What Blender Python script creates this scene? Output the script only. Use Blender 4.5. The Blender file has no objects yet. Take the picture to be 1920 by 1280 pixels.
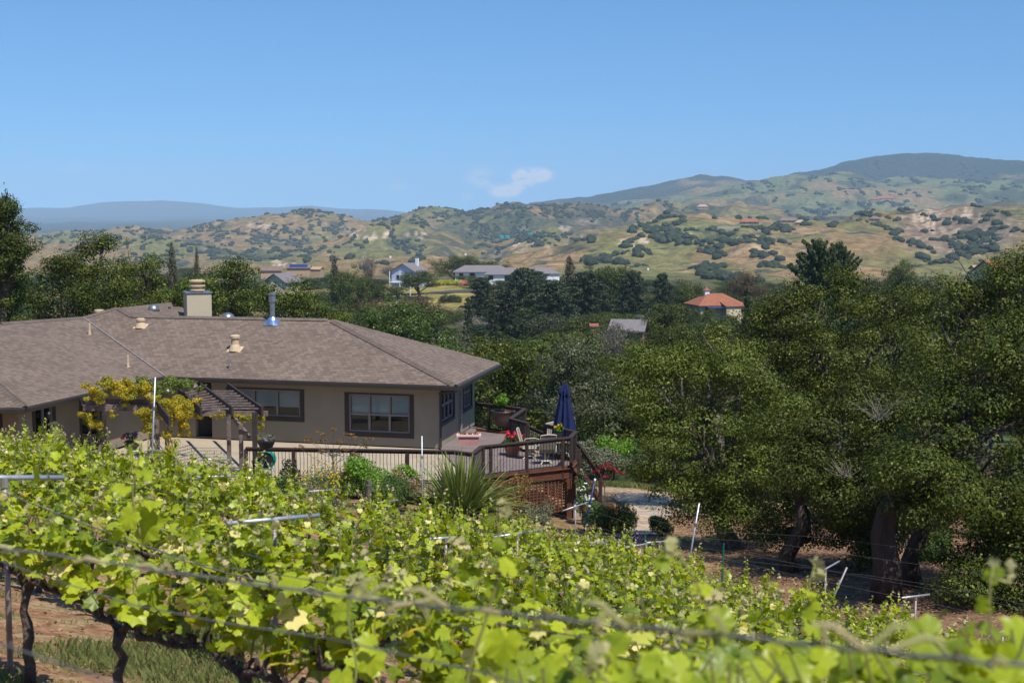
import bpy, math, random
import numpy as np
from mathutils import Vector, Matrix
from mathutils.geometry import tessellate_polygon
rad = math.radians
C = bpy.context.scene.collection
S = bpy.context.scene
random.seed(4); RNG = np.random.default_rng(7)

# ------------------------------------------------------------------ camera
FPX = 50/36*1920
PITCH = math.atan(240/FPX)
cam = bpy.data.cameras.new('camera'); camo = bpy.data.objects.new('camera', cam); C.objects.link(camo)
cam.lens = 50; cam.sensor_width = 36; cam.clip_start = 0.05; cam.clip_end = 60000
camo.location = (0, 0, 0); camo.rotation_euler = (math.pi/2-PITCH, 0, 0)
cam.dof.use_dof = True; cam.dof.focus_distance = 42; cam.dof.aperture_fstop = 4.5
S.camera = camo
# ------------------------------------------------------------------ light
SUN = Vector((.30, -.42, .85)).normalized()
sun_el = math.asin(SUN.z); sun_az = math.atan2(SUN.x, SUN.y)
S.view_settings.view_transform = 'Standard'; S.view_settings.look = 'None'
S.view_settings.exposure = 0.24; S.view_settings.gamma = 1
sl = bpy.data.lights.new('sun', 'SUN'); sl.energy = 5.0; sl.angle = rad(.5); sl.color = (1, .945, .85)
slo = bpy.data.objects.new('sun', sl); C.objects.link(slo)
slo.rotation_euler = SUN.to_track_quat('Z', 'Y').to_euler()
W = bpy.data.worlds.new('World'); S.world = W; W.use_nodes = True
wn = W.node_tree; wn.nodes.clear()
def N(nt, t, **k):
    n = nt.nodes.new(t)
    for a, b in k.items():
        if a.startswith('i_'): n.inputs[a[2:].replace('_', ' ')].default_value = b
        else: setattr(n, a, b)
    return n
sky = N(wn, 'ShaderNodeTexSky', sky_type='NISHITA', sun_disc=False, sun_elevation=sun_el, sun_rotation=sun_az,
        air_density=1.0, dust_density=.25, ozone_density=2.2, altitude=300)
bg = N(wn, 'ShaderNodeBackground'); bg.inputs['Strength'].default_value = .093
wo = N(wn, 'ShaderNodeOutputWorld')
# the sky is looked up a little above the true direction: the photograph's sky is deep blue almost down to the hills
tcs = N(wn, 'ShaderNodeTexCoord'); ofs = N(wn, 'ShaderNodeVectorMath', operation='ADD'); ofs.inputs[1].default_value = (0, 0, .10); nrm_ = N(wn, 'ShaderNodeVectorMath', operation='NORMALIZE')
wn.links.new(tcs.outputs['Generated'], ofs.inputs[0]); wn.links.new(ofs.outputs[0], nrm_.inputs[0]); wn.links.new(nrm_.outputs[0], sky.inputs['Vector'])
tint = N(wn, 'ShaderNodeMix', data_type='RGBA', blend_type='MULTIPLY'); tint.inputs['Factor'].default_value = 1; tint.inputs['B'].default_value = (.66, 1.06, 1.36, 1); wn.links.new(sky.outputs[0], tint.inputs['A'])
# a few thin wisps of cloud low over the hills, as a pattern of the sky itself
geo = N(wn, 'ShaderNodeTexCoord')
nz = N(wn, 'ShaderNodeTexNoise'); nz.inputs['Scale'].default_value = 60; nz.inputs['Detail'].default_value = 8; nz.inputs['Roughness'].default_value = .62
mp0 = N(wn, 'ShaderNodeMapping'); mp0.inputs['Scale'].default_value = (1, 1, 1.8)
wn.links.new(geo.outputs['Generated'], mp0.inputs['Vector']); wn.links.new(mp0.outputs[0], nz.inputs['Vector'])
def ray(px, py):
    X = (px-960)/FPX; Y = (640-py)/FPX
    return Vector((X, math.cos(PITCH)+Y*math.sin(PITCH), -math.sin(PITCH)+Y*math.cos(PITCH)))
acc = None
for (cx, cy, sx, sy, am) in ((998, 328, 34, 13, 4), (975, 340, 26, 15, 4), (948, 356, 30, 13, 4), (902, 334, 26, 18, 1.0), (868, 368, 20, 10, .5), (745, 351, 22, 8, .5), (120, 312, 48, 10, .25)):
    v = ray(cx, cy).normalized()
    sb = N(wn, 'ShaderNodeVectorMath', operation='SUBTRACT'); sb.inputs[1].default_value = v
    wn.links.new(geo.outputs['Generated'], sb.inputs[0])
    sc = N(wn, 'ShaderNodeVectorMath', operation='MULTIPLY'); sc.inputs[1].default_value = (FPX/sx, FPX/sx*.2, FPX/sy)
    wn.links.new(sb.outputs[0], sc.inputs[0])
    ln = N(wn, 'ShaderNodeVectorMath', operation='LENGTH'); wn.links.new(sc.outputs[0], ln.inputs[0])
    mr = N(wn, 'ShaderNodeMapRange', interpolation_type='SMOOTHSTEP'); mr.inputs[1].default_value = 1.5; mr.inputs[2].default_value = 0; mr.inputs[4].default_value = am
    wn.links.new(ln.outputs['Value'], mr.inputs[0])
    if acc is None: acc = mr
    else:
        ad = N(wn, 'ShaderNodeMath', operation='MAXIMUM'); wn.links.new(acc.outputs[0], ad.inputs[0]); wn.links.new(mr.outputs[0], ad.inputs[1]); acc = ad
ml = N(wn, 'ShaderNodeMapRange', interpolation_type='SMOOTHSTEP'); ml.inputs[1].default_value = .34; ml.inputs[2].default_value = .66
wn.links.new(nz.outputs['Fac'], ml.inputs[0])
mu = N(wn, 'ShaderNodeMath', operation='MULTIPLY'); wn.links.new(acc.outputs[0], mu.inputs[0]); wn.links.new(ml.outputs[0], mu.inputs[1])
mx = N(wn, 'ShaderNodeMix', data_type='RGBA'); mx.inputs['B'].default_value = (7.6, 8.0, 8.8, 1)
wn.links.new(mu.outputs[0], mx.inputs['Factor']); wn.links.new(tint.outputs['Result'], mx.inputs['A'])
wn.links.new(mx.outputs['Result'], bg.inputs['Color']); wn.links.new(bg.outputs[0], wo.inputs[0])
cy = S.cycles; cy.max_bounces = 8; cy.diffuse_bounces = 2; cy.glossy_bounces = 2; cy.transmission_bounces = 4
cy.transparent_max_bounces = 8; cy.volume_bounces = 0; cy.use_denoising = True

# ------------------------------------------------------------------ projection helpers (pixels of the 1920 px photograph)
def P(px, py, d):
    v = ray(px, py); return v*(d/v.y)
def PZ(px, py, z):
    v = ray(px, py); return v*(z/v.z)
def pplane(px, py, o, n):
    v = ray(px, py); return v*(o.dot(n)/v.dot(n))
def sstep(a, b, x):
    t = np.clip((x-a)/(b-a), 0, 1); return t*t*(3-2*t)

# ------------------------------------------------------------------ materials
MATS = {}
def newmat(name):
    m = bpy.data.materials.new(name); m.use_nodes = True; nt = m.node_tree; nt.nodes.clear()
    o = N(nt, 'ShaderNodeOutputMaterial'); return m, nt, o
def mat(name, c1, c2=None, scale=4, rough=.75, bump=0, bscale=None, metal=0, coord='Object', spec=.3, detail=5, stretch=(1, 1, 1), trans=0, tcol=None, island=0, contrast=.22, objr=0, c3=None, attr=None):
    """general surface: noise mix of two colours, optional per-leaf variation, translucency and bump"""
    m, nt, out = newmat(name); L = nt.links
    tc = N(nt, 'ShaderNodeTexCoord'); mpg = N(nt, 'ShaderNodeMapping'); mpg.inputs['Scale'].default_value = stretch
    L.new(tc.outputs[coord], mpg.inputs['Vector'])
    b = N(nt, 'ShaderNodeBsdfPrincipled'); b.inputs['Roughness'].default_value = rough; b.inputs['Metallic'].default_value = metal
    b.inputs['Specular IOR Level'].default_value = spec
    no = N(nt, 'ShaderNodeTexNoise'); no.inputs['Scale'].default_value = scale; no.inputs['Detail'].default_value = detail
    L.new(mpg.outputs[0], no.inputs['Vector'])
    r = N(nt, 'ShaderNodeMapRange'); r.inputs[1].default_value = .5-contrast; r.inputs[2].default_value = .5+contrast
    L.new(no.outputs['Fac'], r.inputs[0]); fac = r.outputs[0]
    if island:
        g = N(nt, 'ShaderNodeNewGeometry'); mm = N(nt, 'ShaderNodeMix'); mm.inputs['Factor'].default_value = island
        L.new(fac, mm.inputs['A']); L.new(g.outputs['Random Per Island'], mm.inputs['B']); fac = mm.outputs['Result']
    mi = N(nt, 'ShaderNodeMix', data_type='RGBA'); mi.inputs['A'].default_value = (*c1, 1); mi.inputs['B'].default_value = (*(c2 or c1), 1)
    L.new(fac, mi.inputs['Factor']); col = mi.outputs['Result']
    if c3:
        g2 = N(nt, 'ShaderNodeNewGeometry'); r2 = N(nt, 'ShaderNodeMapRange'); r2.inputs[1].default_value = 1-c3[1]; r2.inputs[2].default_value = 1-c3[1]*.6
        L.new(g2.outputs['Random Per Island'], r2.inputs[0])
        m3 = N(nt, 'ShaderNodeMix', data_type='RGBA'); m3.inputs['B'].default_value = (*c3[0], 1); L.new(r2.outputs[0], m3.inputs['Factor']); L.new(col, m3.inputs['A']); col = m3.outputs['Result']
    if objr:
        oi = N(nt, 'ShaderNodeObjectInfo'); hs = N(nt, 'ShaderNodeHueSaturation')
        r3 = N(nt, 'ShaderNodeMapRange'); r3.inputs[3].default_value = 1-objr; r3.inputs[4].default_value = 1+objr; L.new(oi.outputs['Random'], r3.inputs[0]); L.new(r3.outputs[0], hs.inputs['Value'])
        ms = N(nt, 'ShaderNodeMath', operation='MULTIPLY_ADD'); ms.inputs[1].default_value = 7.31; ms.inputs[2].default_value = .2; L.new(oi.outputs['Random'], ms.inputs[0])
        fr = N(nt, 'ShaderNodeMath', operation='FRACT'); L.new(ms.outputs[0], fr.inputs[0])
        r4 = N(nt, 'ShaderNodeMapRange'); r4.inputs[3].default_value = .5-objr*.06; r4.inputs[4].default_value = .5+objr*.06; L.new(fr.outputs[0], r4.inputs[0]); L.new(r4.outputs[0], hs.inputs['Hue'])
        L.new(col, hs.inputs['Color']); col = hs.outputs[0]
    if attr:
        at = N(nt, 'ShaderNodeAttribute', attribute_name=attr); mm2 = N(nt, 'ShaderNodeMix', data_type='RGBA', blend_type='MULTIPLY'); mm2.inputs['Factor'].default_value = 1
        L.new(col, mm2.inputs['A']); L.new(at.outputs['Color'], mm2.inputs['B']); col = mm2.outputs['Result']
    L.new(col, b.inputs['Base Color'])
    if bump:
        n2 = N(nt, 'ShaderNodeTexNoise'); n2.inputs['Scale'].default_value = bscale or scale*3; n2.inputs['Detail'].default_value = 4; L.new(mpg.outputs[0], n2.inputs['Vector'])
        bp = N(nt, 'ShaderNodeBump'); bp.inputs['Strength'].default_value = min(1, bump); bp.inputs['Distance'].default_value = .05*max(1, bump); L.new(n2.outputs['Fac'], bp.inputs['Height']); L.new(bp.outputs[0], b.inputs['Normal'])
    sh = b.outputs[0]
    if trans:
        t = N(nt, 'ShaderNodeBsdfTranslucent')
        if tcol:
            mt = N(nt, 'ShaderNodeMix', data_type='RGBA', blend_type='MULTIPLY'); mt.inputs['Factor'].default_value = 1; L.new(col, mt.inputs['A']); mt.inputs['B'].default_value = (*tcol, 1); L.new(mt.outputs['Result'], t.inputs['Color'])
        else: L.new(col, t.inputs['Color'])
        ms = N(nt, 'ShaderNodeMixShader'); ms.inputs[0].default_value = trans; L.new(sh, ms.inputs[1]); L.new(t.outputs[0], ms.inputs[2]); sh = ms.outputs[0]
    L.new(sh, out.inputs[0]); MATS[name] = m; return m
M = MATS
mat('stucco', (.285, .245, .19), (.245, .21, .162), 1.5, .9, .3, 60)
mat('stucco_chimney', (.46, .40, .29), (.43, .37, .27), 1.5, .9, .3, 60)
mat('trim', (.055, .04, .033), (.038, .028, .024), 6, .7)
mat('gutter', (.045, .038, .035), (.035, .03, .028), 3, .45)
mat('sash', (.22, .19, .2), (.19, .165, .17), 4, .5)
mat('blind', (.75, .76, .74), (.7, .71, .69), 2, .8)
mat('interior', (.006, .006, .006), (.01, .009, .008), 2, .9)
mat('oldwood', (.22, .17, .155), (.10, .075, .068), 5, .85, .6, 30, stretch=(1, 1, 1))
mat('darkbeam', (.05, .038, .036), (.03, .022, .022), 6, .8, .4, 30)
mat('railwood', (.062, .04, .032), (.035, .022, .018), 8, .75, .4, 40)
mat('redwood', (.16, .055, .025), (.07, .028, .016), 3, .7, .5, 30, stretch=(1, 1, 4))
mat('iron', (.02, .018, .017), None, 8, .5)
mat('concrete', (.42, .35, .26), (.35, .29, .21), 1.4, .9, .4, 30)
mat('galv', (.50, .53, .57), (.34, .36, .39), 16, .42, metal=.55, spec=.5)
mat('rustpipe', (.32, .33, .36), (.2, .13, .1), 9, .55, metal=.35)
mat('wire', (.24, .235, .23), (.13, .125, .12), 8, .5, metal=.35)
mat('bluepole', (.012, .03, .12), None, 5, .4); mat('whitetip', (.7, .72, .75), None, 5, .5)
mat('greenstake', (.01, .12, .09), (.008, .08, .07), 5, .5)
mat('tanvent', (.55, .42, .27), (.47, .35, .22), 8, .7)
mat('flashing', (.30, .45, .68), (.45, .5, .56), 6, .3, metal=.8)
mat('lead', (.36, .37, .4), (.25, .26, .28), 6, .35, metal=.8)
mat('bark', (.075, .055, .045), (.03, .022, .019), 5, .95, 1.5, 14, stretch=(1, 1, .35))
mat('greybark', (.16, .135, .115), (.06, .05, .043), 5, .95, 1.5, 14, stretch=(1, 1, .35))
mat('vinebark', (.14, .105, .085), (.045, .033, .028), 14, .95, 1.5, 40, stretch=(1, 1, .3))
mat('cane', (.16, .22, .045), (.20, .15, .06), 6, .6)
mat('vineleaf', (.06, .12, .006), (.50, .58, .03), 22, .4, coord='Object', trans=.37, tcol=(1.9, 1.6, .25), island=.68, spec=.4, c3=((.72, .66, .25), .08))
mat('vinetip', (.55, .45, .26), (.42, .44, .16), 6, .6, trans=.35, island=.8)
mat('oakleaf', (.012, .023, .0025), (.088, .115, .010), .9, .55, island=.5, trans=.09, tcol=(1.5, 1.4, .4), spec=.2, c3=((.17, .18, .03), .10), objr=.22)
mat('oakolive', (.02, .036, .004), (.125, .155, .018), .9, .55, island=.5, trans=.12, tcol=(1.5, 1.4, .4), spec=.2, c3=((.2, .2, .04), .08), objr=.1)
mat('coniferleaf', (.022, .038, .012), (.065, .09, .022), .6, .6, island=.5, trans=.08)
mat('oakgrey', (.04, .05, .02), (.10, .11, .042), .7, .5, island=.6, trans=.15, spec=.4, objr=.2)
mat('oakbright', (.03, .07, .008), (.10, .15, .018), .5, .42, island=.6, trans=.2, spec=.4, objr=.1, tcol=(1.5, 1.6, .5))
mat('pineleaf', (.015, .027, .01), (.042, .058, .018), .6, .55, island=.5, trans=.08, objr=.2)
mat('brownleaf', (.12, .065, .035), (.07, .055, .025), .35, .7, island=.5, trans=.1, objr=.15)
mat('twiggrey', (.19, .165, .14), (.12, .11, .085), .5, .8, island=.6, objr=.15)
mat('euca', (.065, .068, .03), (.11, .085, .045), .3, .6, island=.5, objr=.2)
mat('limeleaf', (.09, .21, .015), (.2, .34, .03), 2, .45, island=.7, trans=.3, tcol=(1.4, 1.4, .5))
mat('shrubgreen', (.05, .09, .02), (.12, .18, .04), 2, .5, island=.6, trans=.2)
mat('sage', (.10, .115, .07), (.19, .2, .12), 2, .7, island=.7, trans=.1)
mat('creeper', (.66, .50, .02), (.11, .17, .03), 2.2, .5, island=.6, trans=.4, tcol=(1.5, 1.3, .4), contrast=.15)
mat('creeperdark', (.09, .14, .03), (.2, .24, .04), 1.3, .5, island=.6, trans=.3)
mat('flax', (.045, .085, .018), (.30, .35, .08), 3, .42, island=.8, trans=.18, spec=.5)
mat('rusty', (.24, .11, .03), (.13, .1, .03), 4, .7, island=.7)
mat('yellowflower', (.75, .52, .01), (.8, .42, .01), 5, .6, trans=.2)
mat('orangeflower', (.8, .4, .02), None, 5, .6, trans=.2)
mat('redflower', (.75, .015, .05), (.85, .05, .12), 6, .55, trans=.25)
mat('whiteflower', (.85, .85, .8), (.75, .78, .7), 6, .6, trans=.2)
mat('pinkflower', (.72, .42, .6), (.8, .6, .72), 6, .6, trans=.2)
mat('purpleflower', (.10, .06, .3), (.2, .12, .42), 6, .6, trans=.2)
mat('mapleleaf', (.18, .012, .02), (.34, .03, .04), 4, .55, island=.7, trans=.35)
mat('navycloth', (.008, .014, .06), (.014, .024, .095), 3, .75, .3, 60, spec=.2)
mat('slingcloth', (.26, .22, .17), (.21, .18, .14), 9, .8); mat('creammetal', (.58, .53, .43), (.5, .45, .36), 6, .5)
mat('brownglaze', (.09, .05, .042), (.06, .035, .03), 3, .35, spec=.5); mat('terracotta', (.42, .16, .09), (.34, .13, .08), 5, .8)
mat('pinkplastic', (.62, .29, .25), (.5, .23, .2), 5, .6); mat('pinkrim', (.78, .5, .46), None, 5, .6)
mat('hosegreen', (.0, .18, .13), (.0, .28, .2), 5, .5); mat('blackplastic', (.015, .015, .017), None, 5, .5)
mat('soil', (.05, .035, .025), None, 9, .95)
mat('whitewall', (.7, .72, .76), (.64, .66, .7), 2, .8); mat('creamwall', (.62, .52, .36), (.56, .47, .32), 2, .85); mat('greyroof', (.2, .18, .19), (.14, .125, .13), 2, .8)
mat('bluegreywall', (.42, .48, .6), (.36, .42, .54), 2, .8); mat('tileroof', (.31, .115, .06), (.22, .085, .05), 1.2, .8); mat('brownroof', (.2, .14, .12), (.15, .1, .09), 1, .8)
mat('solar', (.02, .05, .2), (.015, .03, .12), 2, .2); mat('tanwall', (.4, .28, .18), (.34, .24, .16), 2, .85); mat('teal', (.02, .3, .25), (.02, .24, .22), 2, .6)
mat('darkglass', (.02, .025, .03), None, 2, .15); mat('magenta', (.55, .03, .2), None, 2, .7); mat('asphalt', (.06, .06, .065), (.05, .05, .055), 2, .9)
mat('hilloak', (.014, .025, .010), (.034, .046, .018), .25, .8, objr=.25, bump=1, bscale=1.2)
mat('yellowhedge', (.5, .46, .02), (.3, .34, .02), .6, .6, island=.7)
mat('lavender', (.09, .06, .17), (.16, .12, .26), 5, .7, island=.6)
mat('grass', (.09, .13, .025), (.24, .24, .09), 1.5, .7, island=.7, trans=.25)
mat('litter', (.22, .12, .06), (.34, .22, .12), 3, .9, island=.8)
mat('stone', (.42, .36, .28), (.3, .26, .21), 3, .9, .6, 20); mat('timberedge', (.14, .1, .07), (.09, .065, .05), 4, .9)
# clear window glass: mirror at grazing angles, see-through otherwise
m, nt, out = newmat('glass'); fr = N(nt, 'ShaderNodeFresnel'); fr.inputs[0].default_value = 1.42; tr = N(nt, 'ShaderNodeBsdfTransparent'); tr.inputs[0].default_value = (.8, .85, .86, 1)
gl = N(nt, 'ShaderNodeBsdfGlossy'); gl.inputs['Roughness'].default_value = .03; ms = N(nt, 'ShaderNodeMixShader'); nt.links.new(fr.outputs[0], ms.inputs[0]); nt.links.new(tr.outputs[0], ms.inputs[1]); nt.links.new(gl.outputs[0], ms.inputs[2]); nt.links.new(ms.outputs[0], out.inputs[0]); M['glass'] = m
# shingles (UV in metres: u along the eave, v up the slope)
def shingle(name, ca, cb, cm):
    m, nt, out = newmat(name); L = nt.links
    uv = N(nt, 'ShaderNodeUVMap'); br = N(nt, 'ShaderNodeTexBrick'); br.inputs['Scale'].default_value = 1; br.inputs['Mortar Size'].default_value = .007; br.inputs['Mortar Smooth'].default_value = .1
    br.inputs['Brick Width'].default_value = .21; br.inputs['Row Height'].default_value = .15; br.inputs['Bias'].default_value = -.1
    br.inputs['Color1'].default_value = (*ca, 1); br.inputs['Color2'].default_value = (*cb, 1); br.inputs['Mortar'].default_value = (*cm, 1)
    nw = N(nt, 'ShaderNodeTexNoise'); nw.inputs['Scale'].default_value = 2.5; L.new(uv.outputs[0], nw.inputs[0])
    wm = N(nt, 'ShaderNodeVectorMath', operation='MULTIPLY_ADD'); wm.inputs[1].default_value = (.02, .05, 0); L.new(nw.outputs['Color'], wm.inputs[0]); L.new(uv.outputs[0], wm.inputs[2]); L.new(wm.outputs[0], br.inputs['Vector'])
    no = N(nt, 'ShaderNodeTexNoise'); no.inputs['Scale'].default_value = .5; no.inputs['Detail'].default_value = 8; L.new(uv.outputs[0], no.inputs[0])
    r = N(nt, 'ShaderNodeMapRange'); r.inputs[1].default_value = .3; r.inputs[2].default_value = .7; r.inputs[3].default_value = .9; r.inputs[4].default_value = 1.08; L.new(no.outputs['Fac'], r.inputs[0])
    hs = N(nt, 'ShaderNodeHueSaturation'); L.new(r.outputs[0], hs.inputs['Value']); L.new(br.outputs['Color'], hs.inputs['Color'])
    # saw-tooth course height: each course is thicker at its lower edge
    sx = N(nt, 'ShaderNodeSeparateXYZ'); L.new(wm.outputs[0], sx.inputs[0]); dv = N(nt, 'ShaderNodeMath', operation='DIVIDE'); dv.inputs[1].default_value = .15; L.new(sx.outputs[1], dv.inputs[0])
    f2 = N(nt, 'ShaderNodeMath', operation='FRACT'); L.new(dv.outputs[0], f2.inputs[0]); iv = N(nt, 'ShaderNodeMath', operation='SUBTRACT'); iv.inputs[0].default_value = 1; L.new(f2.outputs[0], iv.inputs[1])
    bp = N(nt, 'ShaderNodeBump'); bp.inputs['Strength'].default_value = .9; bp.inputs['Distance'].default_value = .03; L.new(iv.outputs[0], bp.inputs['Height'])
    fl = N(nt, 'ShaderNodeTexNoise'); fl.inputs['Scale'].default_value = 60; L.new(uv.outputs[0], fl.inputs[0])
    bp2 = N(nt, 'ShaderNodeBump'); bp2.inputs['Strength'].default_value = .4; bp2.inputs['Distance'].default_value = .01; L.new(fl.outputs['Fac'], bp2.inputs['Height']); L.new(bp.outputs[0], bp2.inputs['Normal'])
    b = N(nt, 'ShaderNodeBsdfPrincipled'); b.inputs['Roughness'].default_value = .9; b.inputs['Specular IOR Level'].default_value = .2
    L.new(hs.outputs[0], b.inputs['Base Color']); L.new(bp2.outputs[0], b.inputs['Normal']); L.new(b.outputs[0], out.inputs[0]); M[name] = m
shingle('shingles', (.20, .152, .122), (.128, .095, .076), (.08, .06, .048))
# deck boards
m, nt, out = newmat('deckboards'); L = nt.links
uv = N(nt, 'ShaderNodeUVMap'); br = N(nt, 'ShaderNodeTexBrick'); br.inputs['Scale'].default_value = 1; br.inputs['Mortar Size'].default_value = .007; br.inputs['Brick Width'].default_value = 3.6; br.inputs['Row Height'].default_value = .14
br.inputs['Color1'].default_value = (.23, .18, .17, 1); br.inputs['Color2'].default_value = (.17, .13, .125, 1); br.inputs['Mortar'].default_value = (.03, .022, .02, 1); L.new(uv.outputs[0], br.inputs['Vector'])
b = N(nt, 'ShaderNodeBsdfPrincipled'); b.inputs['Roughness'].default_value = .8; L.new(br.outputs['Color'], b.inputs['Base Color']); L.new(b.outputs[0], out.inputs[0]); M['deckboards'] = m
# flagstones
m, nt, out = newmat('flagstone'); L = nt.links
tc = N(nt, 'ShaderNodeTexCoord'); vo = N(nt, 'ShaderNodeTexVoronoi', feature='DISTANCE_TO_EDGE'); vo.inputs['Scale'].default_value = 1.5; L.new(tc.outputs['Object'], vo.inputs['Vector'])
vc = N(nt, 'ShaderNodeTexVoronoi'); vc.inputs['Scale'].default_value = 1.5; L.new(tc.outputs['Object'], vc.inputs['Vector'])
cr = N(nt, 'ShaderNodeValToRGB'); e = cr.color_ramp.elements; e[0].color = (.46, .31, .18, 1); e[1].color = (.34, .29, .24, 1); e.new(.5).color = (.5, .38, .25, 1)
sp = N(nt, 'ShaderNodeSeparateColor'); L.new(vc.outputs['Color'], sp.inputs[0]); L.new(sp.outputs[0], cr.inputs[0])
rr = N(nt, 'ShaderNodeMapRange'); rr.inputs[1].default_value = .015; rr.inputs[2].default_value = .07; L.new(vo.outputs['Distance'], rr.inputs[0])
mi = N(nt, 'ShaderNodeMix', data_type='RGBA'); mi.inputs['A'].default_value = (.28, .2, .13, 1); L.new(rr.outputs[0], mi.inputs['Factor']); L.new(cr.outputs[0], mi.inputs['B'])
b = N(nt, 'ShaderNodeBsdfPrincipled'); b.inputs['Roughness'].default_value = .85; L.new(mi.outputs['Result'], b.inputs['Base Color']); L.new(b.outputs[0], out.inputs[0]); M['flagstone'] = m
# terrain: colour attribute holds the cover (grass, scrub, bare earth, rock) and some painted haze and shade; noise breaks it up
def terrain_mat(name, s1, s2, bumpd, bs):
    m, nt, out = newmat(name); L = nt.links
    at = N(nt, 'ShaderNodeAttribute', attribute_name='cover'); tc = N(nt, 'ShaderNodeTexCoord')
    no = N(nt, 'ShaderNodeTexNoise'); no.inputs['Scale'].default_value = s1; no.inputs['Detail'].default_value = 8; no.inputs['Roughness'].default_value = .65; L.new(tc.outputs['Object'], no.inputs[0])
    r = N(nt, 'ShaderNodeMapRange'); r.inputs[1].default_value = .3; r.inputs[2].default_value = .7; r.inputs[3].default_value = .45; r.inputs[4].default_value = 1.5; L.new(no.outputs['Fac'], r.inputs[0])
    hs = N(nt, 'ShaderNodeHueSaturation'); L.new(at.outputs['Color'], hs.inputs['Color']); L.new(r.outputs[0], hs.inputs['Value'])
    n2 = N(nt, 'ShaderNodeTexNoise'); n2.inputs['Scale'].default_value = s2; n2.inputs['Detail'].default_value = 6; L.new(tc.outputs['Object'], n2.inputs[0])
    bp = N(nt, 'ShaderNodeBump'); bp.inputs['Strength'].default_value = bs; bp.inputs['Distance'].default_value = bumpd; L.new(n2.outputs['Fac'], bp.inputs['Height'])
    b = N(nt, 'ShaderNodeBsdfPrincipled'); b.inputs['Roughness'].default_value = .95; b.inputs['Specular IOR Level'].default_value = .1
    L.new(hs.outputs[0], b.inputs['Base Color']); L.new(bp.outputs[0], b.inputs['Normal']); L.new(b.outputs[0], out.inputs[0]); M[name] = m
mat('pathgravel', (.27, .195, .13), (.2, .145, .1), 5, .95, .4, 60)
terrain_mat('hillground', .07, .045, 14, 1.0)
terrain_mat('nearground', 6, 14, .05, .9)

# ------------------------------------------------------------------ mesh helpers
def tag(o, label=None, cat=None, group=None, kind=None):
    if label: o['label'] = label
    if cat: o['category'] = cat
    if group: o['group'] = group
    if kind: o['kind'] = kind
    return o
def link(name, me, parent=None, loc=None):
    o = bpy.data.objects.new(name, me); C.objects.link(o)
    if parent is not None: o.parent = parent
    if loc is not None: o.location = loc
    return o
def thing(name, label, cat, loc=(0, 0, 0), rz=0, group=None):
    o = bpy.data.objects.new(name, None); C.objects.link(o); o.location = loc; o.rotation_euler = (0, 0, rz); o.empty_display_size = .3
    return tag(o, label, cat, group)
def npmesh(name, V, Fc, mats, k=None, uv=None, smooth=False, midx=None):
    """V (n,3) array, Fc (m,k) array of same-size faces"""
    V = np.asarray(V, dtype=np.float32); Fc = np.asarray(Fc, dtype=np.int32); m_, k_ = Fc.shape
    me = bpy.data.meshes.new(name); me.vertices.add(len(V)); me.vertices.foreach_set('co', V.ravel())
    me.loops.add(m_*k_); me.loops.foreach_set('vertex_index', Fc.ravel()); me.polygons.add(m_)
    me.polygons.foreach_set('loop_start', np.arange(0, m_*k_, k_, dtype=np.int32))
    if smooth: me.polygons.foreach_set('use_smooth', np.ones(m_, dtype=bool))
    for mm in (mats if isinstance(mats, (list, tuple)) else [mats]): me.materials.append(M[mm] if isinstance(mm, str) else mm)
    if midx is not None: me.polygons.foreach_set('material_index', midx.astype(np.int32))
    me.update(calc_edges=True); return me
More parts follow.
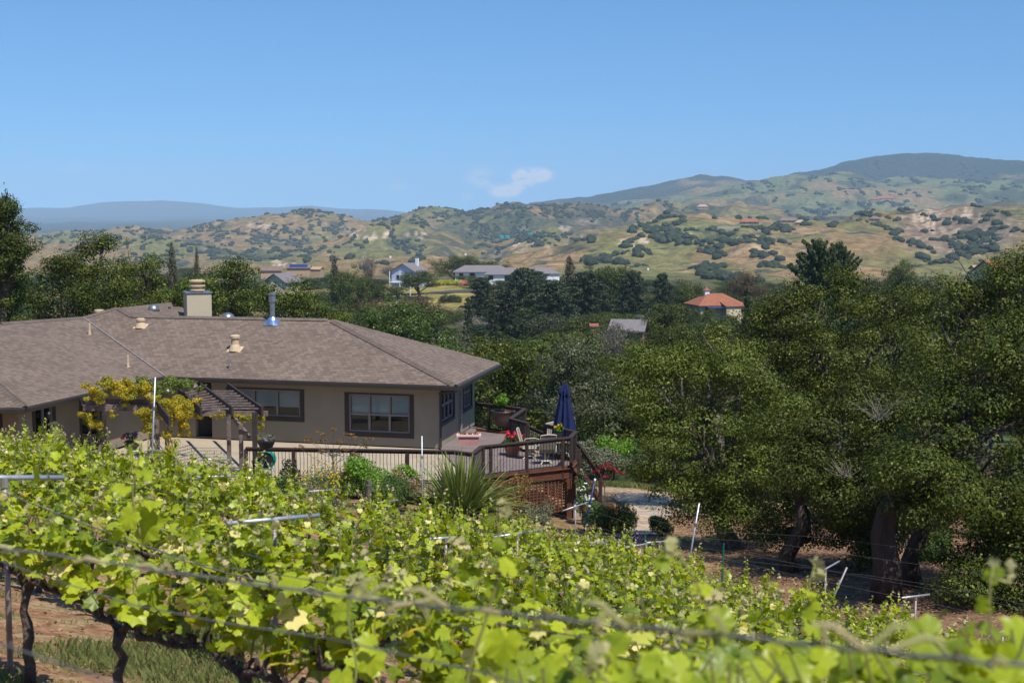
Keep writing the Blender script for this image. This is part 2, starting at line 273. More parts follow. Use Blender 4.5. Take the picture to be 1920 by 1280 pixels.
class MB:
    def __init__(s): s.v = []; s.f = []; s.uv = {}
    def box(s, c, size, rz=0, R=None):
        c = Vector(c); R = R or Matrix.Rotation(rz, 3, 'Z'); b = len(s.v)
        for i in range(8): s.v.append(c+R@Vector(((i & 1)-.5, (i >> 1 & 1)-.5, (i >> 2)-.5)) * 1 if False else c+R@Vector((((i & 1)-.5)*size[0], ((i >> 1 & 1)-.5)*size[1], ((i >> 2)-.5)*size[2])))
        for q in ((0, 2, 3, 1), (4, 5, 7, 6), (0, 1, 5, 4), (2, 6, 7, 3), (0, 4, 6, 2), (1, 3, 7, 5)): s.f.append([b+i for i in q])
        return s
    def beam(s, a, b_, w, h, up=(0, 0, 1)):
        a = Vector(a); b_ = Vector(b_); d = b_-a; L = d.length; x = d.normalized(); u = Vector(up)
        y = u.cross(x)
        if y.length < 1e-4: y = Vector((0, 1, 0)).cross(x)
        y.normalize(); z = x.cross(y); R = Matrix((x, y, z)).transposed()
        return s.box((a+b_)/2, (L, w, h), R=R)
    def tube(s, pts, rs, n=8, cap=True):
        pts = [Vector(p) for p in pts]; b = len(s.v); rs = rs if isinstance(rs, (list, tuple)) else [rs]*len(pts); pr = None
        for i, p in enumerate(pts):
            t = (pts[min(i+1, len(pts)-1)]-pts[max(i-1, 0)]).normalized()
            if pr is None: pr = t.cross(Vector((.3, .95, .1))); pr = pr if pr.length > .05 else t.cross(Vector((1, 0, 0)))
            pr = (pr-t*pr.dot(t)).normalized(); q = t.cross(pr)
            for k in range(n):
                a = 2*math.pi*k/n; s.v.append(p+(pr*math.cos(a)+q*math.sin(a))*rs[i])
        for i in range(len(pts)-1):
            for k in range(n): s.f.append([b+i*n+k, b+i*n+(k+1) % n, b+(i+1)*n+(k+1) % n, b+(i+1)*n+k])
        if cap: s.f.append([b+k for k in range(n)][::-1]); s.f.append([b+(len(pts)-1)*n+k for k in range(n)])
        return s
    def lathe(s, prof, n=20, c=(0, 0, 0)):
        c = Vector(c); b = len(s.v)
        for r, z in prof:
            for k in range(n): a = 2*math.pi*k/n; s.v.append(c+Vector((r*math.cos(a), r*math.sin(a), z)))
        for i in range(len(prof)-1):
            for k in range(n): s.f.append([b+i*n+k, b+i*n+(k+1) % n, b+(i+1)*n+(k+1) % n, b+(i+1)*n+k])
        s.f.append([b+k for k in range(n)][::-1]); s.f.append([b+(len(prof)-1)*n+k for k in range(n)]); return s
    def prism(s, poly, z0, z1):
        b = len(s.v); n = len(poly)
        for z in (z0, z1):
            for p in poly: s.v.append(Vector((p[0], p[1], z)))
        s.f.append([b+i for i in range(n)][::-1]); s.f.append([b+n+i for i in range(n)])
        for i in range(n): s.f.append([b+i, b+(i+1) % n, b+n+(i+1) % n, b+n+i])
        return s
    def poly(s, pts):
        b = len(s.v); s.v += [Vector(p) for p in pts]; s.f.append(list(range(b, b+len(pts)))); return s
    def build(s, name, m_, parent=None, smooth=False, bevel=0):
        me = bpy.data.meshes.new(name); me.from_pydata([tuple(v) for v in s.v], [], s.f); me.materials.append(M[m_])
        if smooth: me.polygons.foreach_set('use_smooth', [True]*len(me.polygons))
        me.update(); o = link(name, me, parent)
        if bevel:
            md = o.modifiers.new('bevel', 'BEVEL'); md.width = bevel; md.segments = 1; md.limit_method = 'ANGLE'
        return o
def uvpoly(name, faces, m_, parent=None, uaxis=None):
    """faces: list of 3-D point lists; uv in metres with u horizontal along the face and v up its slope"""
    me = bpy.data.meshes.new(name); V = []; F = []; uvs = []
    for pts in faces:
        pts = [Vector(p) for p in pts]; n = Vector((0, 0, 0))
        for i in range(1, len(pts)-1): n += (pts[i]-pts[0]).cross(pts[i+1]-pts[0])
        if n.z < 0: pts = pts[::-1]; n = -n
        n.normalize(); u = uaxis.copy() if uaxis is not None else Vector((0, 0, 1)).cross(n); u.normalize(); v = n.cross(u)
        F.append(list(range(len(V), len(V)+len(pts)))); V += pts; uvs += [(p.dot(u), p.dot(v)) for p in pts]
    me.from_pydata([tuple(v) for v in V], [], F); me.materials.append(M[m_]); l = me.uv_layers.new(name='UVMap')
    for i, c in enumerate(uvs): l.data[i].uv = c
    me.update(); return link(name, me, parent)
def frames(n, rng, nrm, spread):
    """leaf frames: normals near nrm (n,3) with random spread"""
    v = nrm+rng.normal(size=(n, 3))*spread; v /= np.linalg.norm(v, axis=1, keepdims=True)+1e-9
    t = rng.normal(size=(n, 3)); t -= (t*v).sum(1, keepdims=True)*v; t /= np.linalg.norm(t, axis=1, keepdims=True)+1e-9
    return t, np.cross(v, t), v
DIAMOND = (np.array([(-.5, 0, 0), (0, -.3, .1), (.5, 0, 0), (0, .3, .1)]), np.array([(0, 1, 2, 3)]))
NEEDLE = (np.array([(-.5, 0, 0), (0, -.16, .02), (.5, 0, -.05), (0, .16, .02)]), np.array([(0, 1, 2, 3)]))
def lobed(detail):
    if detail: ang = [0, 12, 24, 36, 50, 62, 78, 92, 106, 122, 138, 152, 166, 180]; r = [1.0, .86, .74, .80, .94, .82, .68, .76, .86, .74, .74, .66, .52, .12]
    else: ang = [0, 26, 50, 78, 108, 150, 180]; r = [1.0, .76, .93, .72, .84, .68, .15]
    pts = [(math.cos(rad(a))*q, math.sin(rad(a))*q) for a, q in zip(ang, r)]; pts += [(x, -y) for x, y in pts[-2:0:-1]]
    V = [(0, 0, .0)]+[(x*.52, y*.52, -.20*(x*x+y*y)+.13*abs(y)+(.03 if i % 2 else -.02)) for i, (x, y) in enumerate(pts)]
    n = len(pts); return np.array(V), np.array([(0, i+1, (i+1) % n+1) for i in range(n)])
GRAPE_HI, GRAPE_LO = lobed(True), lobed(False)
def leaves(name, c, t, b, nv, size, m_, tpl=DIAMOND, fsets=None):
    TV, TF = tpl; n = len(c); k = len(TV)
    V = c[:, None, :]+size[:, None, None]*(TV[None, :, 0:1]*t[:, None, :]+TV[None, :, 1:2]*b[:, None, :]+TV[None, :, 2:3]*nv[:, None, :])
    F = (TF[None]+np.arange(n)[:, None, None]*k).reshape(-1, TF.shape[1])
    return npmesh(name, V.reshape(-1, 3), F, m_)
def copyof(root, name=None):
    c = root.copy(); C.objects.link(c)
    for ch in root.children:
        d = ch.copy(); C.objects.link(d); d.parent = c
        for g in ch.children:
            e_ = g.copy(); C.objects.link(e_); e_.parent = d
    return c
# ------------------------------------------------------------------ noise
_perm = RNG.permutation(512)
def _h(ix, iy): return _perm[(_perm[ix & 511]+iy) & 511]
_G = np.stack([np.cos(np.arange(512)*2.399), np.sin(np.arange(512)*2.399)], 1)
def perlin(x, y):
    ix = np.floor(x).astype(int); iy = np.floor(y).astype(int); fx = x-ix; fy = y-iy
    u = fx*fx*fx*(fx*(fx*6-15)+10); v = fy*fy*fy*(fy*(fy*6-15)+10)
    def g(dx, dy): gr = _G[_h(ix+dx, iy+dy)]; return gr[..., 0]*(fx-dx)+gr[..., 1]*(fy-dy)
    a = g(0, 0); b_ = g(1, 0); c_ = g(0, 1); d_ = g(1, 1)
    return ((a+(b_-a)*u)+((c_+(d_-c_)*u)-(a+(b_-a)*u))*v)*1.45
def fbm(x, y, o=5):
    s = 0; a = 1
    for i in range(o): s = s+a*perlin(x*2**i+17.3*i, y*2**i+9.1*i); a *= .5
    return s
def ridged(x, y, o=5):
    s = 0; a = 1
    for i in range(o): s = s+a*(1-2*np.abs(perlin(x*2**i+31.7*i, y*2**i+3.3*i))); a *= .5
    return s/1.9
# ------------------------------------------------------------------ near terrain (thin-plate fit through the feet of posts, deck, trees)
SA, CA = math.sin(rad(50)), math.cos(rad(50))
def rowd(px, q): return q/(SA*(px-960)/FPX+CA)
ROWQ = [1.4+2.25*k for k in range(11)]
POSTS = [ # px of post, py of arm, row, tilt
 (8, 895, 1, -.02), (514, 973, 2, .04), (970, 1000, 5, .07), (417, 893, 4, .0), (170, 880, 4, .02), (35, 842, 4, .02), (1110, 1017, 8, -.08), (1200, 1021, 9, .08), (1236, 1015, 10, 0.0),
 (1548, 1066, 9.35, .3), (1717, 1117, 9.05, 0), (1880, 1183, 8.6, .1), (1079, 949, 10, .22), (722, 940, 9, .08), (836, 1008, 4, .0), (606, 919, 7, .03), (406, 861, 7, 0), (270, 845, 6, .02)]
def postpt(px, py, row): return P(px, py, rowd(px, 1.4+2.25*row))
CT = [(0, 0, -1.75), (2, 0, -1.9), (-2, 0, -1.7), (0, -10, .2), (-12, 0, -.6), (12, 0, -4.6), (0, 5.7, -3.02), (1.5, 4, -2.8), (-2.6, 8.8, -3.42)]
for (px, py, r, t) in POSTS:
    p = postpt(px, py, r); CT.append((p.x, p.y, p.z-(1.15 if (r == 9 and px < 800) or r == 10 else 1.42)))
for (px, py, d) in ((1066, 973, 46.5), (1150, 985, 45), (1250, 935, 50), (1300, 985, 44), (1480, 1092, 32), (1680, 1105, 30), (1400, 1020, 39), (1150, 900, 52.5), (1900, 1160, 27)):
    p = P(px, py, d); CT.append(tuple(p))
CT += [(-3, 41.6, -8.75), (-8, 41.6, -8.5), (-13, 41, -8.1), (-20, 42, -7.6), (-20, 25, -4.0), (-26, 50, -8.4), (0, 60, -11.6), (-12, 60, -9.6), (-30, 65, -9.5), (16, 45, -10.2), (25, 40, -10.3), (25, 60, -12.5), (14, 15, -8.2), (22, 25, -10.2), (12, 60, -12), (-14, 10, -2.4)]
CT = np.array(CT)
def _tps(r2): return np.where(r2 > 0, .5*r2*np.log(r2+1e-12), 0)
def _fit(c, lam=6.0):
    n = len(c); A = np.zeros((n+3, n+3)); d2 = ((c[:, None, :2]-c[None, :, :2])**2).sum(-1); A[:n, :n] = _tps(d2)+np.eye(n)*lam
    A[:n, n] = 1; A[:n, n+1:] = c[:, :2]; A[n, :n] = 1; A[n+1:, :n] = c[:, :2].T
    return np.linalg.solve(A, np.r_[c[:, 2], 0, 0, 0])
_W = _fit(CT)
def gnear(x, d):
    x = np.asarray(x, float); d = np.asarray(d, float); sh = x.shape; x = x.ravel(); d = d.ravel(); o = np.zeros(len(x))
    for i in range(0, len(x), 20000):
        xx = x[i:i+20000]; dd = d[i:i+20000]; r2 = (xx[:, None]-CT[None, :, 0])**2+(dd[:, None]-CT[None, :, 1])**2
        o[i:i+20000] = _tps(r2)@_W[:-3]+_W[-3]+_W[-2]*xx+_W[-1]*dd
    return o.reshape(sh)
# far terrain: ring profiles at given depths, each a skyline of the photograph at that distance
PXS = np.array([-500, 0, 60, 130, 200, 300, 380, 450, 520, 580, 640, 700, 760, 830, 880, 930, 1000, 1050, 1130, 1200, 1250, 1310, 1400, 1480, 1560, 1640, 1700, 1760, 1850, 1920, 2400.])
def prof(ys): return np.array(ys, float)
def flat(z): return ('z', z)
RINGS = [(56, flat(-11.2)), (80, flat(-15.5)), (120, flat(-20.5)), (180, flat(-24.5)), (300, flat(-27.5)), (430, flat(-28)), (520, ('z', None)), (700, flat(-44)), (930, prof([510]*9+[512]*5+[515]*8+[520, 525, 530, 530, 530, 530, 530, 530, 530])),
 (1200, prof([512, 512, 512, 512, 510, 508, 505, 503, 500, 500, 500, 500, 500, 500, 500, 496, 500, 500, 500, 500, 500, 500, 496, 490, 492, 496, 500, 500, 500, 500, 500])),
 (1480, prof([508, 508, 506, 505, 503, 500, 496, 496, 494, 492, 492, 490, 484, 484, 490, 489, 466, 452, 436, 440, 446, 440, 425, 430, 428, 432, 436, 440, 430, 420, 420])),
 (1750, prof([505, 505, 503, 500, 498, 494, 488, 486, 484, 482, 480, 476, 472, 480, 488, 490, 476, 462, 440, 415, 402, 400, 408, 420, 406, 382, 373, 384, 386, 380, 376])),
 (2050, flat(-62)),
 (2350, prof([490, 470, 455, 450, 447, 444, 446, 455, 452, 448, 440, 420, 412, 414, 434, 442, 430, 428, 418, 410, 405, 400, 400, 405, 400, 400, 400, 400, 400, 400, 400])),
 (2700, flat(-66)),
 (3200, prof([480, 448, 437, 431, 426, 414, 405, 400, 394, 391, 397, 401, 387, 381, 385, 379, 376, 376, 378, 380, 378, 374, 380, 384, 388, 392, 392, 388, 380, 376, 374])),
 (3700, flat(-60)),
 (4700, prof([450]*15+[420, 405, 396, 388, 382, 378, 366, 358, 352, 345, 350, 352, 360, 350, 338, 340])),
 (5400, prof([450]*15+[420, 400, 390, 384, 374, 362, 346, 340, 320, 312, 326, 334, 336, 322, 318, 318])),
 (5900, prof([450]*15+[430, 400, 392, 386, 378, 368, 362, 352, 340, 330, 345, 340, 340, 336, 330, 330])),
 (6800, prof([430]*14+[410, 392, 378, 368, 358, 345, 340, 326, 333, 322, 309, 289, 281, 287, 300, 297, 300])),
 (8800, flat(-60)), (12500, ('z', -20)), (14000, prof([400, 394, 387, 388, 380, 377, 382, 392, 388, 383, 391, 393, 398, 403]+[408]*17)), (15500, flat(-60))]
def yz(y, d): return -(y-400)/FPX*d*1.003
def selfsim(x, d):
    s = np.clip(d/1700, .6, 3.2); ld = np.where(d < 1020, d/.6, np.where(d < 5440, 1700+1700*np.log(np.maximum(d, 1)/1020), 1700+1700*math.log(5440/1020)+(d-5440)/3.2))
    return x/s, ld
def relief(x, d):
    x, d = selfsim(x, d); wx = x+45*perlin(x/230, d/230); wd = d+60*perlin(x/230+50, d/230)
    return ridged(wx/250, wd/420+3.3, 6)
def gfar(x, d):
    x = np.asarray(x, float); d = np.asarray(d, float); px = 960+x/np.maximum(d, 1)*FPX
    def ring(i):
        D, pr = RINGS[i]
        if isinstance(pr, tuple):
            if pr[1] is None: return -30+4.6*np.exp(-((px-800)/220)**2)-4*sstep(1150, 1500, px)
            return np.full_like(px, pr[1])
        yy = np.interp(px, PXS, pr); return yz(yy, D)
    R = [ring(i) for i in range(len(RINGS))]; z = R[0].copy()
    for i in range(len(RINGS)-1):
        d0, d1 = RINGS[i][0], RINGS[i+1][0]; t = (d-d0)/(d1-d0); t = np.clip(t, 0, 1); t = t*t*(3-2*t)*.6+t*.4
        z = np.where(d >= d0, R[i]+(R[i+1]-R[i])*t, z)
    # relief
    a = sstep(900, 1250, d)*(1-sstep(10500, 12500, d)); rel = relief(x, d)
    s = np.clip(d/1700, .6, 3.2)
    z = z+a*s*(22*(1-.4*sstep(4700, 6200, d))*(rel-.8)+1.9*fbm(selfsim(x, d)[0]/60, selfsim(x, d)[1]/60, 4)+2.6*(1-sstep(3300, 4200, d))*(ridged(selfsim(x, d)[0]/38, selfsim(x, d)[1]/75+9, 3)-.6))
    z = z+(1-a)*.8*fbm(x/25, d/25, 3)*sstep(60, 110, d)*(1-sstep(9000, 10000, d))+sstep(12600, 13800, d)*14*fbm(x/700, d/900, 4)
    return z
def ground(x, d):
    x = np.asarray(x, float); d = np.asarray(d, float); w = sstep(50, 64, d)
    return gnear(x, np.minimum(d, 66))*(1-w)+gfar(x, np.maximum(d, 56))*w
def gz(x, d): return float(ground(np.array([x]), np.array([d]))[0])
def hitground(px, py, dmin=80):
    v = ray(px, py); ds = dmin*np.exp(np.linspace(0, math.log(8500/dmin), 900)); x = ds*v.x/v.y; z = ds*v.z/v.y; h = ground(x, ds); i = np.argmax(h >= z)
    if h[i] < z[i]: return None
    return Vector((x[i], ds[i], h[i]))

def colattr(me, cols):
    a = me.color_attributes.new('cover', 'FLOAT_COLOR', 'POINT'); a.data.foreach_set('color', np.c_[cols, np.ones(len(cols))].astype(np.float32).ravel())
def lerp(a, b, t): return a*(1-t[..., None])+np.asarray(b)*t[..., None]
def gridfaces(nr, nc):
    i = np.arange(nr-1)[:, None]*nc+np.arange(nc-1)[None]; return np.stack([i, i+1, i+1+nc, i+nc], -1).reshape(-1, 4)
# near ground sheet
xs = np.r_[np.linspace(-60, -16, 40), np.linspace(-15.8, 15.8, 300), np.linspace(16, 60, 40)]; dsn = np.r_[np.linspace(-14, 2, 14), np.linspace(2.2, 40, 300), np.linspace(40.2, 62, 90)]
X, D = np.meshgrid(xs, dsn); Z = ground(X, D)
vin = (SA*X+CA*D); ph = np.abs((vin-1.4)/2.25-np.round((vin-1.4)/2.25))
Z = Z+.03*fbm(X*1.3, D*1.3, 4)+.012*fbm(X*9, D*9, 2)
n1 = fbm(X*.5, D*.5, 4); n2 = fbm(X*2+9, D*2, 4)
earth = np.array([.25, .135, .075]); grassc = np.array([.12, .13, .04]); dryc = np.array([.3, .235, .125])
cv = np.broadcast_to(earth, X.shape+(3,)).copy(); cv = lerp(cv, dryc, sstep(-.1, .5, n2)*.7); cv = lerp(cv, grassc, sstep(.05, .35, n1+.3*n2)*.75*(ph > .18))
right = sstep(5.2, 7.5, X+.05*(D-30))*sstep(20, 26, D)*(1-sstep(47, 49, D)); cv = lerp(cv, [.20, .115, .072], right)  # bare brown earth below the oaks, darkened to stand in for their shade
hw = sstep(49, 51, D+.12*X)*sstep(-1, 3, X)*(1-sstep(51.5+0*D, 53, D)); cv = lerp(cv, [.36, .25, .17], hw*.9)
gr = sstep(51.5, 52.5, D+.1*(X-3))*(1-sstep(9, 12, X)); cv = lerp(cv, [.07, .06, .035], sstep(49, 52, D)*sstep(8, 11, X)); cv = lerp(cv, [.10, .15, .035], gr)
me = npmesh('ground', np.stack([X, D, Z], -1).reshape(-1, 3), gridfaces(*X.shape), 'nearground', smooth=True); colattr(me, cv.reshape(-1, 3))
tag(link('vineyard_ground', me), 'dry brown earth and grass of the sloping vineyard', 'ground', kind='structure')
# hills and valley
dd = np.r_[np.geomspace(57, 800, 130), np.geomspace(806, 3700, 400), np.geomspace(3720, 15500, 170)]; uu = np.linspace(-.62, .62, 620)
U, D = np.meshgrid(uu, dd); X = U*D; Z = ground(X, D)-.25*(1-sstep(62, 70, D)); PXG = 960+U*FPX
gzy, gzx = np.gradient(Z); steep = np.abs(gzy/np.gradient(D, axis=0))+np.abs(gzx/np.gradient(X, axis=1))
XS_, DS_ = selfsim(X, D); na = fbm(XS_/160, DS_/240, 5); nb = fbm(XS_/55+40, DS_/80, 5); nc = fbm(XS_/420+7, DS_/600, 4)
cv = np.broadcast_to(np.array([.215, .145, .062]), X.shape+(3,)).copy()
cv = lerp(cv, [.135, .135, .045], sstep(-.3, .4, na+.5*nc)*.9); cv = lerp(cv, [.25, .16, .08], sstep(.1, .6, nb)*.6)
PYG = 400-Z/D*FPX; REL = relief(X, D)
def blob(cx, cy, sx, sy, n=.5): return sstep(1.15, .75, np.sqrt(((PXG-cx)/sx)**2+((PYG-cy)/sy)**2)+n*nb*.5)
near = (D < 2100)
cv = lerp(cv, [.15, .15, .05], np.maximum(blob(1200, 485, 110, 40), blob(1330, 440, 90, 25))*near*.8)
cv = lerp(cv, [.27, .175, .085], np.maximum(blob(1030, 470, 60, 30), np.maximum(blob(1420, 470, 50, 40), blob(1500, 490, 70, 40)))*near*.7)
scrub = sstep(.0, .3, nb*.55+na*.3+.3*perlin(XS_/22, DS_/30)+1.1*(.62-REL)-.22)*sstep(850, 1100, D)
ero = blob(1800, 432, 120, 50, .3)*near; cv = lerp(cv, [.19, .14, .105], ero*.7); cv = lerp(cv, [.36, .27, .19], ero*sstep(.1, .5, perlin(XS_/7, DS_/60)+.4*perlin(XS_/3, DS_/20))*.8); scrub = np.maximum(scrub*(1-.4*ero), blob(1850, 420, 70, 40)*near*.3); scrub = np.maximum(scrub, sstep(-.35, .1, nc*.6+.8*nb+.5*(.7-REL)+.1)*sstep(2750, 2900, D)*sstep(760, 960, PXG)*.95*(D < 4000))
DN = D+500*nb+450*nc+900*(.7-REL); scrub = np.maximum(scrub, sstep(5750, 6350, DN)*(1-sstep(9000, 10000, D))*.95)
mid = (D > 4200)*(D < 6000); cv = lerp(cv, [.125, .145, .06], mid*.8*sstep(-.5, .2, na)); scrub = np.maximum(scrub*(1-.0*mid), mid*sstep(.12, .35, nb*.8+nc*.4))
cv = lerp(cv, [.045, .055, .03], scrub*.88)
rock = sstep(.35, .62, ridged(XS_/40, DS_/60, 4)*.5+steep*.5+.35*nc-.1)*sstep(1000, 1200, D)*(1-sstep(3300, 3600, D))
cliffs = [(495, 425, 26, 7), (530, 492, 20, 9), (700, 437, 40, 12), (785, 440, 35, 7), (1060, 430, 12, 7), (1715, 385, 20, 12), (1740, 410, 16, 25), (1810, 400, 8, 16), (1190, 452, 30, 10), (1290, 445, 14, 8), (645, 425, 12, 8), (980, 462, 20, 8)]
cl = np.zeros_like(X)
for c in cliffs: cl = np.maximum(cl, blob(*c, 1.3))
cl = cl*sstep(-.15, .25, perlin(XS_/7, DS_/40)+.5*perlin(XS_/3, DS_/12))*sstep(1100, 1200, D)*(D < 4000)
cv = lerp(cv, [.5, .38, .27], np.maximum(rock*.3*sstep(.1, .5, nb), cl*.8))
cv = lerp(cv, [.05, .075, .025], (1-sstep(330, 420, D))*.9)
kn = sstep(1.1, .8, np.sqrt(((PXG-800)/118)**2+((D-458)/78)**2)+.2*nb); cv = lerp(cv, [.27, .22, .07], kn*.85); cv = lerp(cv, [.15, .17, .05], kn*sstep(0, .5, nb)*.8)
cv = lerp(cv, [.024, .036, .026], sstep(5900, 6500, DN)*.85); cv = lerp(cv, [.05, .08, .10], sstep(9000, 11000, D)); cv = lerp(cv, [.05, .07, .03], sstep(540, 600, D)*(1-sstep(850, 980, D))*.7)  # farthest range: blue of the distance haze painted into its colour
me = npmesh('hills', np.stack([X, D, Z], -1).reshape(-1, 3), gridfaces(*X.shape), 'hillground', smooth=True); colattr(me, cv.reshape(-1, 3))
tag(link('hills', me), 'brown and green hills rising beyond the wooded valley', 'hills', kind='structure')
HX, HD, HZ, HPX, HPY, HNB = X, D, Z, PXG, PYG, nb
# ================================================================== the house
ZE = -6.0; ZF = -8.35                                     # eave level, floor and patio level
E1 = PZ(47, 763, ZE); E3 = PZ(308, 705, ZE); E4 = PZ(854, 723, ZE); E5 = PZ(935, 682, ZE); E0 = PZ(-160, 768, ZE)
ux = (E3-E4).normalized(); vx = (E5-E4).normalized(); nin = Vector((-ux.y, ux.x, 0)); nin = nin if nin.y > 0 else -nin
PITCHR = .47; up = Vector((0, 0, 1))
nmain = (up-nin*PITCHR).normalized()
V_ = pplane(156, 596, E4, nmain); R1 = pplane(620, 599, E4, nmain); RL = pplane(250, 593, E4, nmain); H1 = pplane(222, 577, E4, nmain)
R1.z = (R1.z+RL.z)/2; 
nw = (E3-E1).cross(V_-E1).normalized(); nw = nw if nw.z > 0 else -nw
W0 = pplane(-160, 621, E1, nw); WH = pplane(0, 724, E1, nw)
wd_ = (WH-E1); HT = E1+wd_*((V_.z-.05-E1.z)/wd_.z)
W0 = pplane(0, 607, E1, nw)
H2 = H1+Vector((1.3, 3.6, 0)); H3 = RL+Vector((1.4, 1.6, -.1))
hroot = thing('ranch_house', 'single storey tan stucco house with brown shingle roof, beyond the vineyard', 'house', (E4.x, E4.y, ZF))
def H(o):
    o.parent = hroot; o.matrix_parent_inverse = Matrix.Translation(-hroot.location); return o
E6 = E5+ux*10.5+Vector((0, .6, 0)); R1b = R1
roofm = uvpoly('roof', [[E3, E4, R1, RL, H1, V_]], 'shingles'); H(roofm)
H(uvpoly('roof', [[E4, E5, R1]], 'shingles'))
H(uvpoly('roof', [[E1, E3, V_, W0, HT]], 'shingles'))
H(uvpoly('roof', [[E0, E1, HT]], 'shingles'))
H(uvpoly('roof', [[H1, RL, H3, H2]], 'shingles'))
H(uvpoly('roof', [[E5, E6, RL+Vector((-.5, .4, 0)), R1]], 'shingles'))
BK = E6+ux*6
H(uvpoly('roof', [[H1, H2, BK+Vector((0, 0, .2)), BK+ux*6, V_], [V_, BK+ux*6, E0+ux*6+Vector((0, 9, 0)), W0]], 'shingles'))
H(uvpoly('roof', [[H2, H3, E6, BK]], 'shingles'))
# small second ridge beside the chimney
a_ = P(300, 590, 59); b_ = P(318, 577, 59.5); c_ = P(345, 578, 60); d_ = P(350, 597, 58); H(uvpoly('roof', [[a_, b_, c_, d_], [b_, c_, c_+Vector((0, 4, -1.5)), b_+Vector((0, 4, -1.5))]], 'shingles'))
# ridge caps: one folded shingle after another
def caps(a, b, name='ridge_cap', step=.19, w=.15):
    mb = MB(); d = b-a; L = d.length; x = d.normalized(); y = up.cross(x).normalized(); z = x.cross(y)
    for i in range(int(L/step)):
        o = a+x*(i*step)+z*.018; c0 = len(mb.v)
        for (s_, lift) in ((0, .018), (1.25, 0)):
            for (yy, zz) in ((-w, -.35*w), (0, .03), (w, -.35*w)): mb.v.append(o+x*(s_*step)+y*yy+z*(zz+lift))
            for (yy, zz) in ((-w, -.35*w-.02), (0, .01), (w, -.35*w-.02)): mb.v.append(o+x*(s_*step)+y*yy+z*(zz+lift))
        for q in ((0, 1, 7, 6), (1, 2, 8, 7), (0, 3, 4, 1), (1, 4, 5, 2), (0, 6, 9, 3), (2, 5, 11, 8)): mb.f.append([c0+k for k in q])
    return H(mb.build(name, 'capmat'))
mat('capmat', (.155, .12, .10), (.10, .078, .065), 3, .9)
caps(E4, R1); caps(E5, R1); caps(RL, R1); caps(E1, HT); caps(W0, V_); caps(V_, H1); caps(RL, H1); caps(HT, W0); caps(b_, c_)
vl = MB(); vl.beam(E3+up*.03, V_+up*.03, .07, .02); H(vl.build('valley_flashing', 'rustpipe'))
# eaves: gutter, fascia and soffit
def eave(a, b, inn):
    g = MB(); x = (b-a).normalized(); o = -inn
    sec = [(.0, .0), (.11, .01), (.12, -.03), (.10, -.15), (.0, -.17)]; n = len(sec)
    for p in (a-x*.0, b+x*.0):
        for (q, zz) in sec: g.v.append(p+o*q+up*(zz-.012))
    for i in range(n): g.f.append([i, (i+1) % n, n+(i+1) % n, n+i])
    g.f += [list(range(n)), list(range(n, 2*n))]
    H(g.build('gutter', 'gutter'))
ninS = Vector((-vx.y, vx.x, 0)); nW = (E3-E1).normalized(); ninW = Vector((-nW.y, nW.x, 0))
def offp(p, v): return p+v
eave(E3+ux*0, E4, nin); eave(E4, E5, ninS); eave(E1, E3, ninW); f0 = Vector((E1.x-E0.x, E1.y-E0.y, 0)).normalized(); eave(E0, E1, Vector((-f0.y, f0.x, 0)))
OV = .78
A1 = E1+ux*OV+nin*OV; A3 = E3+ux*OV+nin*OV; A4 = E4+ux*OV+nin*OV; A5 = E5+ux*OV-nin*.8
A4 = PZ(823, 735, ZE-.18) ; A4 = E4+ux*(OV*1.08)+nin*OV; A4.z = ZE
A6 = A5+ux*12; A0 = A1+ux*7
sf = MB()
for q in ([E3, E4, A4, A3], [E4, E5, A5, A4], [E1, E3, A3, A1], [E0, E1, A1, A0]): sf.poly([Vector((p.x, p.y, ZE-.13)) for p in q])
H(sf.build('soffit', 'trim'))
# walls with real openings
def wall(p0, p1, z0, z1, openings, inward, th=.2, m_='stucco'):
    x = Vector((p1.x-p0.x, p1.y-p0.y, 0)); L = x.length; x.normalize(); mb = MB()
    us = sorted({0, L, *[o[0] for o in openings], *[o[1] for o in openings]}); zs = sorted({z0, z1, *[o[2] for o in openings], *[o[3] for o in openings]})
    ang = math.atan2(x.y, x.x)
    for i in range(len(us)-1):
        for j in range(len(zs)-1):
            um = (us[i]+us[i+1])/2; zm = (zs[j]+zs[j+1])/2
            if any(o[0] < um < o[1] and o[2] < zm < o[3] for o in openings): continue
            c = Vector((p0.x, p0.y, 0))+x*um+inward*(th/2); c.z = zm
            mb.box(c, (us[i+1]-us[i], th, zs[j+1]-zs[j]), ang)
    return H(mb.build('wall', m_)), x, ang
def upos(px, p0, p1):
    """distance along wall p0->p1 at which pixel column px crosses"""
    v = ray(px, 760); a = Vector((p1.x-p0.x, p1.y-p0.y, 0)); # solve p0+s*a = t*v in plan
    det = a.x*(-v.y)+v.x*a.y; s = ((-p0.x)*(-v.y)-(-v.x)*(-p0.y))/det
    return s*a.length
def zat(py, p0, p1, px):
    s = upos(px, p0, p1); x = Vector((p1.x-p0.x, p1.y-p0.y, 0)).normalized(); d = p0.y+x.y*s; return P(px, py, d).z
